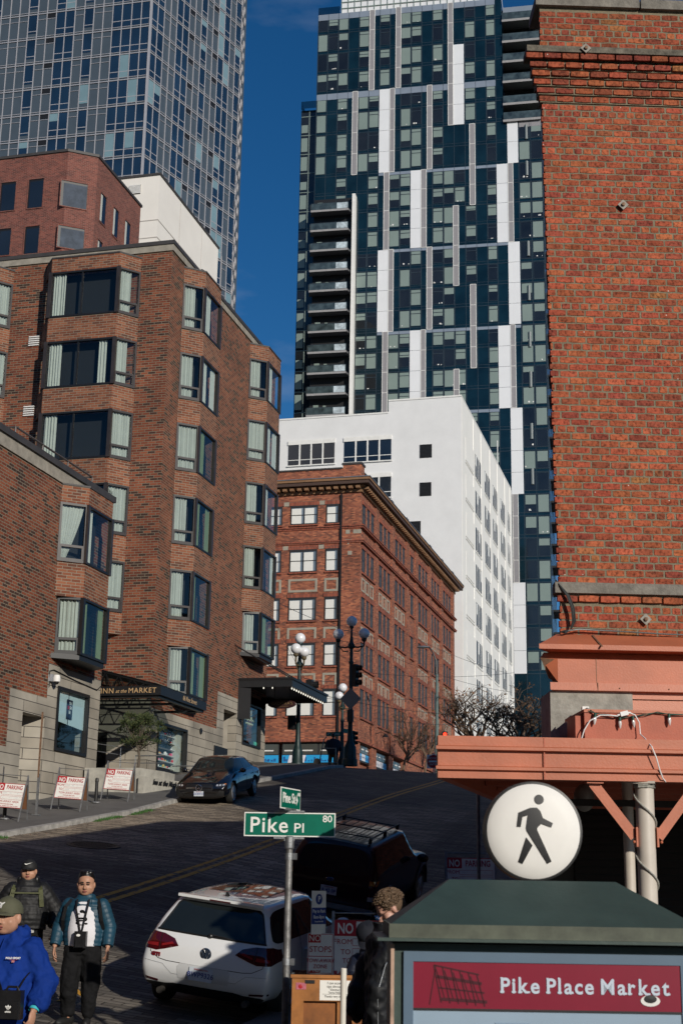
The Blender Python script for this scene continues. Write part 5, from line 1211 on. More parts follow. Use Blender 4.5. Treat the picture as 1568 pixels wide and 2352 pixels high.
o = cw.build('cable', M_dark, mk); o.parent = None; o.matrix_world = Matrix.Translation(MO)@Matrix.Rotation(MR, 4, 'Z'); tag(o, 'thin dark cable pinned along the concrete wall', 'cable')
cw = MB()
for k in range(3):
    o_ = k*.012; cw.tube([(0.0, -.02, 2.86-o_), (.03, -.06, 2.80), (.09+o_, -.08, 2.70), (.13+o_, -.09, 2.58), (.14+o_, -.08, 2.46), (.12, -.06, 2.375), (.06, -.1, 2.34+o_), (.02, -.1, 2.35), (.08, -.08, 2.365), (.2, -.06, 2.385+o_*.3), (.6, -.055, 2.375), (1.0, -.05, 2.36), (1.6, -.05, 2.35), (3.2, -.05, 2.34)], .007, 6)
o = cw.build('cable', mat('black_cable', (.03, .035, .035), .4, var=.2), mk, smooth=True); o.parent = None; o.matrix_world = Matrix.Translation(MO)@Matrix.Rotation(MR, 4, 'Z'); tag(o, 'bundle of black cables looping down the brick and along the cornice roof', 'cable')
# market front, painted near-black to stand for the shade under the canopy
fr = thing('market_arcade', 'dim market frontage with roller shutters in the shade under the canopy', 'building', MO, MR)
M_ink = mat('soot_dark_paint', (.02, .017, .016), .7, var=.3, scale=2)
Q = P0+sv*4.2
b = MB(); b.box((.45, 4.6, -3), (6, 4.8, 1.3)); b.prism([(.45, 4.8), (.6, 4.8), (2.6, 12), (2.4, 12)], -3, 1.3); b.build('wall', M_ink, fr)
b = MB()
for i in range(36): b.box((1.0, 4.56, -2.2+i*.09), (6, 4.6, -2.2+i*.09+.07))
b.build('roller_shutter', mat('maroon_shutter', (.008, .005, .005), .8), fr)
b = MB(); b.ball((.28, .3, .86), (.1, .1, .13), 12, 8); b.build('globe_lamp', mat('unlit_globe', (.25, .24, .22), .3), fr, smooth=True)
b = MB(); b.box((-.3, .2, .78), (3, .26, .84)); b.build('pipe_rail', M_ink, fr)

# unseen brick masses added round the viewer to block sky light and darken reflections
mh_ = thing('market_hall', 'brick market hall behind the viewer, closing the junction', 'building', (0, 0, 0))
b = MB(); b.prism([(-60, -32), (9, -32), (9, -14), (-60, -14)], -3, 24); b.prism([(-44, -14), (-24, -14), (-24, 17), (-44, 17)], -3, 22); b.build('walls', M_rb, mh_)

vs_ = thing('vendor_stall', 'closed vendor stall standing to the right of the viewer', 'stall', (2.35, 3.9, -2.0), R(43.5))  # made-up stall, put in to shade the kiosk, kept too low for that
b = MB(); b.box((-1.7, -.5, 0), (1.6, .5, 1.5)); b.build('cabinet', M_ink, vs_, bevel=.02); b = MB(); b.box((-1.8, -.7, 1.5), (1.7, .6, 1.56)); b.build('roof', M_wood, vs_)
# =====================================================================  STREET OBJECTS
M_galv = mat('galvanised_steel', (.30, .31, .32), .45, metal=.7, var=.3, scale=12, bmp=.2, bscale=60)
M_sw = mat('sign_white', (.80, .79, .75), .5, var=.06, scale=6); M_sr = mat('sign_red', (.42, .012, .02), .45, var=.1, scale=8)
M_ply = mat('brown_plywood', (.20, .085, .035), .7, var=.25, scale=5); M_sg = mat('sign_green', (.0, .135, .085), .35, var=.12, scale=5); M_sb = mat('sign_blue', (.02, .045, .22), .4, var=.1)
M_pen = mat('pen_marks', (.25, .27, .33), .6, var=0)
XZ = lambda x, y, z: frame((x, y, z), (1, 0, 0), (0, 0, 1))
def parking_board(root, w_=.76, h_=.56, z0=.42, lean=R(12), y0=-.0, seed=0, name='sign_board'):
    """front board, leaning back; local frame: x across, y away from the reader"""
    M4 = Matrix.Translation((0, y0, z0))@Matrix.Rotation(-lean, 4, 'X')
    bd = MB(); bd.box((-w_/2, 0, 0), (w_/2, .012, h_)); bd.xform(M4); bo = bd.build(name, M_sw, root)
    def at(x, z, m_, s_, size, **k): return text(s_, size, m_, bo, M4@XZ(x, -.003, z), ext=.0008, **k)
    k_ = w_/.76
    b = MB(); e = .012
    for q in ((-w_/2, -w_/2+e, 0, h_), (w_/2-e, w_/2, 0, h_), (-w_/2+e, w_/2-e, 0, e), (-w_/2+e, w_/2-e, h_-e, h_)): b.box((q[0], -.002, q[2]), (q[1], 0, q[3]))
    b.box((-w_/2+e, -.002, h_-.165*k_), (-w_/2+.24*k_, 0, h_-e)); b.xform(M4); b.build('red_border', M_sr, bo)
    at(-w_/2+.125*k_, h_-.092*k_, M_sw, 'NO', .15*k_, sx=.72, bold=.004); at(.11*k_, h_-.092*k_, M_sr, 'PARKING', .13*k_, sx=.72, bold=.002, space=1.0)
    at(-w_/2+.10*k_, h_-.225*k_, M_sr, 'FROM', .075*k_); at(-w_/2+.13*k_, h_-.33*k_, M_sr, 'TO', .075*k_)
    b = MB()
    for (za, zb) in ((h_-.265*k_, h_-.19*k_), (h_-.37*k_, h_-.29*k_)):
        for q in ((-w_/2+.2*k_, w_/2-.04, za, za+.004), (-w_/2+.2*k_, w_/2-.04, zb-.004, zb), (-w_/2+.2*k_, -w_/2+.204*k_, za, zb), (w_/2-.044, w_/2-.04, za, zb)): b.box((q[0], -.002, q[2]), (q[1], 0, q[3]))
    b.xform(M4); b.build('write_in_box', M_sr, bo)
    rn = random.Random(seed); b = MB()
    for z in (h_-.225*k_, h_-.33*k_):
        x = -w_/2+.24*k_
        while x < w_/2-.15:
            b.tube([(x, -.003, z-.015), (x+.01, -.003, z+.02), (x+.02, -.003, z-.01)], .0015, 3); x += rn.choice((.03, .03, .09, .16))
    b.xform(M4); b.build('handwriting', M_pen, bo)
    at(.0, h_-.42*k_, M_sr, 'TOW-AWAY AREA', .07*k_, sx=.95); at(0, h_-.48*k_, M_sr, 'PHONE 684-5444', .042*k_); at(0, h_-.525*k_, M_sr, 'NATIONAL BARRICADE 206-523-4045', .034*k_)
    return bo
def aframe(loc, rz, label, seed=0, w_=.76, cat='sign'):
    t = thing('parking_sign', label, cat, loc, rz, 'folding no parking signs')
    if seed < 9: t.rotation_euler = (0, .07, rz); t.scale = (1.12,)*3
    parking_board(t, w_, seed=seed, z0=.30 if seed < 9 else .42)
    sl2 = (gz(loc[0], loc[1]+.5)-gz(loc[0], loc[1]-.5)) if seed < 9 else 0
    for x in (-w_/2-.005, w_/2+.005):
        b = MB(); b.beam((x, -.09, 0), (x, .13, 1.06), .03, .012, up=(0, 1, 0)); b.build('leg', M_galv, t)
        b = MB(); b.beam((x*1.0, .40, .40*sl2), (x, .13, 1.06), .03, .012, up=(0, 1, 0)); b.build('leg', M_galv, t)
    b = MB(); M4 = Matrix.Translation((0, .33, .30 if seed < 9 else .42))@Matrix.Rotation(R(12), 4, 'X'); b.box((-w_/2, 0, 0), (w_/2, .012, .56)); b.xform(M4); b.build('rear_board', M_ply, t)
    b = MB(); b.tube([(-w_/2, .13, 1.04), (w_/2, .13, 1.04)], .008, 6); b.build('hinge_bar', M_galv, t)
    return t
# the board plane faces the camera roughly, square to the walk
def near(px_, py_, X, dz=0): p = pt(px_, py_, X=X); p.z = gside(p.y, p.x); return p
aframe(near(8, 1910, -17.7), R(3), 'folding NO PARKING board cut off by the left edge of the photo', 1)
aframe(near(152, 1884, -17.7), R(3), 'folding NO PARKING board beside the rusty topped signpost', 2)
aframe(near(264, 1861, -17.7), R(3), 'folding NO PARKING board in front of the concrete planter', 3)
# rusty sign post, bollard bases
p = near(83, 1880, -17.7); t = thing('rusty_post', 'bare steel signpost rusted at the top standing between two folding boards', 'post', p)
b = MB(); b.box((-.03, -.02, 0), (.03, .02, 1.1)); b.box((-.1, -.08, 0), (.1, .08, .03)); b.build('lower_channel', M_galv, t)
b = MB(); b.box((-.026, -.035, 1.0), (.026, -.021, 2.75)); b.box((-.03, -.022, 1.1), (-.02, .01, 2.75)); b.build('upper_channel', M_rust, t)
for q, lb in (((220, 1850, -18.0), 'short black pipe bollard with a white base plate behind the planter board'), ((10, 1888, -17.9), 'short dark bollard behind the board at the left edge')):
    p = near(*q); t = thing('bollard', lb, 'bollard', p); b = MB(); b.lathe([(.05, 0), (.05, .62), (.06, .63), (.05, .72), (.01, .74)], n=12); b.build('pipe', M_dark, t, smooth=True)
    b = MB(); b.lathe([(.14, .0), (.14, .02), (.07, .05)], n=12); b.build('base_plate', M_galv, t)
# planter with the evergreen
pl = thing('concrete_planter', 'angular pale concrete planter wall with metal script lettering and a low evergreen', 'planter', (-18.6, 44.4, gside(44.4, -18.6)))
M_pc = mat('planter_concrete', (.37, .355, .31), .85, var=.25, scale=3, bmp=.5, bscale=20)
zb = gside(43, -18.5)-.25; A_ = Vector((-18.35, 44.35, 0)); 
b = MB(); b.prism([(-19.9, 43.45), (-18.05, 43.6), (-17.8, 45.1), (-17.85, 46.2), (-20.2, 46.2), (-20.2, 44.7), (-19.9, 44.6)], zb, 3.66); b.build('planter_box', M_pc, pl, world=True, bevel=.02)
b = MB(); b.prism([(-18.02, 43.45), (-17.85, 43.45), (-17.4, 46.0), (-17.8, 46.0)], zb, 3.38); lw_ = b.build('low_wall', M_pc, pl, world=True, bevel=.02)
dd = Vector((.45, 2.55, 0)).normalized()
text('Inn at the Market', .25, M_dark, lw_, frame((-17.585, 44.8, 3.24), dd, (0, 0, 1)), world=True, shear=.35, ext=.01, bold=.003, sx=.95)
b = MB(); b.box((-19.8, 43.7, 3.66), (-18.1, 46.1, 3.67)); b.build('soil', mat('dark_soil', (.03, .022, .015), .95), pl, world=True)
# handrails at the entrance
for lb, P_ in (('square steel handrail at the entrance steps left of the planter', [(-20.3, 44.9, 3.2), (-20.3, 44.9, 4.6), (-19.3, 44.9, 4.45), (-19.3, 44.9, 3.3)]), ('short steel handrail behind the evergreen', [(-19.6, 46.9, 3.9), (-19.6, 46.9, 4.35), (-18.5, 46.9, 4.35)]), ('steel handrail beyond the script lettered wall', [(-18.5, 47.6, 4.05), (-17.5, 47.6, 4.05), (-17.5, 47.6, 3.1)])):
    t = thing('handrail', lb, 'handrail', P_[0]); b = MB(); b.tube(P_, .022, 6); b.tube([Vector(q)-Vector((0, 0, .25)) for q in P_[1:3]], .015, 6); b.build('rail', M_galv, t, world=True)
# evergreen in the planter
M_bark = mat('grey_bark', (.10, .08, .06), .9, var=.3, scale=20, bmp=.8, bscale=40); M_needle = mat('evergreen_needles', (.035, .052, .02), .8, var=.5, scale=3, spec=.2); M_need2 = mat('evergreen_young_needles', (.075, .085, .032), .8, var=.4, scale=3, spec=.2)
ev = thing('evergreen_tree', 'small twisted evergreen with dusty olive needle clumps in the concrete planter', 'tree', (-18.45, 44.4, 3.66)); ev.scale = (.82, .82, .80)
rn = random.Random(11); b = MB(); crown = MB()
trunk = [(0, 0, 0), (.04, 0, .5), (-.03, 0, .9), (.06, 0, 1.3)]; b.tube(trunk, [.07, .055, .05, .04], 8)
cl = []
for i in range(38):
    a = rn.uniform(0, 6.28); r_ = rn.uniform(.15, 1.05)*(.8+.4*rn.random()); h = rn.uniform(.9, 2.15); r_ *= (1.1 if h < 1.5 else .65); e = (r_*math.cos(a), r_*.7*math.sin(a), h+r_*.1); st0 = (.0, 0, rn.uniform(.7, 1.3)); b.tube([st0, ((st0[0]+e[0])*.5, (st0[1]+e[1])*.5, (st0[2]+e[2])*.5-.05), e], [.03, .018, .006], 5); cl.append(e)
for e in cl:
    R_ = rn.uniform(.16, .27)
    for j in range(95):
        d = Vector((rn.gauss(0, 1), rn.gauss(0, 1), rn.gauss(0, .6)+.25)).normalized(); c = Vector(e)+d*R_*rn.random()**.4; q = (d+Vector((0, 0, .5))+Vector((rn.uniform(-.4, .4),)*3)).normalized()*rn.uniform(.07, .12); s_ = q.orthogonal().normalized()*.018
        crown.face([c-s_, c+s_, c+q], 1 if rn.random() < .35 else 0)
b.build('trunk', M_bark, ev, smooth=True); crown.build('crown', [M_needle, M_need2], ev)
# ---------------------------------------------------------------- globe street lamps
M_milk = mat('milk_glass_globe', (.78, .78, .80), .25, var=.02, coat=.3); M_lampg = mat('dark_green_iron', (.012, .03, .03), .45, metal=.2, var=.3, scale=8); M_bronze = mat('weathered_bronze', (.10, .075, .035), .6, var=.3)
def lamp(X, Y, zb, globes, label, rg=.255, fixt=None, base_r=.3):
    """globes: list of (x offset, z) relative to the pole foot; arms reach out to them"""
    t = thing('street_lamp', label, 'street lamp', (X, Y, zb), 0, 'globe street lamps at the avenue corner'); zt_ = max(g[2] for g in globes); arm = min(g[2] for g in globes)-.62
    b = MB(); b.lathe([(base_r, 0), (base_r, .28), (base_r*.86, .34), (base_r*.8, .85), (base_r*.62, .98), (.14, 1.15), (.12, 1.5), (.105, 2.2), (.115, 2.25), (.1, 2.3), (.092, arm-.8), (.12, arm-.78), (.12, arm-.7), (.085, arm-.66), (.08, arm-.1), (.15, arm-.05), (.17, arm+.1), (.10, arm+.2), (.06, arm+.5), (.045, zt_-.36), (.10, zt_-.3), (.10, zt_-.22)], n=16)
    b.build('pole', M_lampg, t, smooth=True)
    ft = fixt or M_lampg
    for (x, y, z) in globes:
        if abs(x)+abs(y) > .05:
            b = MB(); b.tube([(x*.12, y*.12, arm+.02), (x*.5, y*.5, arm-.03), (x, y, arm+.03), (x, y, z-rg-.1)], [.05, .04, .04, .05], 8); b.lathe([(.05, -.16), (.12, -.1), (.13, -.02), (.11, 0)], (x, y, z-rg+.02), 12); b.tube([(x*.2, y*.2, arm-.2), (x*.6, y*.6, arm-.22), (x*.85, y*.85, arm-.02)], .025, 6); b.build('arm', ft, t, smooth=True)
        b = MB(); b.ball((x, y, z), rg, 24, 16); b.build('globe', M_milk, t, smooth=True)
    return t
pA = pt(800, 1760, X=-16.6); zA = gz(-16.2, pA.y)+.1
gA = [pt(807.6, 1427, Y=pA.y), pt(776.8, 1456.7, Y=pA.y), pt(836, 1455, Y=pA.y)]
xA = (gA[0].x); 
lA = lamp(xA, pA.y, zA, [(g.x-xA, 0, g.z-zA) for g in gA], 'tallest three globe lamp post with blue grey shaded globes at the avenue corner', base_r=.36)
pB = pt(690, 1755, X=-19.0); zB = gside(62, -19)+.0
gB = [pt(689.3, 1466, Y=pB.y), pt(680, 1490, Y=pB.y-.45), pt(698.4, 1497.4, Y=pB.y-.2)]; xB = gB[0].x
lB = lamp(xB, pB.y, zB, [(g.x-xB, g.y-pB.y, g.z-zB) for g in gB], 'white sunlit three globe lamp post rising behind the black corner canopy', fixt=M_bronze)
YC = 80.5; gC = [pt(787, 1579.5, Y=YC), pt(782.7, 1598.6, Y=YC-.6)]; xC = gC[0].x; zC = gz(-20, YC)+.12
lC = lamp(xC, YC, zC, [(gC[0].x-xC, 0, gC[0].z-zC), (gC[1].x-xC-.1, gC[1].y-YC, gC[1].z-zC), (.45, .1, gC[1].z-zC)], 'farther white globe lamp across the avenue, half hidden by the tall lamp post', fixt=M_bronze)
# traffic gear on the lamps
def signal(loc, rz, label, n=3, lit=None, s_=1.):
    t = thing('traffic_signal', label, 'traffic light', loc, rz); b = MB(); h = .34*n*s_; b.box((-.17*s_, -.1*s_, -h/2), (.17*s_, .12*s_, h/2)); b.build('housing', M_dark, t, bevel=.03)
    for i in range(n):
        z = h/2-.17*s_-i*.34*s_; b = MB(); b.ring([[(.13*s_*math.cos(a/12*6.283), -.1*s_-d, z+.13*s_*math.sin(a/12*6.283)) for a in range(12)] for d in (0, .2*s_)], caps=False); b.build('visor', M_dark, t)
        b = MB(); b.lathe([(.11*s_, 0), (.01, .01)], n=14); b.xform(Matrix.Translation((0, -.105*s_, z))@Matrix.Rotation(R(90), 4, 'X'))
        b.build('lens', mat('red_lens_lit', (.8, .02, .01), .3, var=0, emit=(1, .05, .02), es=3) if lit == i else mat('dark_lens', (.02, .02, .02), .2, var=0), t)
    return t
def sat(x, y, Y): return pt(x, y, Y=Y)
signal(sat(816, 1551, pA.y), R(80), 'black traffic signal mounted high on the tall lamp post, seen edge on')
signal(sat(804.5, 1644, pA.y-.4), R(180), 'black pedestrian signal box low on the tall lamp post', 2, s_=.8)
signal(sat(812, 1695, YC+1), R(90), 'traffic signal across the avenue beside the tall lamp post base', 3, s_=.8)
signal(sat(670, 1660, pB.y), R(160), 'black boxy pedestrian signal left of the white globe lamp', 2, s_=.95)
signal(sat(712, 1573, pB.y+.5), R(90), 'black signal head on a short arm right of the white globe lamp', 1, s_=1.3)
signal(sat(1021, 1687, 84), R(14), 'traffic signal showing red just above the canopy corner', 1, lit=0, s_=1.0)
dsn = thing('diamond_sign', 'grey back of a diamond warning sign on the tall lamp post', 'sign', sat(804.7, 1605, pA.y-.22)); b = MB(); b.obox((0, 0, 0), .36, .006, .36, Matrix.Rotation(R(45), 3, 'Y')); b.build('plate', mat('sign_back_aluminium', (.20, .19, .185), .5, metal=.3, var=.1), dsn)
av = thing('avenue_sign', 'green street sign reading 1st Ave on the far globe lamp', 'sign', sat(766, 1686, YC-.1)); b = MB(); b.box((-.45, -.01, -.12), (.42, .01, .12)); q = b.build('blade', M_sg, av)
text('1', .22, M_sw, q, XZ(-.33, -.015, 0)); text('st', .11, M_sw, q, XZ(-.24, -.015, .05)); text('Ave', .16, M_sw, q, XZ(.22, -.015, 0))
a2 = thing('avenue_sign', 'small green street sign edge facing away, right of the far globe lamp', 'sign', sat(793, 1679, YC+.2), R(60)); b = MB(); b.box((-.3, -.01, -.12), (.3, .01, .12)); b.build('blade', M_sg, a2)
# cobra street light further up
YS = 86.0; top = pt(1002.6, 1545, Y=YS); zg = gz(-14, YS)
sl3 = thing('cobra_street_light', 'tall grey green street light pole with curved arm in front of the white tower', 'street light', (top.x, YS, zg))
hd = pt(977, 1486, Y=YS)-Vector((top.x, YS, zg)); b = MB(); hh = top.z-zg
b.tube([(0, 0, 0), (0, 0, hh*.5), (0, 0, hh)], [.13, .10, .08], 10); b.build('pole', mat('grey_green_steel', (.13, .18, .17), .5, metal=.2, var=.15), sl3, smooth=True)
b = MB(); b.tube([(0, 0, hh), (-.03, 0, hh+.7), (hd.x*.35, 0, hd.z-.35), (hd.x*.7, 0, hd.z-.02), (hd.x*.95, 0, hd.z)], [.07, .06, .045, .04, .035], 8); b.tube([(-.02, 0, hh-.1), (-.02, 0, hh+.35)], .11, 8); b.build('arm', M_dark, sl3, smooth=True)
b = MB(); b.ball((hd.x-.15, 0, hd.z+.0), (.42, .14, .09), 14, 8); b.build('lamp_head', M_galv, sl3, smooth=True)
YD = 80; c = pt(995, 1749, Y=YD); de = thing('do_not_enter_sign', 'red and white DO NOT ENTER sign half hidden behind the canopy corner', 'sign', (c.x, YD, gz(c.x, YD)))
b = MB(); b.tube([(0, .05, 0), (0, .05, c.z-gz(c.x, YD)+.5)], .035, 8); b.build('post', M_galv, de); q0 = c.z-gz(c.x, YD)
b = MB(); b.box((-.38, -.01, q0-.38), (.38, .01, q0+.38)); q = b.build('plate', M_sw, de); b = MB(); b.lathe([(.36, 0), (.36, .012), (.01, .012)], n=28); b.xform(Matrix.Translation((0, -.01, q0))@Matrix.Rotation(R(90), 4, 'X')); b.build('red_disc', M_sr, q)
b = MB(); b.box((-.27, -.03, q0-.05), (.27, -.024, q0+.05)); b.build('white_bar', M_sw, q); text('DO NOT', .15, M_sw, q, XZ(0, -.03, q0+.17)); text('ENTER', .15, M_sw, q, XZ(0, -.03, q0-.17))
# ---------------------------------------------------------------- street name signs on their post (near)
YP = 13.5; top = pt(665, 1925, Y=YP)
sp = thing('street_name_post', 'round steel post carrying the green Pike Pl and Pine St signs', 'street sign', (top.x, YP, gz(top.x, YP)+.1), 0); g0 = gz(top.x, YP)+.1; ht = top.z-g0
b = MB(); b.lathe([(.033, -.2), (.033, ht-.02)], n=18); b.build('pipe', mat('scuffed_steel', (.23, .225, .22), .5, metal=.5, var=.55, scale=9, bmp=.3, bscale=40), sp, smooth=True)
b = MB(); b.lathe([(.042, ht-.10), (.046, ht-.09), (.046, ht+.01), (.03, ht+.02)], n=18); b.build('collar', M_galv, sp)
for zz_ in (ht-.17, ht-1.13): b = MB(); b.lathe([(.040, zz_-.03), (.040, zz_+.03)], n=18); b.box((.03, -.02, zz_-.03), (.075, .02, zz_+.03)); b.build('clamp', M_galv, sp)
FA = R(12.5)
def blade(name, w_, h_, z, rz, x0, round_=True):
    r = bpy.data.objects.new(name, None)
    M4 = Matrix.Translation((x0, 0, z))@Matrix.Rotation(rz, 4, 'Z')
    b = MB(); b.box((-w_/2, -.004, -h_/2), (w_/2, .004, h_/2)); b.xform(M4); o = b.build(name, M_sw, sp, bevel=.0); bpy.data.objects.remove(r)
    b = MB(); b.box((-w_/2+.011, -.006, -h_/2+.011), (w_/2-.011, -.0041, h_/2-.011)); b.box((-w_/2+.011, .0041, -h_/2+.011), (w_/2-.011, .006, h_/2-.011)); b.xform(M4); b.build('green_face', M_sg, o)
    return o, M4
zc_ = pt(665, 1894, Y=YP).z-g0; xc_ = pt(665.5, 1894, Y=YP).x-top.x
bl, M4 = blade('pike_blade', .875, .226, zc_, FA, xc_)
text('Pike', .205, M_sw, bl, M4@XZ(-.20, -.008, -.012), space=1.12, bold=.002, sx=.98); text('Pl', .125, M_sw, bl, M4@XZ(.09, -.008, -.035), space=1.05, bold=.001, sx=1.15); text('80', .09, M_sw, bl, M4@XZ(.36, -.008, .055), sx=1.05, bold=.001)
b = MB(); b.box((-.15, -.014, -.135), (.14, .014, -.112)); b.box((-.15, -.014, .112), (.14, .014, .132)); b.box((-.05, -.02, -.155), (.05, .02, -.13)); b.xform(M4); b.build('bracket', M_galv, sp)
zp = pt(666, 1835, Y=YP).z-g0; bl2, M5 = blade('pine_blade', .50, .20, zp, R(12.5+72), xc_)
text('Pine St', .135, M_sw, bl2, M5@XZ(-.05, -.008, -.0), sx=.86, bold=.002); text('600', .05, M_sw, bl2, M5@XZ(.20, -.008, .05), sx=1.0)
b = MB(); b.face([(.135, -.008, .05), (.135, -.008, -.06), (.18, -.008, -.005)]); b.box((.12, -.008, -.012), (.14, -.007, .005)); b.xform(M5); b.build('arrow', M_sw, bl2)
b = MB(); b.box((-.13, -.012, -.112), (.13, .012, -.092)); b.xform(M5); b.build('bracket', M_galv, sp)
# ---------------------------------------------------------------- parking signs by the piano
YN = 16.8; c = pt(736, 2189, Y=YN); g1 = gz(c.x, YN)+.1
ns = thing('no_stops_sign', 'red on white NO STOPS TOW-AWAY ZONE sign with a blue Pay to Park plate above', 'sign', (c.x, YN, g1), 0)
b = MB(); b.box((-.012, .0, 0), (.012, .02, pt(732, 2045, Y=YN).z-g1)); b.build('post', M_galv, ns)
zc_ = c.z-g1; M4 = Matrix.Translation((0, -.006, zc_))@Matrix.Rotation(R(14), 4, 'Z')
b = MB(); b.box((-.15, -.003, -.23), (.15, .003, .22)); b.xform(M4); q = b.build('no_stops_plate', M_sw, ns, bevel=.0)
b = MB()
for r_ in ((-.143, -.137, -.225, .213), (.137, .143, -.225, .213), (-.137, .137, .207, .213), (-.137, .137, -.04, -.032)): b.box((r_[0], -.005, r_[2]), (r_[1], -.003, r_[3]))
b.box((-.137, -.005, .115), (0, -.003, .207)); b.xform(M4); b.build('red_border', M_sr, q)
text('NO', .095, M_sw, q, M4@XZ(-.068, -.007, .16), sx=.9); text('STOPS', .095, M_sr, q, M4@XZ(0, -.007, .04), sx=.95); text('TOW-AWAY', .06, M_sr, q, M4@XZ(0, -.007, -.085), sx=.95); text('ZONE', .06, M_sr, q, M4@XZ(0, -.007, -.15)); text('Phone 684-5444', .035, M_sr, q, M4@XZ(0, -.007, -.205))
c2 = pt(731.5, 2096, Y=YN-.06); M4 = Matrix.Translation((c2.x-c.x, -.06, c2.z-g1))@Matrix.Rotation(R(14+52), 4, 'Z')
b = MB(); b.box((-.13, -.003, -.245), (.13, .003, .245)); b.xform(M4); q = b.build('pay_plate', M_sw, ns)
b = MB(); b.box((-.13, -.005, -.13), (.13, -.003, .055)); b.lathe([(.06, 0), (.06, .002), (.003, .002)], n=24); b.v[-72:] = [tuple(Matrix.Translation((0, -.003, .15))@Matrix.Rotation(R(90), 4, 'X')@Vector(v)) for v in b.v[-72:]]; b.xform(M4); b.build('blue_panel', M_sb, q)
text('P', .09, M_sw, q, M4@XZ(0, -.008, .15), bold=.002); text('Pay to Park', .052, M_sw, q, M4@XZ(0, -.008, .015), sx=.95); text('8am-8pm', .056, M_sw, q, M4@XZ(0, -.008, -.05), sx=.95); text('Except Sun-Hol', .024, M_sw, q, M4@XZ(0, -.008, -.1))
p = pt(848, 2200, Y=18.4); ar = aframe((p.x, 18.4, sr(0, 18.4)), R(14.8), 'scratched NO PARKING board standing just behind the wooden piano', 9)
ar.scale = (1.2, 1.2, 1.2)
p = pt(1082, 2030, Y=27.3); ar = aframe((p.x, 27.3, sr(0, 27.3)), R(14.8), 'shaded NO PARKING board under the canopy beside the steel post', 10)
ar.scale = (1.2, 1.2, 1.2)
YQ = 24.5; p = pt(1097, 1800, Y=YQ); po = thing('steel_post', 'thin blue grey steel post under the canopy behind the round walking sign', 'post', (p.x, YQ, gz(p.x, YQ)))
b = MB(); b.tube([(0, 0, 0), (0, 0, p.z-gz(p.x, YQ)+.4)], .03, 8); b.build('pipe', M_galv, po, smooth=True)
# ---------------------------------------------------------------- wires across the avenue
def wire(P_, r=.012, lb='thin overhead wire crossing above the avenue'):
    n = 14; a, e, sag = P_; a, e = Vector(a), Vector(e); b = MB(); b.tube([a.lerp(e, i/n)-Vector((0, 0, sag*4*(i/n)*(1-i/n))) for i in range(n+1)], r, 4)
    return tag(b.build('overhead_wire', M_dark), lb, 'wire', 'overhead wires across the avenue')
WL = ['thin wire descending past the upper red brick windows to the tall lamp', 'thin wire level across the red brick street wall to the white tower', 'trolley wire sagging from the corner canopy to the white tower foot', 'lowest thin wire above the bare trees', 'short trolley wire from the black canopy to the cobra street light', 'thin wire from the cobra street light over the bare trees', 'faint wire slanting down the long red brick wall to the white tower', 'steep thin guy wire in front of the red brick front windows', 'faint high wire slanting across the far red brick bays', 'short bright wire beside the black canopy tip']
for wi, (x0, y0, Y0, x1, y1, Y1, sg) in enumerate(((640, 1385, 70, 860, 1465, 84, .2), (800, 1540, 72, 1180, 1545, 90, .3), (712, 1590, 68, 1175, 1642, 88, .4), (860, 1650, 72, 1170, 1655, 95, .3), (690, 1600, 69, 1010, 1600, 86, .2), (1003, 1600, 86, 1270, 1660, 70, .2), (820, 1470, 90, 1175, 1590, 110, .5), (560, 1270, 66, 700, 1560, 70, .2), (845, 1410, 95, 1160, 1545, 120, .4), (700, 1558, 67, 765, 1566, 72, .05))):
    wire((pt(x0, y0, Y=Y0), pt(x1, y1, Y=Y1), sg), .014 if Y0 > 66 else .01, WL[wi])
# ---------------------------------------------------------------- bare trees
M_twig = mat('bare_twig', (.13, .085, .055), .9, var=.3); M_leafb = mat('clinging_brown_leaf', (.16, .07, .02), .8, var=.5, scale=2)
def bare_tree(loc, h, spread, label, seed, leaves=120, dens=5):
    t = thing('bare_tree', label, 'tree', loc, 0, 'leafless street trees'); rn = random.Random(seed); tr = MB(); cr_ = MB(); tips = []
    def grow(p, d, L, r, lv):
        n = 3; pts = [p]
        for i in range(n): d = (d+Vector((rn.gauss(0, .12), rn.gauss(0, .12), rn.gauss(0, .08)+.03))).normalized(); p = p+d*L/n; pts.append(p)
        (tr if lv < 2 else cr_).tube(pts, [r*(1-.45*i/n) for i in range(n+1)], 6 if lv < 2 else 3, caps=lv < 1)
        if lv < 5:
            for k in range(rn.choice((2, 3, 3)) if lv else dens):
                q = pts[rn.randint(1, n)] if lv else pts[-1]-Vector((0, 0, rn.uniform(0, L*.3))); a = rn.uniform(0, 6.28); s_ = spread*rn.uniform(.5, 1.1); dd = (d+Vector((math.cos(a)*s_, math.sin(a)*s_, .05))).normalized(); grow(q, dd, L*rn.uniform(.6, .8), max(r*.56, .014), lv+1)
        else: tips.append(p)
    grow(Vector((0, 0, 0)), Vector((0, 0, 1)), h*.32, h*.022, 0)
    for i in range(leaves):
        p = rn.choice(tips)+Vector((rn.gauss(0, .1), rn.gauss(0, .1), rn.gauss(0, .1))); s_ = rn.uniform(.04, .09); a = Vector((rn.gauss(0, 1), rn.gauss(0, 1), rn.gauss(0, 1))).normalized()*s_; c_ = a.orthogonal().normalized()*s_*.6; cr_.face([p-a, p+c_, p+a, p-c_], 1)
    t.scale = (1.0, 1.0, 1) if seed in (3, 4) else (1.5, 1.5, 1.05)
    tr.build('trunk', M_twig, t); cr_.build('crown', [M_twig, M_leafb], t)
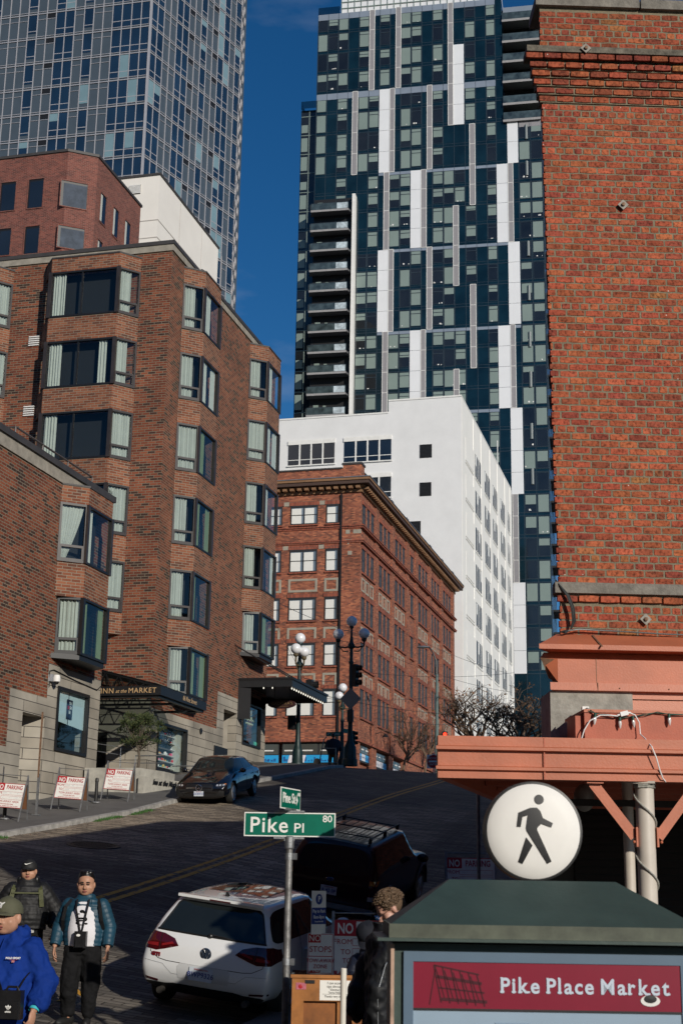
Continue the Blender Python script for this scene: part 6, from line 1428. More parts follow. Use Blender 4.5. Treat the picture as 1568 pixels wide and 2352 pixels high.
for (x, yt, Y, lb, sp_, sd) in ((1085, 1590, 92, 'wide bare tree with few brown leaves at the foot of the white tower', .95, 1), (1165, 1600, 84, 'bare tree nearest the concrete wall above the market canopy', .95, 2), (925, 1630, 95, 'thin bare tree against the red brick street wall', .7, 3), (975, 1645, 108, 'farther thin bare tree near the end of the red brick wall', .7, 4), (1215, 1640, 78, 'bushy bare tree with rust brown leaves beside the concrete wall', 1.0, 5)):
    p = pt(x, yt, Y=Y); zg = gz(p.x, Y); bare_tree((p.x, Y, zg), (p.z-zg+1.2)*(1 if sd in (3, 4) else 1.12), sp_, lb, sd, 60 if sd in (3, 4) else 220, 6 if sd in (3, 4) else 7)
# =====================================================================  VEHICLES
def car_body(spec, paint, glass, name='body'):
    """shell lofted along y from half sections (x,z) listed bottom to roof centre; both ends closed by a grid; materials by band"""
    V = []; F = []; MI = []; S = spec['st']; n = len(S[0][1]); k = 2*n-2; nb = n-1; rings = []
    for (y, pts, dy) in S:
        r = [(x, y+d, z) for (x, z), d in zip(pts, dy)]; full = r+[(-x, yy, z) for (x, yy, z) in r[1:-1]][::-1]; rings.append(len(V)); V += full
    for i in range(len(S)-1):
        for j in range(k):
            a, b_ = rings[i]+j, rings[i]+(j+1) % k; c, d = rings[i+1]+(j+1) % k, rings[i+1]+j; F.append((a, d, c, b_))
            jj = j if j < nb else k-1-j; MI.append(1 if (i, jj) in spec['glass'] else (2 if (i, jj) in spec.get('dark', ()) else 0))
    cf = [-1, -.86, -.45, 0, .45, .86, 1]
    for end in (0, -1):
        y, pts, dy = S[end]; base = rings[end]; bul = spec['bulge'][0 if end == 0 else 1]; sgn = -1 if end == 0 else 1; idx = []
        for j in range(1, nb):
            x, z = pts[j]; row = []
            for c in cf:
                if c == 1: row.append(base+j)
                elif c == -1: row.append(base+k-j)
                else: V.append((x*c, y+dy[j]+sgn*bul[j]*(1-c*c), z+(pts[nb][1]-pts[nb-1][1])*(1-c*c)*(1 if j == nb-1 else .35 if j == nb-2 else 0))); row.append(len(V)-1)
            idx.append(row)
        for r_ in range(len(idx)-1):
            for c in range(6):
                q = (idx[r_][c], idx[r_][c+1], idx[r_+1][c+1], idx[r_+1][c]); F.append(q if end == 0 else q[::-1])
                MI.append(1 if (end, r_+1) in spec.get('capglass', ()) and 0 < c < 5 else (2 if (end, r_+1) in spec.get('capdark', ()) else 0))
        bc, tc_ = base, base+nb
        q = tuple(idx[0])+(bc,); F.append(q[::-1] if end == 0 else q); MI.append(2)
        q = tuple(idx[-1])+(tc_,); F.append((tc_,)+tuple(idx[-1])[::-1] if end != 0 else tuple(idx[-1])+(tc_,)); MI.append(0)
    me = bpy.data.meshes.new(name); me.from_pydata(V, [], F)
    for m in (paint, glass, M_dark): me.materials.append(m)
    me.polygons.foreach_set('material_index', MI)
    bm = bmesh.new(); bm.from_mesh(me); bmesh.ops.recalc_face_normals(bm, faces=bm.faces)
    cl = bm.edges.layers.float.new('crease_edge')
    for e in bm.edges:
        ms = {f.material_index for f in e.link_faces}
        if len(ms) > 1: e[cl] = .55
    bm.to_mesh(me); bm.free(); me.polygons.foreach_set('use_smooth', [True]*len(me.polygons))
    o = bpy.data.objects.new(name, me); scene.collection.objects.link(o); s = o.modifiers.new('s', 'SUBSURF'); s.levels = 2; s.render_levels = 2
    return o
def bake(o, cutters=()):
    for c in cutters:
        m = o.modifiers.new('b', 'BOOLEAN'); m.object = c; m.operation = 'DIFFERENCE'; m.solver = 'EXACT'; 
    bpy.context.view_layer.update(); dg = bpy.context.evaluated_depsgraph_get(); e = o.evaluated_get(dg); me = bpy.data.meshes.new_from_object(e); o.modifiers.clear(); o.data = me
    for c in cutters: bpy.data.objects.remove(c)
    return o
def bvh_of(o):
    bm = bmesh.new(); bm.from_mesh(o.data); t = BVHTree.FromBMesh(bm); bm.free(); return t
def patch(bv, poly, mode, name, m, parent, off=.006, cuts=4, th=0., label=None):
    """a thin piece laid on the body: poly in (x,z) seen from the rear 'b' or front 'f', or (y,z) seen from side 'r'/'l', or (x,y) from the top"""
    bm = bmesh.new(); vs = [bm.verts.new((p[0], p[1], 0)) for p in poly]; bm.faces.new(vs); bmesh.ops.triangulate(bm, faces=bm.faces[:])
    bmesh.ops.subdivide_edges(bm, edges=bm.edges[:], cuts=cuts, use_grid_fill=True)
    O, D = {'b': (lambda a, b: (a, -3, b), (0, 1, 0)), 'f': (lambda a, b: (a, 8, b), (0, -1, 0)), 'r': (lambda a, b: (3, a, b), (-1, 0, 0)), 'l': (lambda a, b: (-3, a, b), (1, 0, 0)), 't': (lambda a, b: (a, b, 4), (0, 0, -1))}[mode]
    bad = []
    for v in bm.verts:
        h = bv.ray_cast(Vector(O(v.co.x, v.co.y)), Vector(D))
        if h[0] is None: bad.append(v); continue
        nrm = h[1] if h[1].dot(Vector(D)) < 0 else -h[1]; v.co = h[0]+nrm*off
    if bad: bmesh.ops.delete(bm, geom=bad, context='VERTS')
    bmesh.ops.recalc_face_normals(bm, faces=bm.faces)
    me = bpy.data.meshes.new(name); bm.to_mesh(me); bm.free(); me.materials.append(m); me.polygons.foreach_set('use_smooth', [True]*len(me.polygons))
    o = bpy.data.objects.new(name, me); scene.collection.objects.link(o); o.parent = parent
    if label: o['label'] = label
    return o
def line(bv, pts, mode, name, m, parent, r=.006, off=0., close=False):
    O, D = {'b': (lambda a, b: (a, -3, b), (0, 1, 0)), 'f': (lambda a, b: (a, 8, b), (0, -1, 0)), 'r': (lambda a, b: (3, a, b), (-1, 0, 0)), 'l': (lambda a, b: (-3, a, b), (1, 0, 0)), 't': (lambda a, b: (a, b, 4), (0, 0, -1))}[mode]
    if close: pts = pts+[pts[0]]
    q = []
    for (a, b2), (c, d) in zip(pts, pts[1:]):
        n_ = max(1, int(math.hypot(c-a, d-b2)/.05))
        for i in range(n_): h = bv.ray_cast(Vector(O(a+(c-a)*i/n_, b2+(d-b2)*i/n_)), Vector(D)); q += [h[0]-Vector(D)*off] if h[0] is not None else []
    h = bv.ray_cast(Vector(O(*pts[-1])), Vector(D)); q += [h[0]-Vector(D)*off] if h[0] is not None else []
    b = MB(); b.tube(q, r, 5); return b.build(name, m, parent, smooth=True)
M_tyre = mat('tyre_rubber', (.018, .018, .018), .75, var=.2); M_alloy = mat('alloy_silver', (.62, .62, .63), .25, metal=.8, var=.05); M_disc = mat('brake_disc', (.1, .1, .1), .4, metal=.6, var=0)
def wheel(parent, x, y, r, side, spokes=10, w_=.2, rim=M_alloy):
    s = 1 if side > 0 else -1; T = Matrix.Translation((x, y, r))@Matrix.Rotation(R(90*s), 4, 'Y')
    b = MB(); b.lathe([(r*.66, -w_), (r*.9, -w_), (r*.985, -w_*.9), (r, -w_*.6), (r, -w_*.25), (r*.975, -.02), (r*.88, .0), (r*.70, -.01), (r*.66, -.03)], n=36); b.xform(T); t = b.build('wheel', M_tyre, parent, smooth=True)
    b = MB(); b.lathe([(r*.70, -.012), (r*.69, .004), (r*.655, -.006), (r*.64, -.10)], n=36); 
    for i in range(spokes):
        a = i/spokes*6.283+(0.10 if i % 2 else 0); b.beam((r*.10*math.cos(a), r*.10*math.sin(a), -.015), (r*.66*math.cos(a), r*.66*math.sin(a), -.02), .028, .03)
    b.lathe([(r*.17, -.04), (r*.17, -.005), (r*.10, .008), (.003, .008)], n=20); b.xform(T); b.build('rim', rim, t, smooth=True, crease=40)
    b = MB(); b.lathe([(.01, -.11), (r*.5, -.11), (r*.5, -.09), (.01, -.09)], n=24); b.xform(T); b.build('brake_disc', M_disc, t); return t
def well(x, y, r, w_=.34):
    b = MB(); b.lathe([(r, -w_/2), (r, w_/2)], n=32); b.xform(Matrix.Translation((x, y, r*.97))@Matrix.Rotation(R(90), 4, 'Y')); return b.build('cutter', M_dark)
def plate(root, x, y, z, w_, h_, rx, s_, top='WASHINGTON', facing=-1, blue=(.04, .06, .25)):
    M4 = Matrix.Translation((x, y, z))@(Matrix.Rotation(rx, 4, 'X') if facing < 0 else Matrix.Rotation(R(180), 4, 'Z')@Matrix.Rotation(rx, 4, 'X'))
    b = MB(); b.box((-w_/2, -.004, -h_/2), (w_/2, .004, h_/2)); b.xform(M4); p = b.build('licence_plate', mat('plate_white', (.55, .60, .66), .4, var=.1, scale=20), root)
    ink = mat('plate_ink', blue, .5, var=0)
    text(s_, h_*.55, ink, p, M4@XZ(0, -.006, -h_*.06), bold=.001, sx=.95, space=1.05); text(top, h_*.17, M_sr, p, M4@XZ(0, -.006, h_*.36)); return p
def place_car(name, label, x, y, L, yaw=0.):
    t = thing(name, label, 'car', (x, y, 0)); 
    c = lambda yy: gz(x, yy); z0_, z1_ = c(y+L*.2), c(y+L*.8); t.location.z = c(y+L*.2)-(z1_-z0_)/3
    roll = math.atan(gz(x+.7, y+L/2)-gz(x-.7, y+L/2))/1.4
    t.rotation_euler = (math.atan((z1_-z0_)/(L*.6)), -roll, yaw); return t
# ------------------------------------------------ white hatchback
M_carw = mat('white_car_paint', (.74, .75, .76), .22, var=.01, coat=1.); M_cglass = mat('car_glass', (.012, .016, .017), .04, var=.2, scale=1, spec=.7); M_tred = mat('dark_red_lens', (.06, .003, .005), .08, var=.15, scale=8, coat=1.); M_tbr = mat('bright_red_lens', (.22, .012, .015), .1, var=0, coat=1.)
M_chr = mat('chrome', (.75, .76, .78), .08, metal=1., var=0)
Z = [0]*10
gs = [
 (0, [(0, .24), (.66, .24), (.83, .36), (.885, .52), (.878, .67), (.855, .82), (.79, .975), (.615, 1.335), (.565, 1.405), (0, 1.44)], [.2, .2, .07, .0, .03, .05, .14, .42, .36, .30]),
 (.55, [(0, .2), (.72, .2), (.875, .34), (.90, .54), (.893, .7), (.872, .84), (.815, .985), (.635, 1.355), (.575, 1.425), (0, 1.462)], [0]*7+[.12, .05, .0]),
 (1.35, [(0, .18), (.76, .18), (.87, .3), (.893, .54), (.89, .72), (.87, .85), (.825, .985), (.645, 1.375), (.58, 1.445), (0, 1.482)], Z),
 (2.25, [(0, .18), (.76, .18), (.865, .3), (.89, .54), (.888, .72), (.868, .85), (.825, .97), (.63, 1.36), (.565, 1.43), (0, 1.468)], Z),
 (3.05, [(0, .18), (.76, .18), (.87, .3), (.89, .52), (.885, .7), (.865, .83), (.81, .94), (.70, 1.02), (.62, 1.04), (0, 1.08)], Z),
 (3.7, [(0, .2), (.74, .2), (.875, .32), (.89, .5), (.88, .66), (.85, .76), (.78, .85), (.70, .90), (.55, .93), (0, .96)], Z),
 (4.22, [(0, .24), (.6, .24), (.76, .32), (.80, .45), (.79, .58), (.76, .66), (.70, .70), (.60, .73), (.48, .75), (0, .77)], [0]*10)]
spec = dict(st=gs, glass={(i, j) for i in (0, 1, 2, 3) for j in (6,)}|{(3, 7), (3, 8)}, bulge=([0, .0, .02, .05, .06, .06, .05, .03, .02, 0], [0, .03, .06, .08, .08, .08, .08, .08, .05, 0]), capglass={(0, 6)}, capdark={(0, 1)})
gt = place_car('white_hatchback', 'white hatchback parked nearest on the right, its rear half in sun half in shade', -6.50, 18.0, 4.2)
gt.scale = (1.02, 1.02, 1.02); bo = car_body(spec, M_carw, M_cglass); bo.parent = gt; rt, rr = .62, .325
bake(bo, [well(s*.86, yw, .355) for s in (-1, 1) for yw in (.82, 3.42)])
bv = bvh_of(bo)
for s in (-1, 1):
    for yw in (.82, 3.42): wheel(gt, s*.885, yw, rr, s, 10)
fl = lambda P_: [(-x, z) for x, z in P_]
TL = [(.375, .83), (.55, .775), (.66, .745), (.83, .755), (.872, .80), (.83, .92), (.79, .955), (.60, .945), (.45, .905)]
for P_ in (TL, fl(TL)):
    q = patch(bv, P_, 'b', 'tail_light', M_tred, gt, .008, 6)
    sx = 1 if P_[0][0] > 0 else -1
    patch(bv, [(sx*.44, .845), (sx*.60, .80), (sx*.60, .825), (sx*.47, .865)], 'b', 'lit_strip', M_tbr, q, .012, 3); patch(bv, [(sx*.64, .79), (sx*.80, .79), (sx*.81, .82), (sx*.65, .83)], 'b', 'lit_strip', M_tbr, q, .012, 3)
    patch(bv, [(sx*.62, .76), (sx*.627, .76), (sx*.635, .945), (sx*.627, .945)], 'b', 'seam', M_dark, q, .013, 3)
for s in (-1, 1):
    patch(bv, [(s*.60, .375), (s*.82, .40), (s*.83, .425), (s*.60, .40)], 'b', 'reflector', M_tred, gt, .008, 3)
patch(bv, [(-.62, .26), (.62, .26), (.56, .36), (.40, .385), (-.40, .385), (-.56, .36)], 'b', 'diffuser', M_dark, gt, .008, 6)
patch(bv, [(-.33, .46), (.33, .46), (.35, .60), (.31, .645), (-.31, .645), (-.35, .60)], 'b', 'plate_recess', mat('recess_white', (.55, .56, .57), .4, var=0), gt, .004, 5)
line(bv, [(-.80, .93), (-.76, .80), (-.74, .72), (-.62, .655), (-.5, .64), (.5, .64), (.62, .655), (.74, .72), (.76, .80), (.80, .93)], 'b', 'tailgate_seam', M_dark, gt, .0045)
line(bv, [(-.85, .62), (-.55, .60), (-.42, .50), (.42, .50), (.55, .60), (.85, .62)], 'b', 'bumper_crease', mat('panel_shadow_line', (.35, .36, .37), .4, var=0), gt, .004)
b = MB(); b.prism([(-.57, .30), (.57, .30), (.55, .40), (-.55, .40)], 1.395, 1.43); b.xform(Matrix.Translation((0, 0, -.0))); b.build('roof_spoiler', M_carw, gt, bevel=.012)
b = MB(); b.box((-.14, .295, 1.395), (.14, .302, 1.41)); b.build('brake_light', M_tred, gt)
patch(bv, [(-.72, .985), (-.70, 1.0), (-.57, 1.30), (-.53, 1.345), (.53, 1.345), (.57, 1.30), (.70, 1.0), (.72, .985)], 'b', 'rear_window', M_cglass, gt, .006, 6)
line(bv, [(-.72, .985), (-.70, 1.0), (-.56, 1.31), (-.52, 1.34), (.52, 1.34), (.56, 1.31), (.70, 1.0), (.72, .985)], 'b', 'glass_surround', M_dark, gt, .014, close=True)
line(bv, [(0, 1.01), (.16, 1.005), (.36, .985)], 'b', 'rear_wiper', M_dark, gt, .009, .015)
b = MB(); b.ball((0, .20-.11, 1.0), (.035, .03, .03), 10, 6); b.build('wiper_hub', M_dark, gt)
for s in (-1, 1):
    b = MB(); b.lathe([(.038, 0), (.042, .0), (.042, .1), (.036, .1), (.036, .02)], n=20); b.xform(Matrix.Translation((s*.56, .02, .27))@Matrix.Rotation(R(-90), 4, 'X')); b.build('exhaust_pipe', M_iron, gt, smooth=True)
    b = MB(); b.lathe([(.03, 0), (.001, .0)], n=14); b.xform(Matrix.Translation((s*.56, .03, .27))@Matrix.Rotation(R(90), 4, 'X')); b.build('exhaust_bore', M_blk, gt)
    b = MB(); b.ball((s*1.0, 2.75, 1.02), (.11, .07, .075), 14, 8); b.tube([(s*.86, 2.78, .98), (s*.95, 2.77, 1.0)], .025, 6); b.build('wing_mirror', M_carw, gt, smooth=True)
h = bv.ray_cast(Vector((0, -3, .79)), Vector((0, 1, 0))); by = h[0].y
def ringm(R_, r_, n=28): b = MB(); b.ring([[(c*math.cos(a/n*6.283), c*math.sin(a/n*6.283), d) for a in range(n)] for c, d in ((R_-r_, 0), (R_-r_*.5, r_*.6), (R_+r_*.3, r_*.6), (R_+r_, 0))], caps=False); return b
b = MB(); b.lathe([(.072, 0), (.070, .008), (.001, .012)], n=28); b.xform(XZ(0, by-.004, .79)); bdg = b.build('round_badge', mat('badge_blue_black', (.02, .03, .05), .2, var=0), gt, smooth=True)
b = ringm(.07, .006); 
for P_ in ([(-.025, .052), (0, .012), (.025, .052)], [(-.052, .028), (-.022, -.048), (0, .0), (.022, -.048), (.052, .028)]): b.tube([(p[0], p[1], .014) for p in P_], .0055, 6)
b.xform(XZ(0, by-.006, .79)); b.build('emblem', M_chr, bdg, smooth=True)
h = bv.ray_cast(Vector((-.62, -3, .70)), Vector((0, 1, 0))); text('GTI', .062, mat('red_chrome', (.35, .01, .02), .2, metal=.5, var=0), gt, XZ(-.655, h[0].y-.012, .70)@Matrix.Rotation(R(-6), 4, 'Y'), ext=.003, bold=.003, sx=1.25)
h = bv.ray_cast(Vector((0, -3, .55)), Vector((0, 1, 0))); plate(gt, -.02, h[0].y-.02, .545, .31, .155, R(-4), 'BWP9326')
b = MB(); b.ring([[(.02, .52, 1.44), (-.02, .52, 1.44), (-.02, .62, 1.44), (.02, .62, 1.44)], [(.006, .50, 1.50), (-.006, .50, 1.50), (-.006, .54, 1.50), (.006, .54, 1.50)]]); b.build('antenna_fin', M_dark, gt)
for s, md in ((1, 'r'), (-1, 'l')):
    for P_ in ([(1.25, .35), (1.22, .9)], [(1.22, .9), (1.32, 1.34)], [(2.2, .3), (2.22, .93)], [(2.22, .93), (2.15, 1.34)], [(3.0, .35), (3.02, .9)]): line(bv, P_, md, 'door_seam', M_dark, gt, .004)
    patch(bv, [(1.19, .985), (1.27, .985), (1.33, 1.33), (1.26, 1.33)], md, 'pillar', M_dark, gt, .004, 2); patch(bv, [(2.12, .985), (2.24, .985), (2.18, 1.33), (2.08, 1.33)], md, 'pillar', M_dark, gt, .004, 2)
    h = bv.ray_cast(Vector((s*3, 1.45, .82)), Vector((-s, 0, 0))); b = MB(); b.tube([(h[0].x+s*.005, 1.36, .82), (h[0].x+s*.03, 1.4, .825), (h[0].x+s*.03, 1.52, .83), (h[0].x+s*.005, 1.56, .83)], .013, 6); b.build('door_handle', M_carw, gt, smooth=True)
patch(bv, [(-.40, .95), (.40, .95), (.38, 2.0), (-.38, 2.0)], 't', 'sunroof', M_cglass, gt, .004, 4)
# ------------------------------------------------ dark red off-roader
M_mar = mat('maroon_paint', (.022, .003, .004), .35, var=.1, coat=.35, spec=.3)
es = [
 (0, [(0, .42), (.70, .42), (.84, .50), (.885, .62), (.888, .80), (.885, .98), (.86, 1.12), (.70, 1.60), (.64, 1.66), (0, 1.69)], [.12, .12, .05, .02, .0, .0, .03, .20, .24, .24]),
 (.5, [(0, .36), (.74, .36), (.87, .45), (.90, .62), (.895, .80), (.89, .98), (.87, 1.12), (.71, 1.62), (.65, 1.69), (0, 1.72)], Z),
 (1.7, [(0, .34), (.76, .34), (.87, .44), (.90, .62), (.895, .80), (.89, .98), (.87, 1.12), (.71, 1.63), (.65, 1.70), (0, 1.73)], Z),
 (2.7, [(0, .34), (.76, .34), (.87, .44), (.90, .62), (.895, .80), (.89, .98), (.87, 1.11), (.69, 1.60), (.63, 1.67), (0, 1.70)], Z),
 (3.35, [(0, .34), (.76, .34), (.87, .44), (.90, .62), (.893, .80), (.885, .96), (.86, 1.06), (.80, 1.11), (.70, 1.13), (0, 1.16)], Z),
 (4.1, [(0, .36), (.74, .36), (.87, .44), (.90, .60), (.89, .76), (.875, .88), (.84, .98), (.78, 1.03), (.6, 1.06), (0, 1.08)], Z),
 (4.7, [(0, .4), (.66, .4), (.80, .46), (.84, .56), (.84, .70), (.83, .80), (.81, .88), (.74, .93), (.5, .95), (0, .96)], Z)]
sp_e = dict(st=es, glass={(i, 6) for i in (0, 1, 2, 3)}|{(3, 7), (3, 8)}, bulge=([0, .0, .02, .03, .04, .04, .04, .03, .02, 0], [0, .02, .04, .05, .05, .05, .05, .05, .03, 0]), capglass={(0, 6)}, capdark={(0, 1)})
ex = place_car('maroon_suv', 'dark maroon boxy off roader with roof rack in deep shade ahead of the white hatchback', -7.25, 26.7, 4.6)
bo = car_body(sp_e, M_mar, M_cglass); bo.parent = ex; bake(bo, [well(s*.88, yw, .42, .3) for s in (-1, 1) for yw in (.95, 3.8)]); bv = bvh_of(bo)
for s in (-1, 1):
    for yw in (.95, 3.8):
        wheel(ex, s*.90, yw, .37, s, 5, .24)
        b = MB(); b.tube([(s*.905, yw+.45*math.cos(a/12*3.1416), .40+.45*math.sin(a/12*3.1416)) for a in range(13)], .035, 6); b.build('wheel_arch_flare', mat('grey_cladding', (.05, .045, .045), .4, var=.1), ex, smooth=True)
    q = patch(bv, [(s*.74, .72), (s*.865, .72), (s*.865, 1.08), (s*.74, 1.08)], 'b', 'tail_light', M_tred, ex, .012, 3)
    patch(bv, [(s*.74, 1.0), (s*.865, 1.0), (s*.865, 1.08), (s*.74, 1.08)], 'b', 'amber_lens', mat('amber_lens', (.6, .18, .02), .15, var=.1, coat=1), q, .016, 2)
    patch(bv, [(s*.74, .72), (s*.865, .72), (s*.865, .80), (s*.74, .80)], 'b', 'reversing_lens', mat('clear_lens', (.5, .5, .5), .1, var=.1, coat=1), q, .016, 2)
    b = MB(); b.ball((s*1.05, 3.0, 1.12), (.12, .08, .09), 12, 8); b.build('wing_mirror', M_mar, ex, smooth=True)
    b = MB(); b.tube([(s*.56, .35, 1.775), (s*.56, 2.6, 1.775)], .016, 6)
    for yy in (.4, 1.5, 2.5): b.beam((s*.56, yy, 1.68), (s*.56, yy, 1.775), .05, .08)
    b.build('roof_rail', M_dark, ex, smooth=True)
for yy in (.5, 1.4, 2.3): b = MB(); b.tube([(-.56, yy, 1.775), (.56, yy, 1.775)], .012, 6); b.build('rack_crossbar', M_dark, ex)
for x in (-.35, -.18, 0, .18, .35): b = MB(); b.tube([(x, .35, 1.735), (x, 2.6, 1.745)], .009, 5); b.build('roof_rib', M_dark, ex)
b = MB(); b.box((-.89, -.13, .50), (.89, .06, .60)); b.build('chrome_bumper', M_chr, ex, bevel=.02)
b = MB(); b.box((-.87, -.10, .40), (.87, .1, .50)); b.build('lower_valance', M_dark, ex, bevel=.02)
h = bv.ray_cast(Vector((0, -3, .99)), Vector((0, 1, 0))); b = MB(); b.lathe([(.075, 0), (.07, .01), (.001, .012)], n=24, sy=.45); b.xform(XZ(0, h[0].y-.004, 1.0)); q = b.build('oval_badge', mat('deep_blue_badge', (.01, .03, .15), .2, var=0), ex, smooth=True)
text('Ford', .05, M_chr, q, XZ(0, h[0].y-.018, 1.0), shear=.4); b = ringm(.074, .005, 24); b.xform(Matrix.Translation((0, h[0].y-.01, 1.0))@Matrix.Diagonal((1, 1, .45, 1))@XZ(0, 0, 0)); b.build('badge_rim', M_chr, q)
plate(ex, .0, h[0].y-.02, .80, .31, .155, 0, 'A 42 0P')
# ------------------------------------------------ black saloon facing downhill
M_blk2 = mat('black_car_paint', (.006, .006, .007), .10, var=0, coat=1.)
ms_ = [  # built rear to front like the others, then turned to face down the hill
 (0, [(0, .26), (.62, .26), (.80, .36), (.86, .52), (.865, .70), (.85, .84), (.80, .93), (.70, .98), (.55, 1.02), (0, 1.05)], [.15, .15, .06, .0, .02, .05, .08, .1, .12, .1]),
 (.55, [(0, .2), (.72, .2), (.87, .34), (.895, .54), (.89, .72), (.87, .86), (.81, .96), (.70, 1.02), (.55, 1.06), (0, 1.09)], Z),
 (1.25, [(0, .18), (.76, .18), (.875, .3), (.895, .54), (.89, .74), (.87, .88), (.82, .98), (.64, 1.29), (.55, 1.36), (0, 1.39)], Z),
 (1.95, [(0, .18), (.76, .18), (.87, .3), (.89, .54), (.887, .74), (.868, .87), (.82, .97), (.64, 1.36), (.56, 1.425), (0, 1.455)], Z),
 (2.65, [(0, .18), (.76, .18), (.87, .3), (.89, .54), (.887, .72), (.868, .85), (.82, .95), (.62, 1.32), (.54, 1.39), (0, 1.42)], Z),
 (3.35, [(0, .18), (.76, .18), (.87, .3), (.89, .52), (.885, .68), (.865, .80), (.81, .89), (.72, .95), (.6, .975), (0, 1.0)], Z),
 (4.05, [(0, .2), (.74, .2), (.88, .32), (.895, .48), (.885, .60), (.86, .70), (.80, .77), (.70, .82), (.52, .85), (0, .875)], Z),
 (4.5, [(0, .2), (.62, .2), (.80, .28), (.845, .40), (.84, .50), (.82, .58), (.76, .64), (.66, .68), (.50, .71), (0, .73)], [-.06, -.06, -.04, 0, 0, -.02, -.05, -.08, -.1, -.08])]
sm = dict(st=ms_, glass={(i, 6) for i in (1, 2, 3, 4)}|{(4, 7), (4, 8), (1, 7), (1, 8)}, bulge=([0, .03, .05, .06, .06, .06, .06, .06, .04, 0], [0, .1, .12, .14, .14, .13, .12, .1, .08, 0]), capdark={(-1, 1)})
p = pt(512, 1838, X=-15.2); p.y = 42.0
mc = thing('black_saloon', 'glossy black saloon with star emblem parked facing downhill at the left kerb', 'car', (-15.4, p.y, 0)); mc.scale = (.96, .96, .96)
zf, zr_ = gz(-15.05, p.y+.9), gz(-15.05, p.y+3.6); mc.location.z = zf-(zr_-zf)/3*1.0; 
inner = Matrix.Translation((0, 4.6, 0))@Matrix.Rotation(R(180), 4, 'Z')
mc.rotation_euler = (math.atan((zr_-zf)/2.7), 0, R(3.5))
bo = car_body(sm, M_blk2, M_cglass); bake(bo, [well(s*.87, yw, .365, .32) for s in (-1, 1) for yw in (.95, 3.65)]); bv = bvh_of(bo); mk_ = []
t0 = set(bpy.data.objects)
for s in (-1, 1):
    for yw in (.95, 3.65): wheel(None, s*.885, yw, .335, s, 10)
    HL = [(s*.50, .62), (s*.60, .56), (s*.80, .575), (s*.83, .62), (s*.80, .665), (s*.66, .67)]
    q = patch(bv, HL, 'f', 'headlight', mat('headlight_dark', (.03, .03, .032), .1, var=0, coat=1), None, .01, 4)
    for k in range(3): patch(bv, [(s*(.54+k*.09), .60+k*.006), (s*(.60+k*.09), .595+k*.006), (s*(.61+k*.09), .64), (s*(.56+k*.09), .65)], 'f', 'lamp_unit', mat('bright_reflector', (.8, .82, .85), .08, metal=.6, var=.2, scale=30), q, .016, 2)
    patch(bv, [(s*.765, .64), (s*.81, .64), (s*.805, .66), (s*.76, .662)], 'f', 'amber_marker', M_['amber'] if 0 else mat('amber_lens', (.6, .18, .02), .15), q, .016, 1)
    patch(bv, [(s*.52, .27), (s*.76, .30), (s*.79, .44), (s*.66, .47), (s*.54, .36)], 'f', 'side_intake', mat('intake_black', (.015, .015, .016), .5, var=0), None, .008, 3)
    b = MB(); b.ball((s*1.0, 2.95, 1.0), (.11, .07, .08), 14, 8); b.tube([(s*.86, 2.95, .93), (s*.95, 2.95, .97)], .025, 6); b.build('wing_mirror', M_blk2, None, smooth=True)
    md = 'r' if s > 0 else 'l'
    line(bv, [(3.2, .98), (2.9, 1.12), (2.5, 1.345), (1.9, 1.385), (1.3, 1.33), (.9, 1.12), (.75, 1.0), (1.3, .995), (2.0, .985), (2.8, .965), (3.2, .94)], md, 'window_trim', M_chr, None, .007, .003)
    patch(bv, [(2.0, .99), (2.08, .99), (2.02, 1.35), (1.96, 1.35)], md, 'pillar', M_blk2, None, .006, 2); patch(bv, [(1.12, 1.0), (1.18, 1.0), (1.28, 1.31), (1.22, 1.29)], md, 'pillar', M_blk2, None, .006, 2)
    for P_ in ([(2.04, .32), (2.04, .95)], [(3.0, .35), (2.98, .9)], [(1.1, .6), (1.14, .97)]): line(bv, P_, md, 'door_seam', M_blk, None, .004)
    for yy in (1.3, 2.25): h = bv.ray_cast(Vector((s*3, yy, .80)), Vector((-s, 0, 0))); b = MB(); b.tube([(h[0].x, yy-.09, .80), (h[0].x+s*.03, yy-.05, .80), (h[0].x+s*.03, yy+.06, .80), (h[0].x, yy+.1, .80)], .012, 6); b.build('door_handle', M_blk2, None, smooth=True)
gp = patch(bv, [(-.46, .50), (-.40, .43), (.40, .43), (.46, .50), (.44, .63), (.36, .665), (-.36, .665), (-.44, .63)], 'f', 'grille', mat('grille_dark', (.012, .012, .013), .35, var=.8, scale=60), None, .006, 6)
h = bv.ray_cast(Vector((0, 8, .55)), Vector((0, -1, 0))); fy = h[0].y
line(bv, [(-.42, .545), (-.08, .555)], 'f', 'grille_bar', M_chr, gp, .014, .012); line(bv, [(.08, .555), (.42, .545)], 'f', 'grille_bar', M_chr, gp, .014, .012)
MF = Matrix.Translation((0, fy+.02, .553))@Matrix.Rotation(R(180), 4, 'Z')@XZ(0, 0, 0)
b = ringm(.098, .010); 
for a in (90, 210, 330): b.tube([(0, 0, .005), (.095*math.cos(R(a)), .095*math.sin(R(a)), .005)], [.013, .004], 6)
b.xform(MF); b.build('star_emblem', M_chr, gp, smooth=True)
patch(bv, [(-.50, .27), (.50, .27), (.52, .37), (-.52, .37)], 'f', 'lower_intake', _M['intake_black'], None, .008, 4)
h = bv.ray_cast(Vector((0, 8, .36)), Vector((0, -1, 0))); plate(None, 0, h[0].y+.03, .375, .31, .155, R(-3), 'CCX9117', facing=1)
line(bv, [(-.7, .62), (-.6, .69), (-.3, .715), (.3, .715), (.6, .69), (.7, .62)], 'f', 'bonnet_seam', M_blk, None, .004)
b = MB()
for s in (-1, 1): b.tube([(s*.1, 3.42, 1.0), (s*.45, 3.30, 1.04), (s*.6, 3.2, 1.06)], .01, 5)
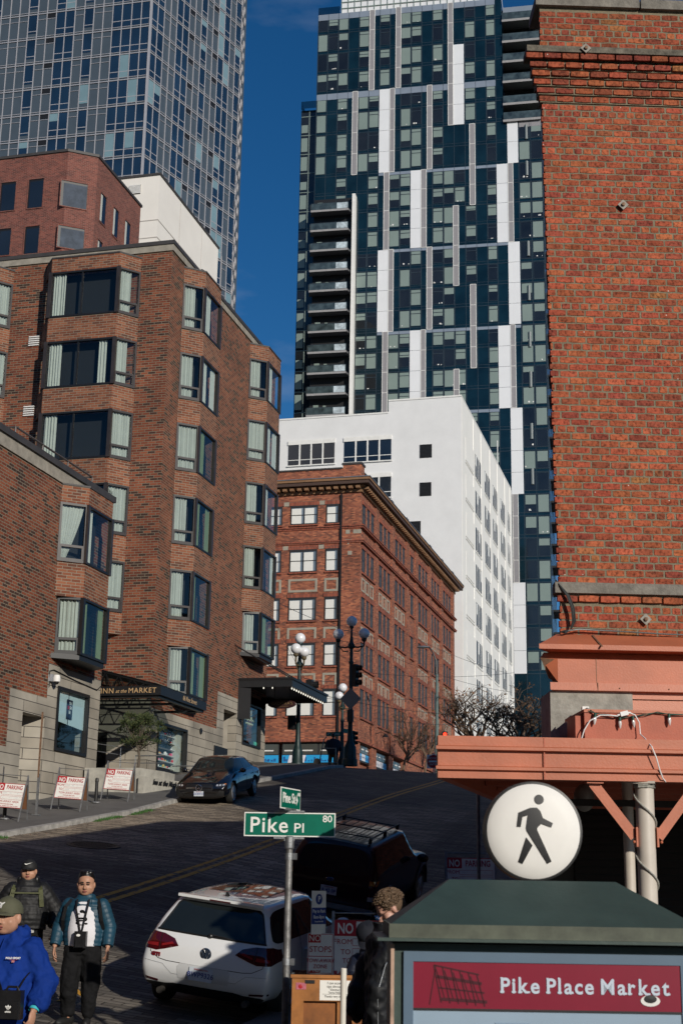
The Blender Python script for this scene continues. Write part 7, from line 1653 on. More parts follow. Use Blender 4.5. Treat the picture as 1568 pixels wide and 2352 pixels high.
b.build('wiper', M_dark, None)
new = [o for o in bpy.data.objects if o not in t0]+[bo]
for o in new:
    if o.parent is None: o.parent = mc; o.matrix_local = inner@o.matrix_basis
# seats and a hanging sticker dot glimpsed through the windscreen are left to the dark glass
# =====================================================================  KIOSK, WALK SIGN, PIANO
KO = Vector((-.85, 7.0, 0)); KM = Matrix.Translation(KO)@Matrix.Rotation(YAW, 4, 'Z')
kg = gz(-.85, 7.3)
M_kg = mat('dark_green_powdercoat', (.035, .06, .052), .5, var=.15, scale=5, bmp=.1); M_kf = mat('blue_grey_frame', (.10, .155, .22), .4, var=.06)  # frame blue-grey in place of white, painting the shade it stands in
M_map = mat('pale_map_print', (.30, .40, .50), .35, var=.05, scale=2); M_crim = mat('crimson_print', (.22, .007, .028), .35, var=.06, scale=5)  # map and band colours dulled and blued to paint the kiosk's shade
ko = thing('information_kiosk', 'dark green roofed information kiosk lettered Pike Place Market, out of focus in the lower right', 'kiosk', KO, YAW)
def frustum(b, a, c, z0, z1, off=0):
    A = [(a[0], a[1], z0), (a[2], a[1], z0), (a[2], a[3], z0), (a[0], a[3], z0)]; C_ = [(c[0], c[1], z1), (c[2], c[1], z1), (c[2], c[3], z1), (c[0], c[3], z1)]
    for i in range(4): j = (i+1) % 4; b.face([A[i], A[j], C_[j], C_[i]])
    b.face(C_); b.face(A[::-1])
b = MB(); frustum(b, (-.70, -.04, .75, .84), (-.40, .34, .42, .46), -.152, .055); b.build('roof', M_kg, ko)
b = MB(); b.box((-.71, -.05, -.215), (.76, .85, -.152)); b.build('roof_fascia', mat('lichen_green_fascia', (.075, .085, .06), .6, var=.4, scale=8), ko, bevel=.004)  # paler, warmer green than the roof, painting its sunlit face
b = MB(); b.box((-.765, -.09, -.228), (.815, .89, -.214)); b.build('roof_lip', M_kg, ko)
b = MB(); b.box((-.69, .02, kg), (.74, .78, -.24)); b.build('cabinet', M_kg, ko)
b = MB()
for q in ((-.64, .69, -.32, -.275), (-.64, .69, -1.75, -1.70), (-.64, -.595, -1.70, -.32), (.645, .69, -1.70, -.32)): b.box((q[0], -.0, q[2]), (q[1], .02, q[3]))
b.build('poster_frame', M_kf, ko)
b = MB(); b.box((-.70, -.005, kg), (-.684, .02, -.245)); b.build('corner_strip', mat('weathered_edge_strip', (.45, .30, .22), .6, var=.5, scale=6), ko)  # pale orange colour paints the sunlit edge of the side frame
b = MB(); b.box((-.595, .008, -1.70), (.645, .019, -.535)); pm = b.build('map_panel', M_map, ko)
b = MB(); rn = random.Random(5)
for i in range(14): x = rn.uniform(-.55, .6); z = rn.uniform(-1.6, -.58); b.box((x, .005, z), (x+rn.uniform(.05, .25), .007, z+rn.uniform(.004, .05)))
b.build('map_blocks', mat('map_blue', (.24, .34, .45), .4, var=0), pm)
b = MB(); b.box((-.595, .006, -.525), (.645, .019, -.318)); hb = b.build('heading_band', M_crim, ko)
b = MB(); b.box((-.60, .002, -.535), (.65, .019, -.525)); b.box((-.60, .002, -.318), (.65, .019, -.308)); b.build('heading_border', M_dark, hb)
# slab-serif lettering: plain strokes plus bracket serifs on the stems
def slab(s_, x, z, h, m, parent, M4, track=.10):
    ST = {'P': ([.14], [0], [.14], 1), 'i': ([.5], [], [.5], .69), 'k': ([.16, .92], [0], [.16], 1.03), 'l': ([.5], [0], [.5], 1.03), 'M': ([.10, .90], [0], [.10, .90], 1), 'r': ([.22], [], [.22], .72), 'a': ([.86], [], [], .72), 't': ([.8], [], [], .9), 'e': ([], [], [], .7), 'c': ([], [], [], .7)}
    for ch in s_:
        if ch == ' ': x += h*.36; continue
        cu = bpy.data.curves.new('t', 'FONT'); cu.body = ch; cu.size = h*1.38; cu.extrude = .001; cu.offset = h*.030; cu.align_x = 'LEFT'; cu.align_y = 'BOTTOM_BASELINE'
        o = bpy.data.objects.new('t', cu); me = bpy.data.meshes.new_from_object(o); xs_ = [v.co.x for v in me.vertices]; x0, x1 = min(xs_), max(xs_); w_ = x1-x0
        bpy.data.objects.remove(o); bpy.data.curves.remove(cu)
        bm = bmesh.new(); bm.from_mesh(me); bmesh.ops.translate(bm, verts=bm.verts, vec=(x-x0, z, 0))
        st_, _, tp, th_ = ST[ch]; sw = h*.15; sh = h*.115
        if ch == 'i': w2 = w_
        for fr_, zz in [(f, 0) for f in st_]+[(f, h*th_-sh) for f in tp]:
            cx = x+w_*fr_; L_ = sw*(.75 if zz else 1.0)*(.62 if ch == 'M' else 1)
            v = [bm.verts.new((cx+a*L_*(1 if not (zz and a > 0 and ch != 'M') else .35), z+zz+c*sh, .0015)) for a, c in ((-1, 0), (1, 0), (1, 1), (-1, 1))]; bm.faces.new(v)
        bm.to_mesh(me); bm.free(); me.transform(M4); me.materials.clear(); me.materials.append(m)
        o = bpy.data.objects.new('letter', me); scene.collection.objects.link(o); o.parent = parent; x += w_+h*track+(h*.14 if ch in 'ilrM' else h*.06)
    return x
M_lw = mat('pale_blue_white_letters', (.55, .62, .72), .4, var=0)  # letter white tinted blue, painting the same shade
xe = slab('Pike Place Market', 0, 0, .068, M_lw, hb, Matrix.Translation((0, 50, 0)))
for o in [c for c in bpy.data.objects if c.parent == hb and c.name.startswith('letter')]: bpy.data.objects.remove(o)
kx = .79/xe
slab('Pike Place Market', 0, 0, .068, M_lw, hb, Matrix.Translation((-.19, .003, -.452))@Matrix.Diagonal((kx, 1, 1, 1))@XZ(0, 0, 0))
b = MB()   # lattice of a rooftop sign printed darker in the crimson band
c = lambda x, z: (x, .004, z)
def bar(b, p, q, w_=.006): d = Vector((q[0]-p[0], 0, q[1]-p[1])).normalized(); n = Vector((-d.z, 0, d.x))*w_/2; P_, Q_ = Vector(c(*p)), Vector(c(*q)); b.face([P_-n, Q_-n, Q_+n, P_+n])
for k in range(4): bar(b, (-.50+.012*k, -.335-.05*k), (-.29+.012*k, -.375-.04*k), .014 if k % 2 else .007)
for k in range(6): bar(b, (-.50+k*.04, -.335-k*.008), (-.465+k*.04, -.50-k*.003), .006)
for k in range(5): bar(b, (-.49+k*.04, -.35-k*.008), (-.45+k*.04, -.48-k*.003), .004)
bar(b, (-.49, -.335), (-.52, -.51), .005); b.build('lattice_print', mat('dark_crimson', (.06, .003, .010), .4, var=0), hb)
b = MB(); b.lathe([(.045, 0), (.045, .002), (.002, .003)], n=20, sy=.55); b.xform(XZ(.50, .004, -.478)); b.build('torn_sticker', M_white, hb)
b = MB(); b.lathe([(.03, 0), (.002, .001)], n=16, sy=.6); b.xform(XZ(.50, -.0, -.470)); b.build('sticker_mark', M_dark, hb)
# round walking sign behind the kiosk
ws = thing('walk_sign', 'round white domed pedestrian sign with a black walking figure standing above the kiosk', 'sign', pt(1225, 1909, Y=7.6), YAW)
r0 = 109.5/FPX*pt(1225, 1909, Y=7.6).dot(CF)
b = MB(); b.lathe([(.004, .026), (r0*.35, .0235), (r0*.65, .0165), (r0*.88, .005), (r0*.975, -.01), (r0, -.03)], n=56); b.xform(XZ(0, 0, 0)); b.build('dome', mat('opal_plastic', (.80, .78, .74), .5, var=.03, scale=6, spec=.3), ws, smooth=True)
b = MB(); b.lathe([(r0*.99, -.012), (r0*1.03, -.015), (r0*1.04, -.10), (r0*.9, -.14), (.02, -.15)], n=56); b.xform(XZ(0, 0, 0)); b.build('housing', M_dark, ws, smooth=True)
b = MB(); b.lathe([(.035, -2.4), (.035, -r0)], n=14, c=(0, .08, 0)); b.build('post', M_dark, ws)
sc_ = r0/243.0; T_ = lambda P_: [((x-808)*sc_, (415-y)*sc_) for x, y in P_]
dome = lambda x, z: -(.026-.031*((x*x+z*z)/(r0*r0))**1.15)-.004
def sym(P_, name):
    bm = bmesh.new(); bm.faces.new([bm.verts.new((x, z, 0)) for x, z in T_(P_)]); bmesh.ops.triangulate(bm, faces=bm.faces[:]); bmesh.ops.subdivide_edges(bm, edges=bm.edges[:], cuts=3, use_grid_fill=True)
    for v in bm.verts: x, z = v.co.x, v.co.y; v.co = (x, dome(x, z), z)
    bmesh.ops.recalc_face_normals(bm, faces=bm.faces); me = bpy.data.meshes.new(name); bm.to_mesh(me); bm.free(); me.materials.append(M_blk); o = bpy.data.objects.new(name, me); scene.collection.objects.link(o); o.parent = ws; return o
sym([(787, 300), (728, 325), (748, 347), (775, 338)], 'walking_figure'); sym([(728, 325), (718, 395), (738, 397), (748, 347)], 'walking_figure')
sym([(787, 300), (775, 338), (765, 400), (768, 415), (870, 578), (893, 565), (822, 412), (822, 400), (832, 366), (843, 379), (893, 397), (903, 375), (852, 350), (840, 315), (822, 298)], 'walking_figure')
sym([(765, 447), (797, 487), (745, 580), (723, 570)], 'walking_figure'); sym([(835+25*math.cos(a/16*6.283), 257+25*math.sin(a/16*6.283)) for a in range(16)], 'walking_figure')
# wooden piano back
YPn = 12.75; pl0 = pt(671, 2238, Y=YPn); PO = Vector((pl0.x, pl0.y, gz(-3, 13)+.08)); hp = pl0.z-PO.z
pn = thing('street_piano', 'honey coloured wooden piano back with diagonal struts and a handwritten tip note', 'piano', PO, YAW)
M_hw = mat('honey_wood', (.36, .14, .035), .45, var=.35, scale=4, bmp=.15, bscale=30, coat=.2); M_hw2 = mat('darker_wood', (.26, .09, .02), .5, var=.4, scale=5, coat=.2)
b = MB(); b.box((0, 0, 0), (1.42, .10, .05)); b.box((0, 0, hp-.22), (1.42, .08, hp-.03)); b.box((0, 0, .05), (.105, .08, hp-.22)); b.box((1.315, 0, .05), (1.42, .08, hp-.22)); b.build('frame', M_hw, pn, bevel=.006)
b = MB(); b.box((-.012, -.012, hp-.028), (1.44, .6, hp)); b.build('lid', M_hw, pn, bevel=.008)
b = MB(); b.box((-.01, -.014, hp+.001), (1.44, .6, hp+.006)); b.build('plastic_film', pane('clear_film', (.9, .93, .96), .12), pn)
b = MB(); b.box((.105, .05, .05), (1.315, .07, hp-.22)); b.build('soundboard', M_hw2, pn)
b = MB(); b.box((0.0, .1, 0), (1.42, .58, hp-.03)); b.build('case', M_dark, pn)
for k in range(7):
    x0 = .02+k*.17; a_, e_ = Vector((x0, .03, .1)), Vector((x0+.55, .03, hp-.23)); b = MB(); 
    if x0 < .11: a_ = a_.lerp(e_, (.12-x0)/.55)
    if e_.x > 1.31: e_ = a_.lerp(e_, (1.3-a_.x)/(e_.x-a_.x))
    b.beam(a_, e_, .03, .028, up=(0, 1, 0)); b.build('strut', M_hw, pn, bevel=.004)
    b = MB(); b.ball((x0+.30, .045, .55), .013, 8, 6); b.ball((x0+.36, .045, .4), .013, 8, 6) if 0 else None; b.build('screw', mat('brass_screw', (.3, .15, .05), .3, metal=.8, var=0), pn)
b = MB(); b.box((.40, .02, hp-.50), (.55, .055, hp-.22)); b.build('block', M_hw, pn)
b = MB(); b.box((.115, -.004, hp-.075), (.20, 0, hp-.045)); b.build('label_plate', M_dark, pn)
b = MB(); b.box((.245, -.003, hp-.212), (.515, 0, hp-.045)); nt_ = b.build('tip_note', mat('note_paper', (.82, .80, .74), .7, var=.03), pn)
for s_, z, sz in (('I can accept', .068, .031), ('tips through', .097, .031), ('Venmo:', .124, .031), ('"Jonny-Hahn"', .148, .023), ('Thanks very much!', .180, .026)): text(s_, sz, M_dark, nt_, XZ(.38, -.005, hp-z), ext=.0004, shear=.1, sx=.95)
b = MB(); b.box((.27, -.004, hp-.162), (.49, -.003, hp-.160)); b.build('note_rule', M_dark, nt_)
b = MB(); b.box((.035, -.003, hp-.125), (.125, 0, hp-.068)); q = b.build('sticker', mat('pink_card', (.45, .12, .16), .5, var=.3, scale=40), pn); b = MB(); b.ball((.075, -.003, hp-.1), (.02, .002, .018), 10, 6); b.build('picture', M_sr, q)
b = MB(); b.box((.86, -.003, hp-.47), (.92, 0, hp-.28)); q = b.build('photo_strip', mat('photo_paper', (.7, .7, .68), .4, var=.05), pn)
for z in (.36, .44): b = MB(); b.box((.868, -.005, hp-z-.03), (.912, -.003, hp-z+.04)); b.build('picture', mat('green_photo', (.08, .11, .09), .4, var=.5, scale=40), q)
# white plastic tube standing in front
q = pt(789, 2224, Y=10.2); tg = gz(q.x, 10.2); tb = thing('plastic_tube', 'white plastic tube standing upright before the wooden piano', 'pole', (q.x, 10.2, tg)); b = MB(); b.lathe([(.0185, 0), (.0215, q.z-tg), (.017, q.z-tg), (.017, q.z-tg-.1)], n=18); b.build('tube', mat('ivory_plastic', (.70, .66, .58), .4, var=.08, scale=8), tb, smooth=True)
b = MB(); b.lathe([(.0225, q.z-tg-.42), (.0225, q.z-tg-.41)], n=18); b.build('tape_band', M_dark, tb)
# =====================================================================  PEOPLE
M_skin = mat('skin', (.44, .235, .155), .5, var=.08, scale=12, spec=.35); M_skin2 = mat('fair_skin', (.50, .27, .20), .5, var=.08, scale=12)
M_hair = mat('black_hair', (.008, .007, .007), .35, var=.2); M_lip = mat('lips', (.34, .10, .085), .45, var=0); M_eyew = mat('eye_white', (.5, .47, .44), .3, var=0); M_brow = mat('brow_hair', (.02, .014, .012), .7, var=0)
def tb(b, pts, rs, n=12, sx=None): b.tube(pts, rs, n); [b.ball(p, r*.98, 12, 8) for p, r in ((pts[0], rs[0]), (pts[-1], rs[-1]))]
_ctex = bpy.data.textures.new('folds', 'CLOUDS'); _ctex.noise_scale = .11; _ctex.noise_depth = 2
def voxel(b, name, m, parent, vox=.012, sm=4, label=None, fold=0.):
    o = b.build(name, m, parent, smooth=True)
    r = o.modifiers.new('r', 'REMESH'); r.mode = 'VOXEL'; r.voxel_size = vox; r.use_smooth_shade = True
    s = o.modifiers.new('s', 'SMOOTH'); s.iterations = sm; s.factor = .5
    if fold: dm = o.modifiers.new('d', 'DISPLACE'); dm.texture = _ctex; dm.strength = fold; dm.mid_level = .5; dm.texture_coords = 'GLOBAL'
    dg = bpy.context.evaluated_depsgraph_get(); bpy.context.view_layer.update(); e = o.evaluated_get(dg); me = bpy.data.meshes.new_from_object(e); o.modifiers.clear(); o.data = me; me.polygons.foreach_set('use_smooth', [True]*len(me.polygons)); me.materials.clear(); me.materials.append(m)
    return o
def torso(b, secs, quilt=0, pitch=.055, amp=.007, n=28):
    """secs: (z, cx, cy, rx, ry) from hem to neck"""
    rings = []; z0, z1 = secs[0][0], secs[-1][0]; N = max(8, int((z1-z0)/.011))
    for i in range(N+1):
        z = z0+(z1-z0)*i/N
        for a, c in zip(secs, secs[1:]):
            if z <= c[0]+1e-9: f = (z-a[0])/(c[0]-a[0]); f2 = f*f*(3-2*f); v = [a[k]+(c[k]-a[k])*f2 for k in range(1, 5)]; break
        q = amp*(abs(math.sin((z+.0)*math.pi/pitch))**.6)*quilt if quilt else 0
        rings.append([(v[0]+(v[2]+q)*math.copysign(abs(math.cos(t))**.85, math.cos(t)), v[1]+(v[3]+q)*math.copysign(abs(math.sin(t))**.85, math.sin(t)), z+.012*math.sin(t)*quilt) for t in [2*math.pi*j/n for j in range(n)]])
    b.ring(rings)
def sleeve(b, pts, rs, quilt=0, pitch=.06, amp=.006):
    P_, R_ = [], []
    pts = [Vector(p) for p in pts]
    for i in range(len(pts)-1):
        L = (pts[i+1]-pts[i]).length; n_ = max(2, int(L/.013))
        for k in range(n_): f = k/n_; P_.append(pts[i].lerp(pts[i+1], f)); R_.append(rs[i]+(rs[i+1]-rs[i])*f)
    P_.append(pts[-1]); R_.append(rs[-1]); s = 0
    for i in range(len(P_)):
        if i: s += (P_[i]-P_[i-1]).length
        R_[i] += amp*quilt*abs(math.sin(s*math.pi/pitch))**.6
    b.tube(P_, R_, 16); b.ball(P_[0], R_[0]*.98, 14, 10)
def head(b, M4, wide=1., jaw=1.):
    """front is +y, crown +z; origin between the ears; about .24 tall"""
    h = MB(); h.ball((0, -.012, .035), (.077*wide, .095, .092), 24, 16); h.ball((0, .022, -.035), (.066*wide*jaw, .066, .075), 20, 14); h.ball((0, .045, -.082), (.038*jaw, .034, .026), 14, 10)
    for s in (-1, 1):
        h.ball((s*.040*wide, .050, -.028), (.032*wide, .030, .034), 14, 10); h.ball((s*.080*wide, -.008, -.005), (.010, .018, .032), 12, 8); h.ball((s*.028, .074, .026), (.026, .012, .010), 12, 8)
        h.ball((s*.013, .092, -.030), (.010, .012, .009), 10, 8)
    h.tube([(0, .083, .018), (0, .098, -.010), (0, .106, -.026)], [.009, .011, .013], 10); h.ball((0, .104, -.027), .0135, 10, 8)
    h.ball((0, .079, -.056), (.024, .012, .008), 12, 8); h.ball((0, .077, -.067), (.021, .012, .008), 12, 8)
    b.add(h, M4)
def face(root, M4, look=0., stubble=False, closed=.5):
    for s in (-1, 1):
        e = MB(); e.ball((s*.030, .083, .008), (.014, .006, .0055*closed*1.6), 12, 8); e.xform(M4); q = e.build('eye', M_eyew, root, smooth=True)
        e = MB(); e.ball((s*.030+look, .0865, .008), (.0058, .004, .0052), 10, 8); e.xform(M4); e.build('iris', M_hair, q, smooth=True)
        e = MB(); e.tube([(s*.012, .092, .010+.004*closed), (s*.030, .0925, .0125+.004*closed), (s*.047, .083, .009)], .0035, 6); e.xform(M4); e.build('eyelid', M_brow, q)
        e = MB(); e.tube([(s*.013, .093, .030), (s*.032, .0925, .036), (s*.052, .080, .030)], [.0055, .006, .003], 6); e.xform(M4); e.build('eyebrow', M_brow, root)
        e = MB(); e.ball((s*.009, .104, -.036), (.004, .004, .003), 8, 6); e.xform(M4); e.build('nostril', M_brow, root)
    e = MB(); e.ball((0, .0905, -.0555), (.022, .005, .0048), 12, 8); e.ball((0, .0895, -.067), (.018, .005, .0058), 12, 8); e.xform(M4); q = e.build('mouth', M_lip, root, smooth=True)
    e = MB(); e.tube([(-.022, .092, -.061), (0, .0955, -.0605), (.022, .092, -.061)], .0018, 5); e.xform(M4); e.build('lip_line', M_brow, q)
def hand(b, w, d, n, side, curl=.55, sc=1.):
    """w wrist, d along the hand, n back-of-hand normal; fingers bend toward -n"""
    w, d, n = Vector(w), Vector(d).normalized(), Vector(n).normalized(); n = (n-d*n.dot(d)).normalized(); s = d.cross(n)*side
    T = Matrix(((s.x, d.x, n.x), (s.y, d.y, n.y), (s.z, d.z, n.z)))
    pc = MB(); pc.ball((0, .045*sc, 0), (.040*sc, .055*sc, .016*sc), 14, 10); pc.ball((-.018*sc, .03*sc, -.006), (.02*sc, .035*sc, .016*sc), 10, 8); b.v, b.f, b.mi = b.v, b.f, b.mi; b.add(pc, Matrix.Translation(w)@T.to_4x4())
    for k, (x, L, y0) in enumerate(((-.030, .078, .085), (-.011, .088, .092), (.009, .082, .089), (.028, .064, .080))):
        p = Vector((x, y0, 0))*sc; a = curl*(.5+.12*k); pts = [p-Vector((0, .03, 0))*sc, p]
        for j, f in enumerate((.45, .32, .25)): p = p+Vector((x*.12, math.cos(a), -math.sin(a)))*L*f*sc; pts.append(p); a += curl*(.9+.1*k)
        b.tube([w+T@q for q in pts], [.0095*sc, .0095*sc, .009*sc, .008*sc, .0065*sc], 8); b.ball(w+T@pts[-1], .0064*sc, 8, 6)
    pts = [Vector((-.02, .02, -.005)), Vector((-.042, .045, -.014)), Vector((-.052, .072, -.024)), Vector((-.050, .095, -.034))]
    b.tube([w+T@(q*sc) for q in pts], [.013*sc, .012*sc, .010*sc, .008*sc], 8); b.ball(w+T@(pts[-1]*sc), .0078*sc, 8, 6)
def puffer_mat(name, col, rough=.45, pitch=.055):
    m = mat(name, col, rough, var=.15, scale=6, bmp=.5, bscale=18, spec=.4); return m
def cap_(root, M4, m, logo, wide=1., back=0.):
    c = MB(); rings = []
    for i in range(9): a = i/8*math.pi/2; rings.append([((.088*wide)*math.cos(a)*math.cos(t), -.012+.107*math.cos(a)*math.sin(t), .048+.092*math.sin(a)*(1+.08*math.sin(t))) for t in [2*math.pi*j/28 for j in range(28)]])
    c.ring(rings); c.ring([[((.0885*wide)*math.cos(t), -.012+.1075*math.sin(t), z) for t in [2*math.pi*j/28 for j in range(28)]] for z in (.030, .05)], caps=False); c.ball((0, -.012, .140), .006, 8, 6); c.xform(M4); o = c.build('cap', m, root, smooth=True)
    c = MB(); P_ = []
    for k, zo in ((0, 0), (1, -.006)): P_.append([(.078*wide*math.cos(t)*(1 if r_ == 0 else .92), .0+(.088 if r_ == 0 else .165)*math.sin(t)+(.0 if r_ == 0 else .0), .042+zo-(0 if r_ == 0 else .014)-.010*math.cos(t)**2) for r_ in (0, 1) for t in [R(18)+R(144)*j/12 for j in range(13)]])
    A_, B_ = P_
    for j in range(12): c.face([A_[j], A_[j+1], A_[14+j], A_[13+j]]); c.face([B_[j], B_[13+j], B_[14+j], B_[j+1]]); c.face([A_[13+j], A_[14+j], B_[14+j], B_[13+j]])
    c.xform(M4); c.build('peak', m, o, smooth=True); return o
def strap(root, pts, w_, m, name='strap', th=.006):
    b = MB(); pts = [Vector(p) for p in pts]
    for p, q in zip(pts, pts[1:]): b.beam(p, q+(q-p)*.06, w_, th, up=(0, 1, .001))
    return b.build(name, m, root)
def shoe(b, p, yaw, L=.28):
    T = Matrix.Translation(p)@Matrix.Rotation(yaw, 4, 'Z'); s = MB(); s.ball((0, .04, .045), (.05, .15, .05), 16, 10); s.ball((0, -.06, .06), (.042, .07, .065), 14, 10); s.ball((0, .12, .035), (.05, .07, .035), 14, 8); b.add(s, T)
def legs(b, hip, knees, ankles, rs=(.105, .075, .06), n=16):
    for h, k, a in zip(hip, knees, ankles): tb(b, [h, k, a], list(rs), n)
M_blackcloth = mat('black_cotton', (.010, .010, .011), .85, var=.25, scale=5, bmp=.4, bscale=15, spec=.15); M_black_nylon = mat('black_nylon', (.010, .010, .011), .4, var=.3, scale=8, bmp=.3, bscale=14)
M_teal = puffer_mat('teal_puffer', (.011, .054, .090), .5); M_tee = mat('white_tee', (.72, .71, .74), .8, var=.06, scale=5, bmp=.3, bscale=14); M_olive = mat('olive_webbing', (.07, .075, .03), .7, var=.25, scale=20); M_royal = mat('royal_blue_fleece', (.005, .030, .20), .8, var=.10, scale=4, bmp=.35, bscale=12, spec=.15)
M_olcap = mat('olive_cap', (.085, .085, .05), .8, var=.1, scale=20)
# ---- man in the teal jacket
p = pt(183, 2318, Y=16.6); p.z = gz(p.x, p.y)
m2 = thing('person', 'standing man in an open teal puffer jacket, white printed tee and black trousers', 'person', p, R(190))
HM = Matrix.Translation((.0, .03, 1.61))@Matrix.Rotation(R(7), 4, 'Z')@Matrix.Rotation(R(-6), 4, 'X')@Matrix.Scale(1.13, 4)
hipL, hipR = Vector((.10, 0, .88)), Vector((-.10, 0, .88)); kn = (Vector((.13, .05, .48)), Vector((-.12, .02, .48))); an = (Vector((.15, -.01, .10)), Vector((-.10, .0, .09)))
aL = [(.235, -.01, 1.38), (.315, -.04, 1.12), (.33, .06, .90)]; aR = [(-.235, -.01, 1.38), (-.30, -.03, 1.12), (-.315, .07, .90)]
b = MB(); head(b, HM, 1.12, 1.22); b.tube([(0, -.02, 1.36), (0, 0, 1.55)], [.075, .066], 14); torso(b, [(.84, 0, 0, .15, .11), (1.1, 0, 0, .16, .12), (1.36, 0, 0, .17, .10), (1.42, 0, 0, .07, .06)])
for a in (aL, aR): tb(b, [Vector(q) for q in a], [.05, .042, .03])
legs(b, (hipL, hipR), kn, an, (.085, .055, .045))
hand(b, (.332, .07, .885), (.02, .22, -1), (1, .25, .1), -1, .45, 1.05); hand(b, (-.318, .08, .885), (-.02, .2, -1), (-1, .3, .1), 1, .5, 1.05)
voxel(b, 'body', M_skin, m2, .0065, 3); face(m2, HM, -.002, closed=.35)
b = MB(); b.ball((0, -.035, .060), (.0915, .101, .099), 20, 14); 
for i in range(60): a = i*2.4; b.ball((.07*math.cos(a)*random.random(), -.03+.06*math.sin(a), .115+.02*random.random()), (.018, .02, .016), 8, 6)
for s in (-1, 1): b.ball((s*.078, -.02, .02), (.014, .035, .045), 10, 8)
b.xform(HM); hr = voxel(b, 'hair', M_hair, m2, .008, 2)
b = MB(); legs(b, (hipL, hipR), kn, (an[0]+Vector((0, 0, .05)), an[1]+Vector((0, 0, .05))), (.13, .112, .078)); torso(b, [(.80, 0, 0, .19, .14), (.98, 0, 0, .185, .145)]); b.ball((0, 0, .86), (.19, .135, .12), 20, 12); voxel(b, 'trousers', M_blackcloth, m2, .012, 5, fold=.05)
for q, yw, nm in ((an[0], R(-25), 0), (an[1], R(8), 1)): b = MB(); shoe(b, (q.x, q.y+.02, 0), yw); voxel(b, 'shoe', mat('black_shoe', (.012, .012, .012), .6, var=.2), m2, .009, 2)
b = MB(); torso(b, [(.90, 0, .01, .19, .15), (1.05, 0, .02, .195, .165), (1.25, 0, .01, .19, .145), (1.38, 0, 0, .165, .11), (1.45, 0, 0, .085, .075)]); tee = voxel(b, 'tee_shirt', M_tee, m2, .01, 2)
b = MB()
for (x, z, rx, rz_) in ((0, 1.30, .03, .02), (-.03, 1.285, .015, .01), (.04, 1.27, .02, .008), (0, 1.22, .06, .012), (.02, 1.195, .05, .01), (-.05, 1.21, .02, .025), (.05, 1.17, .015, .02), (0, 1.145, .055, .007), (-.06, 1.16, .02, .012), (-.02, 1.06, .012, .018), (.03, 1.06, .012, .018), (.065, 1.06, .01, .018), (-.06, 1.06, .012, .018), (0.02, 1.0, .012, .016), (-.03, 1.0, .012, .016)): b.ball((x, .148+(.012 if z < 1.2 else -.006 if z > 1.26 else .004), z), (rx, .02, rz_), 8, 6)
b.build('tee_print', M_blackcloth, tee, smooth=True)
b = MB(); torso(b, [(.90, 0, -.015, .235, .15), (1.05, 0, -.02, .245, .165), (1.25, 0, -.02, .245, .15), (1.36, 0, -.02, .235, .125), (1.42, 0, -.02, .17, .105), (1.46, 0, -.02, .11, .09), (1.50, 0, -.025, .095, .085)], 1, .058)
for a, s in ((aL, 1), (aR, -1)): sleeve(b, [(a[0][0]*.86, -.01, 1.375), a[1], (a[2][0], a[2][1], a[2][2]+.005)], [.086, .080, .062], 1)
jk = b.build('jacket', M_teal, m2); 
cut = MB(); cut.prism([(-.085, .02), (.095, .02), (.14, .4), (-.13, .4)], .7, 1.7); cut.prism([(-.06, -.1), (.06, -.1), (.08, .4), (-.08, .4)], 1.40, 1.8); co_ = cut.build('cutter', M_dark)
rm = jk.modifiers.new('r', 'REMESH'); rm.mode = 'VOXEL'; rm.voxel_size = .0085
bo_ = jk.modifiers.new('b', 'BOOLEAN'); bo_.object = co_; bo_.operation = 'DIFFERENCE'; bo_.solver = 'FAST'; co_.parent = m2
bpy.context.view_layer.update(); me = bpy.data.meshes.new_from_object(jk.evaluated_get(bpy.context.evaluated_depsgraph_get())); jk.modifiers.clear(); jk.data = me; bpy.data.objects.remove(co_); me.polygons.foreach_set('use_smooth', [True]*len(me.polygons)); me.materials.clear(); me.materials.append(M_teal); me.set_sharp_from_angle(angle=R(50))
strap(m2, [(-.07, .11, 1.44), (-.06, .175, 1.3), (-.03, .19, 1.12), (-.02, .20, 1.06)], .022, M_black_nylon, 'neck_strap'); strap(m2, [(.075, .11, 1.44), (.07, .17, 1.33), (.02, .19, 1.16), (.0, .2, 1.06)], .022, M_black_nylon, 'neck_strap')
for s in (-1, 1): strap(m2, [(s*.16, .03, 1.44), (s*.205, .12, 1.36), (s*.235, .12, 1.2), (s*.25, .03, 1.06)], .04, M_black_nylon, 'backpack_strap')
b = MB(); b.box((-.12, -.32, 1.0), (.12, -.15, 1.42)); bp = b.build('backpack', M_black_nylon, m2, bevel=.04)
pu = thing('camera_pouch', 'black camera pouch with a small oval patch hanging on the teal jacketed man', 'bag', m2.matrix_basis@Vector((-.02, .215, .985)), R(190))
b = MB(); b.box((-.07, -.04, -.10), (.07, .04, .09)); pb = b.build('pouch', M_black_nylon, pu, bevel=.018); b = MB(); b.box((-.05, .04, -.09), (.05, .062, -.0)); b.build('pocket', M_black_nylon, pu, bevel=.012)
b = MB(); b.lathe([(.024, 0), (.024, .003), (.001, .004)], n=16, sy=.6); b.xform(Matrix.Translation((.02, .044, .045))@Matrix.Rotation(R(-90), 4, 'X')); b.build('oval_patch', M_sw, pu)
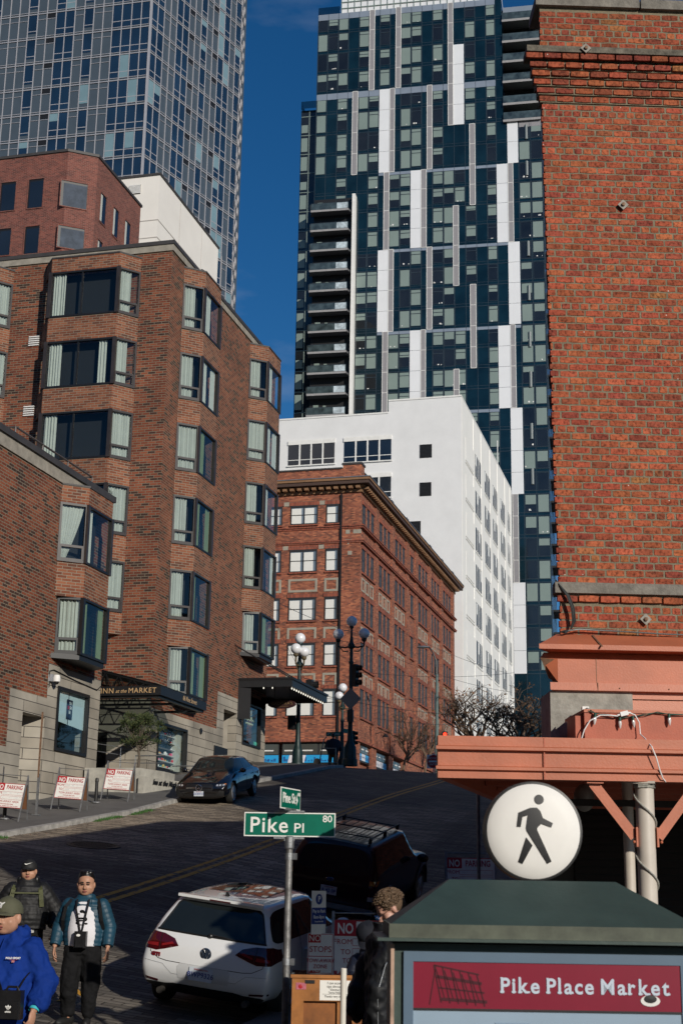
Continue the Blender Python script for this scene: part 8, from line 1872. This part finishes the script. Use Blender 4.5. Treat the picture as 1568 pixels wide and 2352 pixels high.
# ---- man in the black puffer and black cap
p = pt(52, 2225, Y=17.6); p = Vector((p.x, 17.6, gz(p.x, 17.6)))
m1 = thing('person', 'man in black puffer jacket and black cap with a white tick logo, olive straps', 'person', p, R(203))
hz = pt(52, 2003, Y=17.6).z-p.z
K = hz/1.60; HM = Matrix.Translation((0, .03, hz+.01))@Matrix.Rotation(R(-4), 4, 'Z')@Matrix.Scale(1.08, 4)
b = MB(); head(b, HM, 1.10, 1.2); b.tube([(0, -.02, hz-.25), (0, 0, hz-.07)], [.075, .066], 14); torso(b, [(.84*K, 0, 0, .15, .11), (1.36*K, 0, 0, .17, .10), (1.42*K, 0, 0, .07, .06)])
AL = [(.22, 0, 1.34*K), (.36, -.03, 1.12*K), (.36, .06, .9*K)]; AR = [(-.22, 0, 1.34*K), (-.37, -.03, 1.12*K), (-.36, .06, .9*K)]
for a in (AL, AR): tb(b, [Vector(q) for q in a], [.05, .042, .03])
hips = (Vector((.1, 0, .88*K)), Vector((-.1, 0, .88*K))); kns = (Vector((.13, .04, .48*K)), Vector((-.13, .0, .48*K))); ans = (Vector((.14, 0, .1)), Vector((-.13, -.05, .1)))
legs(b, hips, kns, ans, (.085, .055, .045)); hand(b, (.36, .07, .885*K), (.0, .2, -1), (1, .2, 0), -1, .6); hand(b, (-.36, .07, .885*K), (0, .2, -1), (-1, .2, 0), 1, .6)
voxel(b, 'body', M_skin, m1, .0075, 3); face(m1, HM, 0, closed=.2)
cp = cap_(m1, HM, mat('black_cap_cloth', (.012, .012, .013), .7, var=.15), None, 1.08)
b = MB(); P_ = [(-.045, .004), (-.038, -.012), (-.020, -.014), (.050, .018), (-.018, -.002), (-.032, -.001)]; b.face([(-x, 0, z) for x, z in P_]); b.face([(-x, -.001, z) for x, z in P_][::-1]); b.xform(HM@Matrix.Translation((0, .1005, .088))@Matrix.Rotation(R(28), 4, 'X')); b.build('tick_logo', M_sw, cp)
b = MB(); torso(b, [(.86*K, 0, 0, .25, .2), (1.0*K, 0, 0, .275, .215), (1.22*K, 0, 0, .27, .19), (1.38*K, 0, 0, .235, .14), (1.45*K, 0, 0, .13, .11), (1.52*K, 0, -.01, .105, .10)], 1, .062, .009)
for a in (AL, AR): sleeve(b, [(a[0][0]*.85, 0, 1.36*K), a[1], a[2]], [.115, .10, .075], 1, .07, .008)
voxel(b, 'puffer_jacket', puffer_mat('black_puffer', (.009, .009, .010), .6), m1, .010, 1, fold=.02)
b = MB(); 
for k in range(15): a = math.pi*(k/14)*1.25-.4; b.ball((.115*math.cos(a), -.02-.085*math.sin(a), 1.50*K), (.035, .04, .055), 10, 8)
voxel(b, 'hood', M_black_nylon, m1, .01, 3)
b = MB(); b.ball((0, .085, 1.455*K), (.045, .03, .035), 12, 8); b.build('tee_neck', M_tee, m1, smooth=True)
b = MB(); legs(b, hips, kns, (ans[0]+Vector((0, 0, .05)), ans[1]+Vector((0, 0, .05))), (.13, .11, .08)); b.ball((0, 0, .88*K), (.2, .15, .13), 20, 12); voxel(b, 'trousers', M_blackcloth, m1, .013, 4)
for q, yw in ((ans[0], R(-10)), (ans[1], R(10))): b = MB(); shoe(b, (q.x, q.y+.02, 0), yw); voxel(b, 'shoe', _M['black_shoe'], m1, .011, 2)
b = MB(); torso(b, [(.82*K, .05, .02, .2, .17), (.9*K, .05, .02, .21, .18)]); b.build('tee_hem', mat('grey_tee', (.5, .5, .49), .8), m1, smooth=True)
for s in (-1, 1): strap(m1, [(s*.14, .02, 1.46*K), (s*.17, .15, 1.38*K), (s*.19, .20, 1.25*K), (s*.2, .19, 1.16*K)], .055, M_olive, 'backpack_strap')
strap(m1, [(-.17, .19, 1.33*K), (.17, .19, 1.33*K)], .02, M_olive, 'chest_strap')
# ---- man in the royal blue hoodie, cut by the frame
q = pt(25, 2108, Y=11.35); g_ = gz(q.x, 11.35)
m3 = thing('person', 'man in royal blue hoodie and olive cap walking left, cut by the photo edge', 'person', (q.x, 11.35, g_), R(176))
hz = q.z-g_; HM = Matrix.Translation((0, .05, hz))@Matrix.Rotation(R(2), 4, 'Z')@Matrix.Scale(1.22, 4)
b = MB(); head(b, HM, 1.12, 1.25); b.tube([(0, -.03, hz-.28), (0, .0, hz-.08)], [.085, .08], 14); torso(b, [(hz-.78, 0, 0, .17, .14), (hz-.24, 0, 0, .19, .12), (hz-.18, 0, 0, .08, .07)])
AL = [(.26, -.02, hz-.26), (.36, -.12, hz-.52), (.40, .02, hz-.76)]; AR = [(-.26, -.02, hz-.26), (-.36, -.02, hz-.52), (-.36, .14, hz-.70)]
for a in (AL, AR): tb(b, [Vector(v) for v in a], [.055, .045, .034])
hips = (Vector((.11, 0, hz-.75)), Vector((-.11, 0, hz-.75))); kns = (Vector((.12, .1, .48)), Vector((-.12, -.05, .48))); ans = (Vector((.13, .12, .1)), Vector((-.12, -.2, .12)))
legs(b, hips, kns, ans, (.09, .06, .05)); hand(b, (.402, .03, hz-.775), (-.1, .35, -1), (1, .1, -.1), -1, .95, 1.1); hand(b, (-.36, .15, hz-.71), (0, .3, -1), (-1, .2, 0), 1, .8, 1.05)
voxel(b, 'body', M_skin, m3, .0075, 3); face(m3, HM, .001, closed=.5)
cp = cap_(m3, HM, M_olcap, None, 1.10)
b = MB(); MN = HM@Matrix.Translation((0, .102, .082))@Matrix.Rotation(R(28), 4, 'X')
for s_, x, sz in (('N', .006, .05), ('Y', -.006, .062)): text(s_, sz, M_sw, cp, MN@Matrix.Translation((x, .0, 0))@frame((0, 0, 0), (-1, 0, 0), (0, 0, 1)), ext=.001, bold=.001)
for s in (-1,): b = MB(); b.box((-.003, -.008, -.010), (.0, .008, .010)); b.xform(HM@Matrix.Translation((.093, .02, .07))); b.build('side_flag', M_sw, cp)
b = MB(); b.ring([[(.0905*1.02*math.cos(t), -.012+.1*math.sin(t), z) for t in [2*math.pi*j/24 for j in range(24)]] for z in (.0, .045)], caps=False); b.v = [v for v in b.v]; b.xform(HM@Matrix.Translation((0, -.008, 0))@Matrix.Diagonal((.93, .9, 1, 1))); b.build('short_hair', M_hair, m3, smooth=True)
b = MB(); torso(b, [(hz-.86, 0, .0, .225, .19), (hz-.76, 0, .03, .265, .235), (hz-.55, 0, .03, .27, .235), (hz-.36, 0, .01, .275, .18), (hz-.27, 0, 0, .245, .15), (hz-.19, 0, -.01, .16, .13), (hz-.10, 0, -.03, .115, .11)])
for a in (AL, AR): sleeve(b, [(a[0][0]*.85, -.01, a[0][2]), a[1], Vector(a[1]).lerp(Vector(a[2]), .8), a[2]], [.105, .098, .090, .062])
for k in range(13): a = math.pi*(k/12)*1.3-.5; b.ball((.125*math.cos(a), -.03-.10*math.sin(a), hz-.13), (.045, .05, .075), 10, 8)
for k in range(9): a = k*.7; b.tube([(.2*math.cos(a*.3), -.1+.03*k, hz-.8+.03*math.sin(a)), (.26, .12, hz-.5+.05*math.sin(a))], .012, 6)
voxel(b, 'hoodie', M_royal, m3, .010, 4, fold=.06)
b = MB(); b.ring([[((.228)*math.cos(t), (.193)*math.sin(t), z) for t in [2*math.pi*j/24 for j in range(24)]] for z in (hz-.90, hz-.85)]); b.build('waistband', M_royal, m3, smooth=True)
for s in (-1, 1): b = MB(); b.tube([(s*.03, .115, hz-.16), (s*.035, .175, hz-.24), (s*.04, .20, hz-.36)], .006, 6); b.build('drawstring', M_royal, m3)
b = MB(); legs(b, hips, kns, (ans[0]+Vector((0, 0, .04)), ans[1]+Vector((0, 0, .04))), (.14, .12, .085)); b.ball((0, 0, hz-.78), (.215, .17, .14), 20, 12); voxel(b, 'trousers', M_blackcloth, m3, .014, 4)
for v, yw in ((ans[0], 0), (ans[1], 0)): b = MB(); shoe(b, (v.x, v.y+.02, 0), yw); voxel(b, 'shoe', _M['black_shoe'], m3, .011, 2)
LM = Matrix.Translation((-.165, .19, hz-.31))@Matrix.Rotation(R(28), 4, 'Z')@Matrix.Rotation(R(-14), 4, 'X')@frame((0, 0, 0), (-1, 0, 0), (0, 0, 1))
text('POLO SPORT', .020, M_sw, m3, LM, ext=.002, bold=.001); b = MB(); b.box((-.03, -.014, 0), (.03, -.012, .002)); b.xform(LM); b.build('chest_stripe', M_sr, m3); b = MB(); b.box((-.012, -.034, 0), (.012, -.018, .002)); b.xform(LM); b.build('chest_flag', mat('flag_red_white', (.5, .2, .2), .6, var=.5, scale=200), m3)
strap(m3, [(.10, .08, hz-.19), (.02, .22, hz-.30), (-.06, .275, hz-.42), (-.14, .30, hz-.56)], .035, M_black_nylon, 'bag_strap'); strap(m3, [(-.25, .26, hz-.58), (-.27, .16, hz-.46), (-.25, -.08, hz-.34)], .012, M_black_nylon, 'bag_strap')
wt = MB(); wt.ring([[(.042*math.cos(t), .042*math.sin(t), z) for t in [2*math.pi*j/16 for j in range(16)]] for z in (-.012, .012)], caps=False); wt.xform(Matrix.Translation(AR[2])@Vector((.0, .6, -.8)).to_track_quat('Z', 'Y').to_matrix().to_4x4()); wt.build('watch_strap', mat('turquoise_strap', (.05, .45, .50), .4, var=0), m3, smooth=True)
bg_ = thing('shoulder_bag', 'black shoulder bag with a white three leaf logo on the blue hoodie man', 'bag', m3.matrix_basis@Vector((-.245, .30, hz-.655)), R(188)); bg_.scale = (.88, .88, .88)
b = MB(); b.box((-.10, -.05, -.13), (.10, .05, .12)); b.build('bag_body', M_black_nylon, bg_, bevel=.035); b = MB(); b.box((-.085, .045, -.12), (.085, .085, .03)); fp = b.build('front_pocket', M_black_nylon, bg_, bevel=.02)
b = MB(); b.tube([(-.07, 0, .10), (-.04, 0, .15), (.04, 0, .15), (.07, 0, .10)], .012, 6); b.build('handle', M_black_nylon, bg_)
LM = Matrix.Translation((-.0, .0875, -.04))@frame((0, 0, 0), (-1, 0, 0), (0, 0, 1)); b = MB()
for a in (-38, 0, 38): l = MB(); l.ball((0, .021, 0), (.0085, .02, .001), 10, 8); b.add(l, Matrix.Rotation(R(a), 4, 'Z'))
b.xform(LM); b.build('leaf_logo', M_sw, fp); text('adidas', .022, M_sw, fp, LM@Matrix.Translation((0, -.018, 0)), ext=.0006, bold=.0008)
b = MB()
for z in (.006, .012, .018): b.box((-.02, z, .001), (.02, z+.0018, .002))
b.xform(LM); b.build('logo_gaps', M_black_nylon, fp)
# ---- two people at the piano, half behind the kiosk
YM = 13.95; q = pt(846, 2150, Y=YM); g_ = gz(q.x, YM)
a1 = thing('person', 'person in dark navy cap leaning over the far side of the piano, face hidden', 'person', (pt(858, 2300, Y=YM).x, YM, g_), R(172))
hc = a1.matrix_basis.inverted()@q; HM = Matrix.Translation(hc)@Matrix.Rotation(R(-52), 4, 'X')@Matrix.Scale(1.05, 4)
b = MB(); head(b, HM); tb(b, [Vector((0, -.05, hc.z-.24)), Vector((0, hc.y-.08, hc.z-.05))], [.06, .055]); torso(b, [(.8, 0, -.1, .16, .12), (1.1, 0, -.08, .17, .12), (hc.z-.25, 0, -.04, .15, .11)])
AL = [Vector((.2, -.05, hc.z-.26)), Vector((.27, .05, hc.z-.5)), Vector((.2, .24, hc.z-.5))]; AR = [Vector((-.2, -.05, hc.z-.26)), Vector((-.27, .05, hc.z-.5)), Vector((-.18, .24, hc.z-.5))]
for a in (AL, AR): tb(b, a, [.05, .042, .03])
hand(b, AL[2], (0, 1, -.3), (0, .3, 1), -1, .7); hand(b, AR[2], (0, 1, -.3), (0, .3, 1), 1, .7)
hips = (Vector((.1, -.1, .85)), Vector((-.1, -.1, .85))); kns = (Vector((.12, -.05, .46)), Vector((-.12, -.05, .46))); ans = (Vector((.12, -.1, .09)), Vector((-.12, -.1, .09))); legs(b, hips, kns, ans, (.09, .06, .05)); voxel(b, 'body', M_skin2, a1, .009, 3); face(a1, HM)
b = MB(); torso(b, [(.7, 0, -.1, .2, .16), (1.1, 0, -.08, .22, .17), (hc.z-.28, 0, -.05, .21, .14), (hc.z-.16, 0, .0, .13, .11), (hc.z-.08, 0, .02, .115, .10)])
for a in (AL, AR): sleeve(b, [(a[0].x*.85, a[0].y, a[0].z), a[1], a[2]], [.10, .09, .07])
voxel(b, 'coat', mat('navy_jacket', (.008, .012, .028), .6, var=.3, scale=5), a1, .012, 4, fold=.05)
b = MB(); legs(b, hips, kns, ans, (.12, .09, .075)); b.ball((0, -.1, .85), (.19, .15, .14), 18, 12); voxel(b, 'trousers', M_blackcloth, a1, .013, 4)
for v in ans: b = MB(); shoe(b, (v.x, v.y+.02, 0), 0); voxel(b, 'shoe', _M['black_shoe'], a1, .011, 2)
cap_(a1, HM, mat('navy_cap_cloth', (.006, .008, .016), .85, var=.2), None, 1.22)
YM = 10.85; q = pt(895, 2088, Y=YM); g_ = gz(q.x, YM)
a2_ = thing('person', 'curly haired person with glasses stooping in a black jacket, half hidden by the kiosk', 'person', (pt(903, 2300, Y=YM).x, YM, g_), R(118))
hc = a2_.matrix_basis.inverted()@q; HM = Matrix.Translation(hc)@Matrix.Rotation(R(-38), 4, 'X')@Matrix.Scale(1.08, 4); sh = hc.z-.26
b = MB(); head(b, HM); tb(b, [Vector((0, -.0, hc.z-.22)), Vector((0, hc.y-.03, hc.z-.05))], [.06, .052]); torso(b, [(.8, 0, 0, .16, .12), (1.1, 0, 0, .16, .12), (hc.z-.24, 0, 0, .15, .11)])
AL = [Vector((.2, .0, sh)), Vector((.26, .14, sh-.28)), Vector((.22, .28, sh-.52))]; AR = [Vector((-.2, .04, sh)), Vector((-.27, .17, sh-.28)), Vector((-.24, .19, sh-.60))]
for a in (AL, AR): tb(b, a, [.05, .042, .03])
hand(b, AL[2], (0, .5, -1), (1, .1, .1), -1, .7); hand(b, AR[2], (0, .1, -1), (-1, .2, 0), 1, .6)
hips = (Vector((.1, -.03, .85)), Vector((-.1, -.03, .85))); kns = (Vector((.12, .06, .46)), Vector((-.12, .06, .46))); ans = (Vector((.12, 0, .09)), Vector((-.12, 0, .09))); legs(b, hips, kns, ans, (.09, .06, .05)); voxel(b, 'body', M_skin2, a2_, .009, 3); face(a2_, HM, closed=.4)
b = MB(); torso(b, [(.72, 0, -.02, .24, .19), (1.0, 0, 0, .25, .19), (1.25, 0, .03, .25, .18), (sh+.02, 0, .05, .22, .15), (hc.z-.15, 0, .06, .115, .105), (hc.z-.09, 0, .06, .10, .10)])
for a in (AL, AR): sleeve(b, [(a[0].x*.85, a[0].y, a[0].z), a[1], a[2]], [.125, .115, .078])
voxel(b, 'jacket', mat('black_softshell', (.012, .013, .015), .6, var=.3, scale=5, bmp=.5, bscale=9, spec=.3), a2_, .012, 4, fold=.07)
b = MB(); b.tube([(-.27, .02, sh+.08), (-.36, .16, sh-.12), (-.375, .22, sh-.3), (-.32, .2, sh-.58)], .0045, 5); b.build('sleeve_piping', M_galv, a2_)
b = MB(); legs(b, hips, kns, ans, (.14, .11, .08)); b.ball((0, 0, .85), (.21, .17, .15), 18, 12); voxel(b, 'trousers', M_blackcloth, a2_, .014, 4)
for v in ans: b = MB(); shoe(b, (v.x, v.y+.02, 0), 0); voxel(b, 'shoe', _M['black_shoe'], a2_, .011, 2)
rn = random.Random(9); b = MB()
for i in range(420):
    u_, v_ = rn.uniform(0, 6.283), rn.uniform(-.15, 1); c_ = math.sqrt(max(0, 1-v_*v_)); d = Vector((c_*math.cos(u_), c_*math.sin(u_), v_))
    if d.y > .55 and d.z < .45: continue
    c0_ = Vector((d.x*.088, -.018+d.y*.104, .035+d.z*.10)); s_ = .013; a0_ = rn.uniform(0, 6)
    b.tube([c0_+Vector((s_*math.cos(a0_+k*1.3), s_*math.sin(a0_+k*1.3), s_*.5*math.sin(k*1.1+a0_))) for k in range(5)], .0048, 4)
b.ball((0, -.02, .04), (.084, .098, .094), 16, 12); b.xform(HM); b.build('curly_hair', mat('light_brown_hair', (.115, .07, .038), .7, var=.5, scale=80), a2_)
b = MB()
for s in (-1, 1): b.ring([[(s*.033+.022*math.cos(t), .105+d_, .006+.019*math.sin(t)) for t in [2*math.pi*j/16 for j in range(16)]] for d_ in (0, .004)], caps=False); b.tube([(s*.055, .105, .01), (s*.082, .0, .012)], .002, 5)
b.tube([(-.011, .107, .01), (.011, .107, .01)], .002, 5); b.xform(HM); b.build('glasses', M_chr, a2_)
# ---- far figure with a wheeled frame on the crest
q = pt(765, 1690, Y=66.5); g_ = gz(q.x, 66.5)+.05
pf = thing('person', 'dark figure seen from behind pushing a trolley at the top of the hill', 'person', (q.x, 66.5, g_), 0); hz = q.z-g_
b = MB(); b.ball((0, .02, hz), (.085, .10, .12), 14, 10); b.tube([(0, 0, hz-.25), (0, 0, hz-.08)], [.07, .06], 10); torso(b, [(hz-.85, 0, 0, .18, .14), (hz-.5, 0, 0, .24, .17), (hz-.3, 0, 0, .24, .15), (hz-.18, 0, 0, .09, .08)])
for s in (-1, 1): tb(b, [Vector((s*.22, 0, hz-.3)), Vector((s*.3, .05, hz-.55)), Vector((s*.27, .3, hz-.68))], [.075, .06, .045]); hand(b, (s*.27, .31, hz-.69), (0, 1, -.1), (0, 0, 1), -s, .7)
legs(b, (Vector((.1, 0, hz-.85)), Vector((-.1, 0, hz-.85))), (Vector((.1, .05, .45)), Vector((-.12, 0, .45))), (Vector((.1, .1, .08)), Vector((-.12, -.1, .08))), (.1, .07, .055)); bdy = voxel(b, 'body', M_skin, pf, .02, 2)
b = MB(); torso(b, [(hz-.9, 0, 0, .25, .2), (hz-.5, 0, 0, .33, .23), (hz-.3, 0, 0, .30, .19), (hz-.13, 0, -.02, .13, .11)])
for s in (-1, 1): sleeve(b, [(s*.22, 0, hz-.3), (s*.33, .05, hz-.55), (s*.28, .27, hz-.67)], [.13, .11, .08])
voxel(b, 'coat', mat('navy_coat', (.010, .014, .03), .7, var=.2), pf, .02, 3)
b = MB(); legs(b, (Vector((.1, 0, hz-.85)), Vector((-.1, 0, hz-.85))), (Vector((.1, .05, .45)), Vector((-.12, 0, .45))), (Vector((.1, .1, .1)), Vector((-.12, -.1, .1))), (.13, .10, .08)); voxel(b, 'trousers', mat('tan_trousers', (.14, .08, .035), .8), pf, .02, 2)
b = MB(); b.ball((0, .0, hz+.02), (.092, .1, .11), 12, 8); b.build('hair', M_hair, pf, smooth=True)
tr = thing('hand_trolley', 'thin framed hand trolley by the dark figure at the hill top', 'trolley', (q.x-.15, 65.9, gz(q.x, 65.9)+.05)); b = MB()
b.tube([(-.35, 0, .1), (-.15, 0, 1.2), (.0, 0, 1.35)], .03, 6); b.tube([(.45, 0, .1), (.45, 0, .8), (-.2, 0, .8)], .025, 6); b.tube([(-.35, 0, .12), (.9, 0, .12)], .03, 6); b.tube([(.9, 0, .12), (.75, 0, .3)], .02, 5); b.build('frame', M_galv, tr)
for x in (-.45, .75): b = MB(); b.lathe([(.02, -.04), (.17, -.04), (.17, .04), (.02, .04)], n=16); b.xform(Matrix.Translation((x, 0, .17))@Matrix.Rotation(R(90), 4, 'X')); b.build('wheel', M_tyre, tr)
